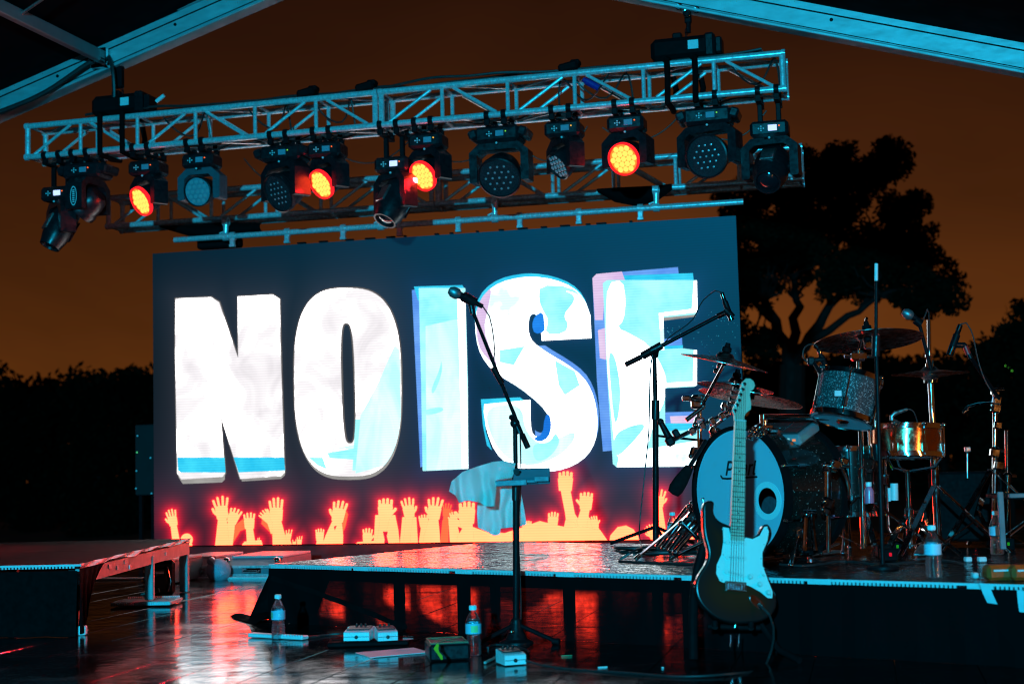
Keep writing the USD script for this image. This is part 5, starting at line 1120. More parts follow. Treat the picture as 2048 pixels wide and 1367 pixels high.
wire('microphone_cable', [at(966, 613, YM - .18), at(978, 630, YM - .17), at(986, 668, YM - .15), at(989, 712, YM - .12), at(986, 738, YM - .10), at(1000, 768, YM - .07), at(1040, 866, YM + .0), at(1041, 900, YM + .03), at(1042, 960, YM + .03), at(1038, 1020, YM + .02), at(1040, 1150, YM + .02), at(1040, 1270, YM)], .0032, cable, 'thin cable hanging along the middle microphone boom and pole')
# lyric tray and towel
tray_mat = M('slate_blue_tray', (0.10, 0.13, 0.16), .45, 0, .1, 15)
ty = thing('lyric_tray', 'dark slate tray clamped to the middle microphone stand', 'tray', at(1040, 960, YM - .03), 0)
Rc = np.stack([unit(rgt * [1, 1, 0]), np.array([0, 1, 0]), ZZ], 1)
b = MB(); b.box(at(1063, 952, YM - .05), (.165, .020, .072), rot([0, 1, 0], .0) @ rot([1, 0, 0], .35), .004); part('back_plate', b, tray_mat, ty)
b = MB(); b.box(at(1030, 963, YM - .05), (.20, .05, .016), rot([0, 1, 0], -.02), .005); b.box(at(1022, 965, YM - .08), (.14, .012, .026), rot([0, 1, 0], -.02), .004); part('ledge', b, tray_mat, ty)
b = MB(); b.box(at(1083, 957, YM - .085), (.065, .008, .022), None, .003); part('lip', b, tray_mat, ty)
b = MB(); b.rod(at(1033, 943, YM - .10), at(1033, 943, YM + .03), .014); b.ball(at(1040, 943, YM - .075), .006, 1); part('clamp', b, black_metal, ty)
towel_mat = usdkit.material(stage, '/World/Looks/towel_cloth', {'g': ('geometry', {}), 'n': ('noise_texture', {'scale': 420.0, 'detail': 2.0}), 'b': ('bump', {'strength': .5, 'distance': .004}),
    'd': ('diffuse_bsdf', {'color': (0.80, 0.76, 0.70)}), 't': ('translucent_bsdf', {'color': (0.80, 0.70, 0.62)}), 'x': ('mix_closure', {'fac': 0.22})},
    [('g.position', 'n.vector'), ('n.fac', 'b.height'), ('b.normal', 'd.normal'), ('d.BSDF', 'x.closure1'), ('t.BSDF', 'x.closure2')], surface='x.closure')
tw = thing('towel', 'white towel hung over the left end of the lyric tray', 'towel', at(980, 960, YM), 0)
def cloth(poly_px, y0, folds, amp, name, curl=0.0, seed=0, top=None):
    pg = Polygon(poly_px).buffer(3).buffer(-3); x0, y0_, x1, y1 = pg.bounds; tri = []
    st_ = 4.0; nx_, ny_ = int((x1 - x0) / st_) + 1, int((y1 - y0_) / st_) + 1
    for i in range(nx_):
        for j in range(ny_):
            c = sbox(x0 + i * st_, y0_ + j * st_, x0 + (i + 1) * st_, y0_ + (j + 1) * st_).intersection(pg)
            for g_ in getattr(c, 'geoms', [c]):
                if g_.geom_type == 'Polygon' and g_.area > 1e-6:
                    v, f = trimesh.creation.triangulate_polygon(g_, engine='earcut'); tri.append(v[f].reshape(-1, 2))
    q, inv = np.unique(np.round(np.vstack(tri), 3), axis=0, return_inverse=True)
    hgt = np.clip((q[:, 1] - y0_) / (y1 - y0_), 0, 1)
    ph = (q[:, 0] + .35 * (q[:, 1] - y0_) * folds[1]) / folds[0] * 2 * PI
    dep = amp * hgt ** .6 * np.sin(ph + 2.2 * meshkit.noise(np.c_[q / 30.0, q[:, :1] * 0], seed)) + .15 * amp * np.sin(ph * 2.3 + 1) * hgt + .02 * (meshkit.noise(np.c_[q / 22.0, q[:, :1] * 0], seed + 4) - .5) + curl * (1 - hgt) ** 2
    P = np.array([at(a, b_, y0 + d) for (a, b_), d in zip(q, dep)])
    F = np.asarray(inv).reshape(-1, 3); P2, F2 = P, F
    part(name, (P2, F2), towel_mat, tw, smooth=60)
cloth([(898, 982), (903, 962), (925, 943), (952, 933), (985, 923), (1006, 921), (1031, 926), (1028, 944), (1024, 955), (993, 959), (992, 985), (989, 1012), (970, 1012), (960, 1004), (936, 1000), (918, 1005), (911, 990)], YM - .13, (38, -.5), .024, 'front_fold', .10, 2)
cloth([(958, 948), (1036, 948), (1042, 985), (1049, 1020), (1053, 1048), (1040, 1052), (1001, 1056), (1000, 1068), (988, 1071), (972, 1062), (956, 1054), (954, 1026)], YM + .03, (30, .2), .019, 'back_fold', 0.0, 7)
# second boom stand (behind, left of the drums)
b2 = at_z(1312, 1087, RH); Y2 = b2[1]
m2 = thing('microphone_stand', 'black boom microphone stand on the riser in front of letter E', 'microphone stand', b2, 0)
b = MB(); b.rod(b2 + ZZ * .02, at(1311, 835, Y2), .0185, n=14); part('lower_tube', b, black_metal, m2)
b = MB(); b.rod(at(1311, 840, Y2), at(1309, 706, Y2), .0125, n=14); part('upper_tube', b, black_metal, m2)
b = MB(); b.rod(at(1311, 800, Y2), at(1311, 838, Y2), .024, n=16); part('height_clutch', b, black_plastic, m2)
b = MB(); b.rod(at(1251, 729, Y2 - .05), at(1283, 713, Y2 - .04), .015, n=12); b.rod(at(1270, 719, Y2 - .04), at(1440, 630, Y2 - .1), .0115, n=12); part('boom', b, black_metal, m2)
b = MB(); b.rod(at(1284, 712, Y2 - .03), at(1323, 690, Y2 - .05), .023, n=14); b.rod(at(1309, 712, Y2), at(1310, 695, Y2 - .03), .022, .028, n=14); part('boom_clutch', b, black_plastic, m2)
b = MB(); b.rod(at(1434, 633, Y2 - .1), at(1452, 624, Y2 - .1), .016, n=12); part('end_joint', b, chrome, m2)
for a in (-2.9, -.8, 1.3): b = MB(); b.rod(b2 + ZZ * .10, b2 + np.array([math.cos(a) * .28, math.sin(a) * .28, .014]), .010); part('leg', b, black_metal, m2)
om = microphone('overhead_microphone', 'slim overhead microphone at the end of the boom in front of the screen corner', at(1443, 584, Y2 - .1), at(1464, 641, Y2 - .1), .017, False)
b = MB(); b.rod(at(1449, 618, Y2 - .1), at(1466, 634, Y2 - .1), .024, .018, n=14); part('clip', b, black_plastic, om)
wire('microphone_cable', [at(1443, 584, Y2 - .1), at(1436, 580, Y2 - .1), at(1420, 588, Y2 - .1), at(1402, 606, Y2 - .1), at(1390, 632, Y2 - .1), at(1366, 655, Y2 - .1), at(1330, 684, Y2 - .06)], .0035, cable, 'thin cable arching from the overhead microphone in front of the screen corner')
wire('microphone_cable', [at(1305, 708, Y2 - .03), at(1301, 740, Y2 - .03), at(1299, 800, Y2 - .03), at(1297, 870, Y2 - .03), at(1291, 930, Y2 - .03), at(1284, 1000, Y2 - .03), at(1279, 1050, Y2 - .03), at(1282, 1088, Y2 - .2), at(1290, 1102, Y2 - .5)], .0035, cable, 'thin cable hanging down beside the riser microphone stand')
# bass drum area: foam covered microphone on its boom
fm = thing('foam_microphone', 'black foam covered microphone slanting down left of the bass drum', 'microphone', at(1360, 965, 6.9), 0)
b = MB(); a, c = at(1380, 932, 6.9), at(1345, 988, 6.9); d = unit(c - a); L = np.linalg.norm(c - a); b.lathe([(0, 0), (.020, .004), (.026, .03), (.034, L * .5), (.036, L * .8), (.028, L * .97), (0, L)], frame(a, rgt, d), 18); part('windshield', b, foam, fm)
b = MB(); b.rod(at(1412, 880, 6.95), a, .010); part('boom', b, black_metal, fm)
# tall black pole at the front of the riser
pb_ = at_z(1766, 1137, RH); pt_ = at(1752.5, 527, pb_[1] + .05)
tl = thing('boom_pole', 'tall thin black microphone boom pole rising in front of the ride cymbal', 'microphone stand', pb_, 0)
b = MB(); b.rod(pb_, at(1752, 690, pb_[1] + .04), .0092, n=12); part('lower_tube', b, black_metal, tl)
b = MB(); b.rod(at(1752, 700, pb_[1] + .04), at(1752.3, 560, pb_[1] + .05), .0078, n=12); part('upper_tube', b, black_metal, tl)
b = MB(); b.rod(at(1752.3, 562, pb_[1] + .05), pt_, .008, n=10); part('tip', b, label_pale, tl)
b = MB(); b.rod(at(1752, 672, pb_[1] + .04), at(1752, 712, pb_[1] + .04), .019, n=12); part('collar', b, black_plastic, tl); b = MB(); b.rod(at(1752, 888, pb_[1] + .04), at(1757, 920, pb_[1] + .04), .018, n=12); part('collar', b, black_plastic, tl)
b = MB(); b.lathe([(.07, 0), (.07, .012), (.02, .022)], frame(pb_, rgt, ZZ), 28); part('base', b, black_metal, tl)
# hanging microphones on the right
Yr = 7.0
m3 = microphone('overhead_microphone', 'round-headed microphone pointing left over the hi-hat', at(1846, 644, Yr), at(1808, 624, Yr), .0165)
b = MB(); b.rod(at(1836, 637, Yr), at(1862, 738, Yr + .05), .009); b.rod(at(1830, 640, Yr), at(1842, 648, Yr), .020); part('boom', b, black_metal, m3)
wire('microphone_cable', [at(1846, 640, Yr), at(1852, 625, Yr), at(1855, 618, Yr), at(1858, 630, Yr + .02), at(1866, 720, Yr + .05)], .0035, cable, 'short cable looping behind the round-headed microphone over the hi-hat')
m4 = microphone('overhead_microphone', 'slim microphone hanging at the right edge against the orange sky', at(1921, 648, Yr), at(1899, 711, Yr), .0175, False)
b = MB(); b.rod(at(1912, 690, Yr), at(1930, 690, Yr), .014); b.rod(at(1928, 688, Yr), at(1942, 716, Yr), .012); part('clip', b, black_plastic, m4)
b = MB(); b.rod(at(1930, 692, Yr), at(1937, 708, Yr), .0135); part('red_band', b, red_plastic, m4)
wire('microphone_cable', [at(1921, 648, Yr), at(1928, 643, Yr), at(1940, 656, Yr), at(1950, 690, Yr), at(1962, 740, Yr), at(1985, 785, Yr)], .0035, cable, 'thin cable looping from the slim microphone at the right edge')
r4 = at_z(1990, 1098, RH)
s4 = stand('boom_stand', 'chrome boom stand at the right edge reaching up left to the slim microphone', r4, at(1990, 782, r4[1]), .40, .38, (-2.6, -.4, 1.6), joints=(.62,), cat='microphone stand')
b = MB(); b.rod(at(2000, 800, r4[1] - .02), at(1940, 712, Yr), .0095); part('boom', b, black_metal, s4)
b = MB(); b.rod(at(1983, 780, r4[1] - .04), at(2008, 779, r4[1] - .04), .011); b.box(at(1990, 784, r4[1] - .03), (.04, .03, .035), None, .008); part('wing_bolt', b, chrome, s4)
for (px, py, s) in ((1994, 800, .045), (1992, 816, .05), (1996, 850, .04), (1990, 905, .05), (1998, 930, .05)): b = MB(); b.box(at(px, py, r4[1] - .02), (s, s * .8, s), rot([0, 1, 0], .2), s * .3); part('clamp', b, chrome, s4)
s5 = stand('cymbal_stand', 'chrome stand at the far right edge beside the boom stand', at_z(2016, 1088, RH), at(2014, 860, r4[1] + .25), .34, .3, (-2.2, -.2, 1.8), joints=(.6,))
b = MB(); b.rod(at(1926, 826, 7.4), at(1935, 818, 7.4), .012); b.tube([at(1926, 826, 7.4), at(1934, 814, 7.4), at(1955, 808, 7.4), at(1990, 805, 7.4)], .009, 8); solo('curved_arm', b, chrome, 'curved chrome arm tip glinting left of the right edge boom stand', 'rod')
# tom microphone with looped cable
tm_ = microphone('tom_microphone', 'clip microphone with looped cable aimed at the sparkle tom', at(1636, 696, 6.68), at(1655, 742, 6.70), .0135, False)
b = MB(); b.rod(at(1626, 720, 6.68), at(1648, 718, 6.68), .010); b.box(at(1622, 722, 6.68), (.035, .03, .04), None, .01); b.rod(at(1626, 722, 6.68), at(1640, 745, 6.62), .009); part('clip', b, black_plastic, tm_)
wire('microphone_cable', [at(1636, 696, 6.68), at(1626, 688, 6.68), at(1612, 692, 6.68), at(1606, 706, 6.68), at(1610, 720, 6.68), at(1620, 724, 6.68)], .0035, cable, 'small loop of cable behind the tom microphone')
b = MB(); b.tube([at(1784, 840, 6.92), at(1783, 832, 6.92), at(1790, 826, 6.92), at(1814, 818, 6.92)], [.010, .010, .011, .008], 10); b.rod(at(1784, 838, 6.92), at(1800, 846, 6.95), .008); solo('snare_microphone', b, steel_dull, 'bent slim microphone leaning over the copper snare', 'microphone')
wire('microphone_cable', [at(1814, 818, 6.92), at(1824, 820, 6.92), at(1832, 834, 6.93), at(1838, 848, 6.95)], .003, cable, 'short cable arching from the bent snare microphone')

# ------------------------------------------------------------------ electric guitar on its stand
GY = 5.68; GB = at(1466, 1172, GY); GN_ = at(1475, 845, GY + .10); gy = unit(GN_ - GB); gz = unit(np.cross(unit([1, .10, 0]), gy)); gz = gz if gz[1] < 0 else -gz; gx = np.cross(gy, gz); PXM = np.linalg.norm(GN_ - GB) / 327.0
def gl(px, py): return (((px - 1466) - (1172 - py) * 9 / 327) * PXM, (1172 - py) * PXM)
MG = np.eye(4); MG[:3, 0], MG[:3, 1], MG[:3, 2], MG[:3, 3] = gx, gy, gz, GB
def spline(pts, n=140):
    from scipy.interpolate import splprep, splev
    p = np.asarray(pts + [pts[0]], float).T; tck, _ = splprep(p, s=0.0, per=True); return Polygon(np.stack(splev(np.linspace(0, 1, n, endpoint=False), tck), 1)).buffer(0)
body_px = [(1403.5, 1014), (1413, 1009), (1422, 1011), (1422, 1025), (1428, 1043), (1440, 1051), (1455, 1056), (1468, 1066), (1482, 1074), (1499, 1075), (1513, 1066), (1522, 1050), (1530, 1047), (1537, 1055), (1539, 1068), (1533, 1085), (1525, 1102), (1522, 1119), (1531, 1149), (1543, 1177), (1548, 1196), (1543, 1216), (1526, 1232), (1499, 1241), (1467, 1244), (1434, 1239), (1410, 1225), (1392, 1204), (1386, 1180), (1391, 1159), (1406, 1134), (1411, 1114), (1405, 1087), (1401, 1062), (1400, 1035)]
guard_px = [(1440, 1060), (1452, 1061), (1456, 1079), (1481, 1081), (1486, 1077), (1499, 1079), (1514, 1071), (1523, 1053), (1529, 1052), (1532, 1062), (1529, 1080), (1519, 1104), (1519, 1129), (1529, 1154), (1539, 1179), (1538, 1191), (1529, 1191), (1514, 1180), (1494, 1171), (1487, 1169), (1487, 1164), (1445, 1164), (1443, 1168), (1434, 1165), (1427, 1151), (1428, 1134), (1437, 1114), (1441, 1087)]
bodyP = spline([gl(*p) for p in body_px]); guardP = Polygon([gl(*p) for p in guard_px]).buffer(.003).buffer(-.003)
gt = thing('electric_guitar', 'sunburst electric guitar with pale pickguard and maple neck standing upright on its stand', 'guitar', GB - ZZ * .18, 0)
def rounded(poly, h, r, M4, n=4):
    """Slab from height 0 to h with rounded edges; also returns how far each point lies from the rim."""
    ring = np.asarray(poly.exterior.coords)[:-1]; ring = ring if Polygon(ring).exterior.is_ccw else ring[::-1]
    t = np.roll(ring, -1, 0) - np.roll(ring, 1, 0); t /= np.linalg.norm(t, axis=1, keepdims=True); nr = np.c_[-t[:, 1], t[:, 0]]; prof = []
    for k in range(n + 1): a = PI / 2 * k / n; prof.append((r * (1 - math.sin(a)), r * (1 - math.cos(a))))
    prof = prof + [(o, h - z_) for o, z_ in prof[::-1]]; V, F, m_ = [], [], len(ring); tone_ = []
    for o, z_ in prof: V.append(np.c_[ring + nr * o, np.full(m_, z_)]); tone_ += [o] * m_
    k = np.arange(m_); k2 = (k + 1) % m_
    for i in range(len(prof) - 1): F += [np.stack([i * m_ + k, i * m_ + k2, (i + 1) * m_ + k2], 1), np.stack([i * m_ + k, (i + 1) * m_ + k2, (i + 1) * m_ + k], 1)]
    V = np.vstack(V); base_n = len(V); inner = Polygon(V[-m_:, :2]); x0, y0, x1, y1 = inner.bounds; tri = []; st_ = .012
    for i in range(int((x1 - x0) / st_) + 1):
        for j in range(int((y1 - y0) / st_) + 1):
            c = sbox(x0 + i * st_, y0 + j * st_, x0 + (i + 1) * st_, y0 + (j + 1) * st_).intersection(inner)
            for g_ in getattr(c, 'geoms', [c]):
                if g_.geom_type == 'Polygon' and g_.area > 1e-9: v, f = trimesh.creation.triangulate_polygon(g_, engine='earcut'); tri.append(v[f].reshape(-1, 2))
    q = np.vstack(tri); V = np.vstack([V, np.c_[q, np.full(len(q), h)]]); F.append(np.arange(len(q)).reshape(-1, 3) + base_n); tone_ = np.r_[tone_, shapely.distance(shapely.points(q[:, 0], q[:, 1]), poly.exterior)]
    return V @ M4[:3, :3].T + M4[:3, 3], np.vstack(F), np.asarray(tone_)
V, Fc, tn = rounded(bodyP, .044, .009, MG)
k = np.clip(tn / .10, 0, 1)[:, None]; burst = (1 - np.clip(k * 1.8, 0, 1)) * np.array([.008, .006, .006]) + np.clip(k * 1.8, 0, 1) * ((1 - k) * np.array([.030, .005, .002]) + k * np.array([.075, .011, .002]))
sun = usdkit.material(stage, '/World/Looks/sunburst_lacquer', {'a': ('attribute', {'attribute': 'tone'}), 'p': ('principled_bsdf', {'roughness': 0.22, 'coat_weight': 0.8, 'coat_roughness': 0.04})}, [('a.color', 'p.base_color')], surface='p.BSDF')
part('body', (V, Fc), sun, gt, colors=burst)
G2 = MG.copy(); G2[:3, 3] = GB + gz * .044
mint = M('mint_pickguard', (0.60, 0.70, 0.64), .35, 0, .03, 10); pick_white = M('aged_white_plastic', (0.62, 0.66, 0.60), .35, 0, .04, 20); maple = M('maple_neck', (0.50, 0.42, 0.31), .3, 0, .12, 14, stretch=(6, 6, 1), coat=.4)
b = MB(); b.prism(guardP, .0005, .0028, G2); pgd = part('pickguard', b, mint, gt, smooth=False)
b = MB()
for px, py in ((1440, 1064), (1482, 1083), (1529, 1056), (1522, 1088), (1516, 1116), (1522, 1134), (1530, 1158), (1534, 1186), (1431, 1138), (1440, 1114), (1443, 1090), (1438, 1163)): x, y = gl(px, py); b.lathe([(.003, .0028), (.003, .0036), (0, .004)], frame(G2[:3, 3] + gx * x + gy * y, gx, gz), 8)
part('screw', b, steel_dull, pgd)
for (px, py, a) in ((1466, 1089, 0), (1466, 1118, 0), (1464, 1149, -.17)):
    x, y = gl(px, py); b = MB(); e = affinity.rotate(affinity.translate(LineString([(-.034, 0), (.034, 0)]).buffer(.0085), x, y), math.degrees(a)); b.prism(e, .003, .009, G2); pu = part('pickup', b, pick_white, pgd)
    b = MB()
    for s in range(6): xx = x + (-.026 + .0104 * s) * math.cos(a); yy = y + (-.026 + .0104 * s) * math.sin(a); b.lathe([(.0025, .009), (.0025, .0105), (0, .0105)], frame(G2[:3, 3] + gx * xx + gy * yy, gx, gz), 8)
    part('pole_piece', b, steel_dull, pu)
for px, py in ((1494, 1153), (1513, 1166), (1530, 1181)): x, y = gl(px, py); b = MB(); b.lathe([(.0115, .003), (.011, .006), (.008, .009), (.0075, .016), (.006, .0175), (0, .0175)], frame(G2[:3, 3] + gx * x + gy * y, gx, gz), 20); part('knob', b, pick_white, pgd)
x, y = gl(1518, 1147); b = MB(); b.rod(G2[:3, 3] + gx * x + gy * y + gz * .003, G2[:3, 3] + gx * (x + .006) + gy * (y - .004) + gz * .017, .003); b.box(G2[:3, 3] + gx * x + gy * y + gz * .0035, (.006, .03, .002), np.stack([gx, gy, gz], 1) @ rotz(.5)); part('switch', b, pick_white, pgd)
x, y = gl(1466, 1174); b = MB(); b.box(G2[:3, 3] + gx * x + gy * y + gz * .004, (.078, .034, .005), np.stack([gx, gy, gz], 1), .001)
for s in range(6): b.box(G2[:3, 3] + gx * (x - .027 + .0108 * s) + gy * (y - .0) + gz * .010, (.009, .026, .008), np.stack([gx, gy, gz], 1), .0015)
b.box(G2[:3, 3] + gx * x + gy * (y - .015) + gz * .010, (.078, .004, .012), np.stack([gx, gy, gz], 1), .001); part('bridge', b, chrome, gt)
x, y = gl(1508, 1201); e = affinity.rotate(affinity.scale(Point(0, 0).buffer(1, 24), .036, .016), -40); b = MB(); b.prism(affinity.translate(e.difference(e.buffer(-.006)), x, y), .0, .004, G2); b.prism(affinity.translate(e.buffer(-.0055), x, y), -.001, .001, G2); b.rod(G2[:3, 3] + gx * (x + .006) + gy * (y - .005), G2[:3, 3] + gx * (x + .018) + gy * (y - .016) + gz * .02, .0055); part('jack_plate', b, chrome, gt)
# neck, frets, strings, head
N0, N1 = gl(1470, 1080)[1], .648
G3 = MG.copy(); G3[:3, 3] = GB + gz * .030
b = MB(); b.prism(Polygon([(-.028, N0 - .02), (.028, N0 - .02), (.0215, N1), (-.0215, N1)]), .0, .021, G3); b.lathe([(.020, N0 + .06), (.0185, N1 - .02), (.012, N1)], frame(GB + gz * .030, gx, gy), 12, PI, 2 * PI) if False else None; nk = part('neck', b, maple, gt, smooth=False)
for k in range(1, 22):
    yy = N1 * 2 ** (-k / 12.0); 
    if yy < N0 - .015: break
    w_ = .0215 + (.028 - .0215) * (N1 - yy) / (N1 - N0); b = MB(); b.box(GB + gz * .0514 + gy * yy, (w_ * 2, .0024, .0016), np.stack([gx, gy, gz], 1)); part('fret', b, chrome, nk, smooth=False)
b = MB()
for k in (3, 5, 7, 9, 12, 15, 17, 19): yy = N1 * (2 ** (-k / 12.0) + 2 ** (-(k - 1) / 12.0)) / 2; b.lathe([(.0032, .0002), (0, .0005)], frame(GB + gz * .051 + gy * yy, gx, gz), 10)
part('fret_marker', b, ink, nk)
b = MB(); b.box(GB + gz * .0525 + gy * N1, (.043, .005, .006), np.stack([gx, gy, gz], 1), .001); part('nut', b, pick_white, nk)
head_px = [(1462.7, 845), (1462.5, 835), (1459, 828), (1460, 820), (1467, 806), (1474, 784), (1479, 766), (1486, 758), (1495, 757), (1502, 762), (1505, 770), (1502, 778), (1497, 782), (1494, 791), (1497, 808), (1496, 820), (1487, 828), (1483, 835), (1483, 845)]
hp_ = Polygon([gl(*p) for p in head_px]).buffer(.002).buffer(-.002); b = MB(); b.prism(hp_, .004, .018, G3); hd = part('headstock', b, maple, gt, smooth=False)
tun = [(1483, 769.5), (1479.4, 781), (1475, 792), (1472, 804), (1468, 814), (1463.6, 825.6)]
for k, (px, py) in enumerate(tun):
    x, y = gl(px, py); o = G3[:3, 3] + gx * x + gy * y; b = MB(); b.lathe([(.0075, .018), (.0075, .021), (.0035, .022), (.0035, .031), (.0042, .033), (0, .033)], frame(o, gx, gz), 12); b.rod(o + gz * .006, o - gx * .030 + gy * .006 + gz * .006, .003); b.box(o - gx * .032 + gy * .006 + gz * .006, (.010, .017, .007), np.stack([gx, gy, gz], 1), .003); part('tuner', b, chrome, hd)
for s in range(6):
    xb, xn = -.026 + .0104 * s, -.0175 + .007 * s; tx, ty_ = gl(*tun[5 - s]) if False else gl(*tun[5 - s]); b = MB(); b.tube([GB + gx * xb + gz * .058, GB + gx * xn + gy * N1 + gz * .0555, GB + gx * gl(*tun[5 - s])[0] + gy * gl(*tun[5 - s])[1] + gz * .058], .0006 + .0001 * (5 - s), 5); part('string', b, chrome, gt)
for px, py in ((1404, 1011), (1468, 1246), (1390, 1175)): x, y = gl(px, py); b = MB(); b.lathe([(.004, 0), (.004, .008), (.008, .012), (.006, .015), (0, .015)], frame(GB + gx * x + gy * y + gz * .022, gz, unit(gx * (x) + gy * (y))), 12); part('strap_button', b, chrome, gt)
gs = thing('guitar_stand', 'black tubular stand under the electric guitar', 'guitar stand', [GB[0], GY + .1, 0], 0)
def flo(px, py): return at_z(px, py, .012)
b = MB(); b.tube([at(1408, 1090, GY + .12), at(1394, 1140, GY + .12), at(1387, 1200, GY + .08), at(1386, 1260, GY + .03), np.r_[at(1386, 1297, GY + .0)[:2], .018]], .0185, 10); part('leg', b, matt_black, gs)
b = MB(); b.tube([at(1470, 1215, GY + .12), at(1520, 1245, GY + .12), at(1560, 1300, GY + .02), np.r_[at(1600, 1340, GY)[:2] * .985, .016]], .0135, 10); part('leg', b, matt_black, gs)
b = MB(); b.tube([at(1470, 1120, GY + .12), at(1468, 1200, GY + .2), np.r_[at(1475, 1270, GY + .42)[:2], .016]], .0135, 10); part('leg', b, matt_black, gs)
b = MB(); b.tube([at(1398, 1130, GY + .12), at(1470, 1120, GY + .11), at(1470, 1215, GY + .12)], .012, 8); b.rod(at(1430, 1252, GY + .10), at(1430, 1252, GY - .09), .012); b.rod(at(1430, 1252, GY - .09), at(1429, 1240, GY - .09), .012); b.rod(at(1502, 1254, GY + .10), at(1502, 1254, GY - .09), .012); b.rod(at(1502, 1254, GY - .09), at(1502, 1242, GY - .09), .012); b.rod(at(1415, 1252, GY + .1), at(1520, 1254, GY + .1), .012); b.rod(at(1470, 1210, GY + .12), at(1470, 1254, GY + .1), .012); part('cradle', b, matt_black, gs)
for px in (1462, 1478): b = MB(); b.rod(at(px, 1268, GY + .02), at(px - 1, 1292, GY + .02), .0045 if px < 1470 else .003); part('cradle_end', b, chrome, gs)

# more drum hardware
sb = np.array([SC[0], SC[1] + .02, RH]); sst = stand('snare_stand', 'chrome basket stand under the copper snare', sb, SC - ZZ * .14, .20, .28, (-2.3, -.9, 1.4), joints=(.5,), cat='drum stand')
for a in (-2.4, -.4, 1.6): b = MB(); p = SC - ZZ * .09 + np.array([math.cos(a), math.sin(a), 0]) * .165; b.tube([SC - ZZ * .15, SC - ZZ * .13 + np.array([math.cos(a), math.sin(a), 0]) * .13, p, p + ZZ * .04], .008, 8); part('basket_arm', b, chrome, sst)
for a in (-2.0, -.5, 1.4):
    b = MB(); x_ = np.array([math.cos(a), math.sin(a), 0]) * .185 + FTC * [1, 1, 0]; b.tube([x_ + ZZ * (RH + .50), x_ + ZZ * (RH + .12), x_ * 1 + np.array([math.cos(a), math.sin(a), 0]) * .05 + ZZ * (RH + .01)], .0075, 8); b.ball(x_ + np.array([math.cos(a), math.sin(a), 0]) * .05 + ZZ * (RH + .012), .013, 1); b.box(x_ + ZZ * (RH + .36), (.035, .035, .06), rotz(a), .008); part('leg', b, chrome, '/World/floor_tom')
fr = at(1655, 960, 6.55); kb = thing('tom_holder', 'chrome tube with clamps standing in front of the bass drum shell', 'drum stand', [fr[0], fr[1], RH], 0)
b = MB(); b.rod(at(1655, 938, 6.5), at(1656, 1000, 6.5), .0165, n=16); part('tube', b, chrome, kb)
b = MB(); b.rod(at(1657, 1000, 6.5), at(1657, 1104, 6.5), .0105, n=12); part('lower_tube', b, chrome, kb)
for (px, py, s_) in ((1655, 1006, .055), (1655, 934, .04), (1672, 928, .045), (1668, 936, .035), (1652, 1022, .035), (1690, 922, .03)): b = MB(); b.box(at(px, py, 6.49), (s_, s_ * .8, s_), rot([0, 1, 0], .35), s_ * .28); b.ball(at(px - 7, py - 4, 6.47), .012, 1); part('clamp', b, chrome, kb)
b = MB(); b.tube([at(1684, 938, 6.48), at(1692, 955, 6.48), at(1698, 978, 6.48), at(1699, 1000, 6.48)], .0075, 8); part('curved_rod', b, chrome, kb)
b = MB(); b.rod(at(1648, 938, 6.48), at(1700, 932, 6.48), .008); part('cross_rod', b, chrome, kb)
kp = thing('kick_pedal', 'bass drum pedal and chain glinting low behind the drum', 'pedal', at_z(1640, 1106, RH), 0)
b = MB(); b.box(at_z(1640, 1110, RH) + [0, 0, .012], (.10, .28, .012), rotz(-.8), .004); b.box(at_z(1640, 1110, RH) + [0, 0, .035], (.08, .24, .010), rotz(-.8) @ rot([1, 0, 0], .14), .003); part('plate', b, steel_dull, kp)
b = MB(); b.tube([at(1612, 1025, 6.6), at(1610, 1060, 6.6), at(1608, 1100, 6.6)], .011, 8); b.tube([at(1624, 1025, 6.6), at(1626, 1060, 6.6), at(1630, 1100, 6.6)], .011, 8); b.rod(at(1606, 1024, 6.6), at(1632, 1024, 6.6), .014); b.ball(at(1613, 1028, 6.58), .016, 1); part('frame', b, chrome, kp)
for (px, py, w_, h_) in ((1618, 1118, .012, .03), (1624, 1120, .010, .02), (1646, 1119, .03, .008)): b = MB(); b.box(at(px, py, 6.42), (w_, .01, h_), None, .002); part('foot', b, chrome, kp)
pk = at(1738, 985, 6.8); ps = thing('drum_key_pouch', 'bottle shape with red light painted as pink, hanging behind the ride cymbal stand', 'bottle', pk, 0)
b = MB(); b.lathe([(0, -.05), (.022, -.048), (.022, .01), (.012, .03), (.012, .045), (0, .046)], frame(pk, rgt, ZZ), 16); part('body', b, M('red_lit_pink', (0.62, 0.16, 0.26), .25, 0, .1, 30), ps)  # the red light falling on it is put into this pink
b = MB(); b.lathe([(.0125, .030), (.014, .032), (.014, .05), (0, .051)], frame(pk, rgt, ZZ), 16); part('cap', b, white_plastic, ps)
b = MB(); b.rod(at(1788, 966, 7.0), at(1789, 1000, 7.0), .019, n=14); b.rod(at(1778, 975, 7.0), at(1779, 1002, 7.0), .007, n=8); solo('cyan_cylinder', b, tape_c_ if False else label_pale, 'short pale cylinder under the copper snare, lit cyan', 'cylinder')
bx_ = thing('equipment_case', 'dark equipment case with a thin bright aerial behind the hi-hat stand', 'case', at_z(1935, 1095, RH), 0)
c = at(1935, 1010, 7.7); b = MB(); b.box(c, (.36, .3, .36), rotz(-.4), .012); part('body', b, matt_black, bx_)
b = MB(); b.rod(at(1935, 956, 7.5), at(1935, 906, 7.5), .006); b.box(at(1935, 898, 7.5), (.03, .03, .03), None, .005); part('aerial', b, steel_dull, bx_)
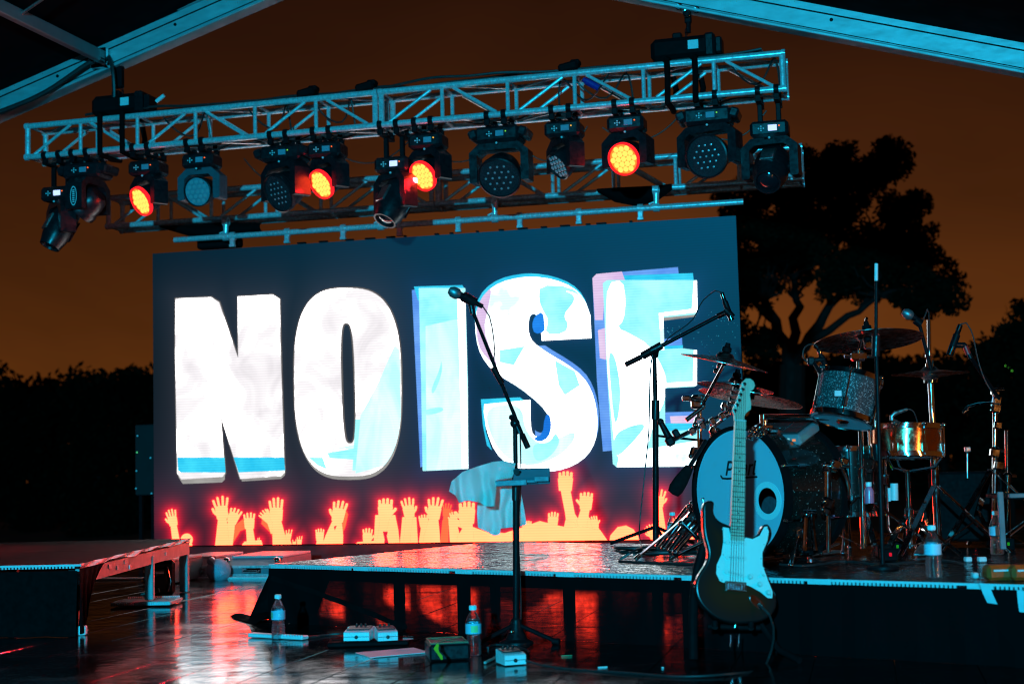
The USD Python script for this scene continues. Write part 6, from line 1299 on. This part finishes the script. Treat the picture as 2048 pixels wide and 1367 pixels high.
wire('guitar_cable', [GB + gx * gl(1512, 1206)[0] + gy * gl(1512, 1206)[1] + gz * .06, at(1535, 1222, GY - .08), at(1548, 1262, GY - .06), np.r_[at(1540, 1310, GY)[:2], .03], at_z(1480, 1345, .006), at_z(1380, 1352, .006), at_z(1260, 1345, .006), at_z(1120, 1335, .006), at_z(1052, 1320, .02)], .0045, cable, 'black guitar lead running from the guitar across the floor to the single white pedal')
wire('riser_lead', [at_z(1560, 1128, RH + .006), at_z(1620, 1130, RH + .006), at_z(1690, 1122, RH + .006), at_z(1760, 1128, RH + .006), at_z(1840, 1122, RH + .006), at_z(1930, 1128, RH + .006)], .006, cable, 'black cable lying along the riser in front of the drum stands')
# ================================================================== small things on the floor and the riser
clear = usdkit.material(stage, '/World/Looks/clear_bottle', {'f': ('fresnel', {'IOR': 1.5}), 't': ('transparent_bsdf', {'color': (0.90, 0.95, 0.96)}), 'g': ('glossy_bsdf', {'color': (1, 1, 1), 'roughness': .06}), 'd': ('translucent_bsdf', {'color': (0.7, 0.75, 0.78)}), 'x': ('mix_closure', {}), 'y': ('mix_closure', {'fac': .10})},
    [('f.fac', 'x.fac'), ('t.BSDF', 'x.closure1'), ('g.BSDF', 'x.closure2'), ('x.closure', 'y.closure1'), ('d.BSDF', 'y.closure2')], surface='y.closure')
water = usdkit.material(stage, '/World/Looks/bottle_water', {'p': ('principled_bsdf', {'base_color': (0.9, 0.96, 0.97), 'roughness': .02, 'transmission_weight': 1.0, 'ior': 1.33})}, [], surface='p.BSDF')
lab_blue = M('blue_bottle_label', (0.30, 0.52, 0.62), .5, 0, .1, 30); lab_green = M('green_label_part', (0.20, 0.45, 0.25), .5, 0, .1, 30); lab_yellow = M('yellow_label_part', (0.60, 0.62, 0.22), .5, 0, .1, 30)
def bottle(base, label, h=.205, lab=None, extra=None, rz=0.0, cap=None):
    s = h / .205; t = thing('water_bottle', label, 'bottle', base, rz); Mo = frame(base, [1, 0, 0], ZZ); pr = []
    for z_ in np.linspace(0, 1, 60):
        zz = z_ * .178
        if zz < .008: r_ = .026 + .006 * math.sqrt(zz / .008)
        elif zz < .085: r_ = .0315 + .0011 * math.sin((zz - .01) * 2 * PI / .0125) - .0030 * math.exp(-((zz - .075) / .012) ** 2)
        elif zz < .135: r_ = .0325
        else: q = (zz - .135) / .043; r_ = .0325 * (1 - q) ** .8 + .0125 * (1 - (1 - q) ** .8)
        pr.append((r_ * s, zz * s))
    b = MB(); b.lathe([(0, .004 * s), (.02 * s, 0)] + pr + [(.0125 * s, .187 * s)], Mo, 28); part('bottle_body', b, clear, t, smooth=60)
    b = MB(); b.lathe([(0, .004 * s)] + [((r_ - .0012 * s), z_ + .001) for r_, z_ in pr if z_ < .150 * s] + [(0, .150 * s)], Mo, 24); part('water', b, water, t, smooth=60)
    b = MB(); b.lathe([(.0333 * s, .090 * s), (.0335 * s, .092 * s), (.0335 * s, .130 * s), (.0333 * s, .132 * s)], Mo, 32); lp = part('wrap_label', b, lab or lab_blue, t)
    if extra is not None: b = MB(); b.lathe([(.0338 * s, .096 * s), (.0338 * s, .124 * s)], Mo, 12, *extra[:2]); part('label_print', b, extra[2], lp)
    b = MB(); b.lathe([(.0148 * s, .186 * s), (.0152 * s, .188 * s), (.0152 * s, .203 * s), (.0135 * s, .205 * s), (0, .205 * s)], Mo, 24)
    for k in range(24): a = k * PI / 12; b.box(base + np.array([math.cos(a) * .0153 * s, math.sin(a) * .0153 * s, .195 * s]), (.001, .001, .013 * s), rotz(a))
    part('cap', b, cap or white_plastic, t)
    return t
bA = at_z(557, 1276, .002); tA = bottle(bA, 'water bottle on the floor left of the riser, on the white strip', extra=(PI + .05, PI + .9, lab_green))
tmx = meshkit.text_mesh('B', .014, .0006, bold=True); tv = np.asarray(tmx.vertices); tv[:, :2] -= tv[:, :2].mean(0); cc = bA + np.array([.012, -.0335, .111]); b = MB(); Mq = frame(cc, [1, .25, 0], [.25, -1, 0]); b.add(tv @ Mq[:3, :3].T + Mq[:3, 3], tmx.faces); part('label_print', b, white_paper, tA, smooth=False)
bottle(at_z(948, 1309, .002), 'water bottle on the floor beside the black pedal with green cable', extra=(PI + 1.3, PI + 2.2, lab_yellow))
bottle(at_z(1868, 1154, RH + .002), 'water bottle at the riser edge in front of the hi-hat', lab=M('sky_label', (0.45, 0.62, 0.72), .5, 0, .05, 20))
bottle(at_z(1995, 1108, RH + .002), 'water bottle at the far right, half hidden by a chrome leg')
bottle(at_z(1347, 1097, RH + .002), 'water bottle behind the bundle of stand legs left of the bass drum', h=.20)
b = MB(); p0, p1 = at_z(502, 1268, .012), at_z(611, 1274, .012); b.box((p0 + p1) / 2, (np.linalg.norm(p1 - p0), .05, .018), rotz(math.atan2(*(p1 - p0)[[1, 0]])), .006)
for k in range(11): q = p0 + (p1 - p0) * (.45 + k * .05); b.box(q + [0, -.02, .010], (.008, .012, .006), None, .001)
solo('power_strip', b, white_plastic, 'long pale power strip on the floor under the left water bottle', 'power strip')
# pedals
def pedal(loc, rz, label, size=(.072, .125, .052), top=None, group=None, name='effect_pedal', side=None):
    w, d, h = size; t = thing(name, label, 'pedal', loc, rz, group); R = rotz(rz); o = np.asarray(loc, float)
    pr = Polygon([(-d / 2, .004), (d / 2, .004), (d / 2, h), (-d / 2 + .01, h * .80), (-d / 2, h * .72)]).buffer(-.002).buffer(.002)
    b = MB(); Mx = np.eye(4); Mx[:3, 0], Mx[:3, 1], Mx[:3, 2] = R @ [0, 1, 0], ZZ, R @ [1, 0, 0]; Mx[:3, 3] = o; b.prism(pr, -w / 2, w / 2, Mx); part('case', b, side or white_plastic, t, smooth=False)
    b = MB(); b.box(o + R @ np.array([0, -d / 2 - .001, h * .40]), (w * .98, .002, .002), R); part('seam', b, ink, t, smooth=False)
    b = MB(); b.box(o + R @ np.array([0, .012, h * .93 + .002]), (w * .9, d * .62, .004), R @ rot([1, 0, 0], .085), .001); part('top_plate', b, top or black_plastic, t, smooth=False)
    for s in (-1, 0, 1): b = MB(); b.lathe([(.006, 0), (.0055, .010), (0, .011)], frame(o + R @ np.array([s * .02, d * .33, h + .002]), R @ [1, 0, 0], ZZ), 12); part('knob', b, black_plastic, t)
    b = MB(); b.lathe([(.008, 0), (.008, .004), (.004, .005), (.004, .012), (0, .012)], frame(o + R @ np.array([0, -d / 2 - .0, h * .38]), R @ [1, 0, 0], R @ [0, -1, 0]), 12); part('socket', b, ink, t)
    return t
for px, rz, lab_ in ((719, -.10, 'left white effect pedal of the pair on the dark board'), (772, .22, 'right white effect pedal of the pair on the dark board')): pedal(at_z(px, 1279, .026), rz, lab_, (.115 if px < 740 else .088, .13, .055), group='pair of white pedals', top=M(f'pedal_top_{px}', (.03, .03, .04) if px < 740 else (.10, .03, .04), .3, 0, .2, 60))
b = MB(); c = at_z(738, 1281, .012); b.box(c, (.36, .22, .020), rotz(.05), .006); b.box(c + [0, 0, .012], (.33, .03, .004), rotz(.05)); solo('pedal_board', b, matt_black, 'dark board carrying the pair of white pedals', 'board')
b = MB(); q = at_z(806, 1275, .05); b.rod(q, q + [.045, .0, .0], .010, .006); solo('jack_plug', b, chrome, 'silver jack plug at the right end of the pedal board', 'plug')
pedal(at_z(1022, 1327, .002), .32, 'single white pedal on the floor right of the second water bottle', (.088, .115, .056))
b = MB(); b.box(at_z(785, 1304, .003), (.27, .19, .0025), rotz(.45)); solo('paper_sheet', b, white_paper, 'sheet of white paper lying on the wet floor', 'paper')
bp_ = thing('treadle_pedal', 'black pedal with brass crossed lines and green cable, beside the second water bottle', 'pedal', at_z(893, 1322, .0), .18)
o = at_z(893, 1318, .0); R = rotz(.16); b = MB(); b.box(o + [0, .06, .034], (.165, .21, .066), R, .008); part('case', b, black_plastic, bp_)
brass = M('brass_trim', (0.36, 0.33, 0.18), .45, .6, .1, 20); b = MB(); b.box(o + [0, .06, .068], (.150, .19, .003), R); part('tread', b, M('dark_red_tread', (0.10, 0.025, 0.03), .6, 0, .2, 60), bp_, smooth=False)
b = MB()
for a, c in (((-.07, -.09), (.07, .09)), ((-.07, .09), (.07, -.09)), ((-.075, -.095), (.075, -.095)), ((-.075, .095), (.075, .095)), ((-.075, -.095), (-.075, .095)), ((.075, -.095), (.075, .095))): b.rod(o + R @ np.array([a[0], a[1] + .0, 0]) + [0, .06, .071], o + R @ np.array([c[0], c[1], 0]) + [0, .06, .071], .0028, n=6)
part('brass_line', b, brass, bp_)
green = glow('green_cable_glow', (0.04, 0.55, 0.05), .6); b = MB(); b.tube([at(875, 1289, 5.84), at(872, 1296, 5.80), at(876, 1304, 5.78), at(882, 1312, 5.76), at(884, 1318, 5.76)], [.006, .009, .005, .007, .003], 8); part('green_cable', b, green, bp_)  # green plastic piece given a glow of its own
wire('floor_cable', [at_z(998, 1310, .01), at_z(985, 1317, .008), at_z(970, 1324, .008)], .006, M('pale_cable', (.3, .28, .24), .5, 0, .1, 20), 'short pale patch cable between the second bottle and the single white pedal')
wire('floor_cable', [at_z(640, 1272, .006), at_z(600, 1275, .006), at_z(660, 1268, .006), at_z(690, 1266, .02)], .005, cable, 'black cable from the power strip to the pair of pedals')
wire('floor_cable', [at_z(975, 1295, .006), at_z(1000, 1288, .006), at_z(1020, 1290, .006), at_z(1010, 1303, .02)], .005, cable, 'black cable from the single white pedal to the microphone stand')
b = MB(); b.box(at_z(698, 1262, .03), (.012, .012, .045), None, .002); solo('plug_top', b, white_plastic, 'small pale plug left of the pair of white pedals', 'plug')
for (px, py, w, h, rz, lab_) in ((1205, 1333, .036, .010, .25, 'small pale strip of tape on the dark floor right of the single pedal'), (1325, 1334, .008, .008, .1, 'tiny pale speck on the dark floor in front of the guitar stand')):
    b = MB(); b.box(at_z(px, py, .004), (w, h, .004), rotz(rz)); solo('tape_scrap', b, white_paper, lab_, 'tape')
b = MB(); b.box(at_z(1133, 1310, .004), (.045, .008, .003), rotz(.1)); solo('green_tape', b, M('green_tape', (.03, .30, .12), .5, 0, .1, 20), 'short green tape dash on the dark floor right of the single white pedal', 'tape')

# --- things behind, between platform and riser: flat cases
case_pink = M('grey_case_panel', (0.50, 0.40, 0.42), .42, 0, .12, 8); case_slate = M('slate_case_panel', (0.16, 0.18, 0.20), .45, 0, .12, 8)
def case(name, label, px0, px1, py_top, py_base, y, depth, mat, slope=0.0, lid=True):
    a = at(px0, py_base, y); c = at(px1, py_base, y); top_ = at((px0 + px1) / 2, py_top, y)[2]; w = np.linalg.norm((c - a)[:2]); o = (a + c) / 2; o = np.array([o[0], o[1], .01]); rz = -SA
    t = thing(name, label, 'case', o, rz); R = rotz(rz); h = max(top_ - .01, .05); f = R @ [0, 1, 0]
    Mx = np.eye(4); Mx[:3, 0], Mx[:3, 1], Mx[:3, 2], Mx[:3, 3] = f, ZZ, R @ [1, 0, 0], o
    b = MB(); b.prism(Polygon([(0, 0), (depth, 0), (depth, h * .86), (slope, h * .86), (0, h * .50)]), -w / 2, w / 2, Mx); part('body', b, mat, t, smooth=False)
    b = MB(); b.box(o + f * (depth / 2 + slope / 2) + ZZ * h * .93, (w * .99, depth - slope, h * .12), R, .006); part('lid', b, case_pink, t)
    b = MB(); b.box(o - f * .004 + ZZ * h * .50, (w, .010, .018), R); b.box(o - f * .004 + ZZ * .012, (w, .010, .02), R); part('edge_trim', b, alu, t)
    for s in (-1, 1): b = MB(); b.ball(o + R @ np.array([s * w / 2 * .97, .0, h * .80]), .026, 2); b.ball(o + R @ np.array([s * w / 2 * .97, .0, .02]), .022, 2); part('corner', b, chrome, t)
    b = MB(); b.tube([o + R @ np.array([-.05, -.005, h * .30]), o + R @ np.array([-.05, -.035, h * .28]), o + R @ np.array([.05, -.035, h * .28]), o + R @ np.array([.05, -.005, h * .30])], .008, 8); b.box(o + R @ np.array([0, -.006, h * .30]), (.15, .01, h * .26), R, .004); part('handle', b, chrome, t)
    return t
case('flat_case', 'low grey case with red-lit lid behind the side platform', 352, 428, 1112, 1156, 10.75, .55, case_pink, .06)
case('flat_case', 'long slate case with pink-lit top beside the riser corner', 448, 560, 1112, 1157, 10.7, .65, case_slate, .10)
case('flat_case', 'dark case half hidden behind the side platform legs', 286, 345, 1117, 1168, 10.3, .5, case_slate, .04)
b = MB(); b.ball(at(437, 1140, 10.62), (.09, .10, .085), 3, rot([0, 1, 0], .5)); b.tube([at(420, 1120, 10.6), at(432, 1132, 10.55), at(445, 1150, 10.55)], .028, 8); solo('rolled_cloth', b, M('pale_cloth_bundle', (0.40, 0.34, 0.40), .8, 0, .3, 18, .4, 60), 'pale rolled cloth bundle between the two low cases', 'cloth')
am = thing('small_amplifier', 'small black box with bright metal handles under the side platform', 'amplifier', at_z(312, 1196, 0), .1)
o = at_z(312, 1194, 0); R = rotz(.25); b = MB(); b.box(o + [0, .14, .12], (.17, .24, .22), R, .02); part('box', b, black_plastic, am)
for s in (-1, 1): b = MB(); b.tube([o + R @ np.array([s * .062, .02, .19]), o + R @ np.array([s * .062, -.03, .19]), o + R @ np.array([s * .062 + .02, -.045, .10]), o + R @ np.array([s * .062 + .01, .0, .04])], .013, 8); part('handle', b, chrome, am)
b = MB(); b.rod(o + R @ np.array([-.05, 0.0, .16]), o + R @ np.array([.05, .0, .16]), .028, n=14); b.rod(o + R @ np.array([-.09, -.02, .02]), o + R @ np.array([.02, -.05, .05]), .016, n=10); part('bar', b, steel_dull, am)

# --- on the riser
tool = M('orange_plastic', (0.62, 0.065, 0.008), .45, 0, .15, 25, .1, 90)
for k, (px, py, w, lab_) in enumerate(((2004, 1146, .112, 'orange tool pouch lying at the riser edge'), (2050, 1148, .10, 'second orange tool pouch cut by the right picture edge'))):
    c = at_z(px, 1161, RH); t = thing('tool_pouch', lab_, 'pouch', c, .1 * k); b = MB(); b.box(c + [0, .03, .031], (w, .07, .058), rotz(.05 * (k + 1)), .022); part('pouch', b, tool, t); b = MB(); b.box(c + [-.004, -.006, .040], (w * .5, .004, .006), rotz(.05)); part('seam', b, label_pale, t)
tape_c = M('cyan_white_tape', (0.55, 0.60, 0.62), .5, 0, .08, 20)
for (x0, y0, x1, y1, w, lab_) in ((1968, 1166, 1984, 1206, 20, 'strip of pale tape hanging from the riser edge near the orange pouch'), (2044, 1180, 2048, 1224, 20, 'strip of pale tape on the riser skirt at the right picture edge')):
    yy = lambda px: (lambda d: 0)(0)
    def onf(px, py):   # point just in front of the riser's front
        d = fwd + rgt * (px - 1024) / F_PX - upv * (py - 683.5) / F_PX; tq_ = ((R0 - RV * .05 - EYE) @ RV) / (d @ RV); return EYE + d * tq_
    P = np.zeros((5, 3, 3))
    for i in range(5):
        for j in range(3): P[i, j] = onf(x0 + (x1 - x0) * i / 4 + w * (j - 1) / 2, y0 + (y1 - y0) * i / 4 + 1.5 * (j - 1)) - RV * (.004 * math.sin(i))
    b = MB(); b.grid(P); b.grid(P[::-1] + RV * .002); solo('tape_strip', b, tape_c, lab_, 'tape', smooth=60)
for (px, py, w, mat_, lab_) in ((1936, 1119, .030, None, 'small pale block left of the orange pouch, farther one'), (1964, 1119, .036, None, 'small pale block just above the orange pouch left end'), (1972, 1151, .036, None, 'small pale block touching the orange pouch'), (1950, 1152, .022, None, 'smallest pale block at the riser edge')):
    b = MB(); b.box(at_z(px, py + 4, RH) + [0, 0, .012], (w, .03, .022), rotz(.1), .004); solo('tape_block', b, label_pale, lab_, 'block')
for (px, py, col_, lab_) in ((1771, 1100, 'g', 'small black box with a bright green light behind the tall pole'), (1795, 1092, 'g2', 'small black box with a dim green light right of the tall pole'), (1781, 1108, 'r', 'small black box with a red light at the foot of the tall pole'), (2017, 1087, 'g2', 'small black box with a green light at the far right')):
    c = at_z(px, py + 14, RH); t = thing('indicator_box', lab_, 'box', c, 0); b = MB(); b.box(c + [0, .03, .03], (.07, .06, .058), None, .006); part('case', b, matt_black, t)
    b = MB(); b.box(at(px, py, c[1] - .006), (.018, .006, .022) if col_ == 'g' else (.012, .006, .016), None, .003); part('light', b, looks.get('pilot_' + col_) or glow('pilot_' + col_, {'g': (.02, .55, .02), 'g2': (.01, .22, .015), 'r': (.6, .01, .03)}[col_], 1.0), t)
# pale-edged side table at the far right
dim_edge = M('dull_grey_edge', (0.13, 0.15, 0.16), .5, 0, .2, 15)
sd = thing('equipment_table', 'small dark table with pale edges at the far right of the riser', 'table', at_z(2030, 1100, RH), -.4)
b = MB(); b.box(at(2003, 1040, 6.6), (.026, .02, .26), None, .003); part('leg', b, dim_edge, sd)
b = MB(); b.box(at(2046, 990, 6.6), (.13, .03, .02), None, .003); part('front_edge', b, dim_edge, sd)
b = MB(); b.box(at(2060, 989, 6.8) + [0, 0, -.004], (.30, .36, .02), None, .003); part('top', b, matt_black, sd)
for dx in (.28,): b = MB(); b.box(at(2003, 1040, 6.6) + [dx, .3, 0], (.026, .02, .26), None, .003); part('leg', b, black_metal, sd)
# folded stand legs bundle and cable coil left of the bass drum
fb = thing('folded_stands', 'bundle of folded chrome stand legs left of the bass drum, lit red', 'stand legs', at_z(1350, 1100, RH), 0)
for (x0, y0, x1, y1, r_, yy) in ((1316, 1092, 1376, 1012, .013, 7.35), (1328, 1096, 1388, 1018, .014, 7.2), (1342, 1100, 1392, 1030, .013, 7.1), (1350, 1104, 1398, 1048, .013, 7.05), (1362, 1046, 1396, 1076, .012, 7.05), (1378, 1012, 1398, 1062, .011, 7.15), (1384, 1006, 1372, 1066, .012, 7.25)):
    b = MB(); b.rod(at(x0, y0, yy), at(x1, y1, yy + .03), r_, n=12); b.ball(at(x0, y0, yy), r_ * 1.25, 1); part('tube', b, chrome, fb)
b = MB()
for (px, py) in ((1372, 1044), (1384, 1030), (1366, 1060), (1390, 1058)): b.box(at(px, py, 7.12), (.04, .04, .05), rot([0, 1, 0], .7), .012)
part('joint', b, chrome, fb)
for k, (cx_, cy_, rr, lab_) in enumerate(((1300, 1110, .14, 'black cable coiled on the riser in front of the microphone stand'), (1345, 1116, .12, 'black cable coil nearest the guitar neck'), (1325, 1108, .10, 'small cable coil under the folded stand legs'))):
    c = at_z(cx_, cy_, RH); pts_ = []
    for a in np.linspace(0, 2 * PI * 3.2, 70): q = rr * (1 + .13 * math.sin(a * 1.37 + k)); pts_.append(c + np.array([math.cos(a) * q * 1.25, math.sin(a) * q * .8 + .02 * math.sin(a * .4), .008 + .010 * (a / 6.3) + .012 * abs(math.sin(a * .9 + k))]))
    b = MB(); b.tube(pts_, .0055, 6); solo('cable_coil', b, cable, lab_, 'cable')
wire('riser_cable', [at_z(1240, 1118, RH + .006), at_z(1256, 1108, RH + .03), at_z(1300, 1100, RH + .03), at_z(1360, 1104, RH + .02), at_z(1420, 1112, RH + .01)], .006, cable, 'black cable loop at the left end of the coiled cables')
wire('riser_cable', [at_z(1238, 1121, RH + .006), at_z(1290, 1124, RH + .006), at_z(1350, 1126, RH + .006), at_z(1440, 1130, RH + .006)], .006, cable, 'black cable stretched along the riser front towards the guitar')
b = MB(); b.box(at_z(1285, 1112, RH) + [0, 0, .012], (.09, .05, .02), rotz(.3), .006); solo('white_plug_box', b, white_plastic, 'small white box inside the cable coil on the riser', 'box')
# ================================================================== stage lamps behind the camera and at the side: real housings with the light at their lens
def housing(name, label, at_, to, path, radius, watts, color):
    d = unit(to - at_); t = thing(name, label, 'stage light', at_, 0); Mh = frame(at_ - d * .02, [1, 0, 0] if abs(d[0]) < .9 else [0, 1, 0], d)
    b = MB(); b.lathe([(0, -.34), (radius * .6, -.33), (radius * 1.05, -.22), (radius * 1.12, .0), (radius * 1.12, .06), (radius * 1.04, .06), (radius * 1.04, .0), (0, -.012)], Mh, 28); part('can', b, shell, t)
    b = MB(); b.tube([Mh[:3, 3] + Mh[:3, 0] * radius * 1.3, Mh[:3, 3] + Mh[:3, 0] * radius * 1.3 + ZZ * .25, Mh[:3, 3] - Mh[:3, 0] * radius * 1.3 + ZZ * .25, Mh[:3, 3] - Mh[:3, 0] * radius * 1.3], .012, 8); b.rod(Mh[:3, 3] + ZZ * .25, Mh[:3, 3] + ZZ * .40, .02); part('bracket', b, black_metal, t)
    lamp(path, at_, to, radius, watts, color)
housing('wash_light', 'cyan stage wash light facing the stage from the audience side', CYAN_AT, CYAN_TO, '/World/cyan_lamp', .12, CYAN_W, CYAN_COL)
housing('side_light', 'amber stage light at the right side of the stage', AMBER_AT, AMBER_TO, '/World/amber_lamp', .10, AMBER_W, AMBER_COL)
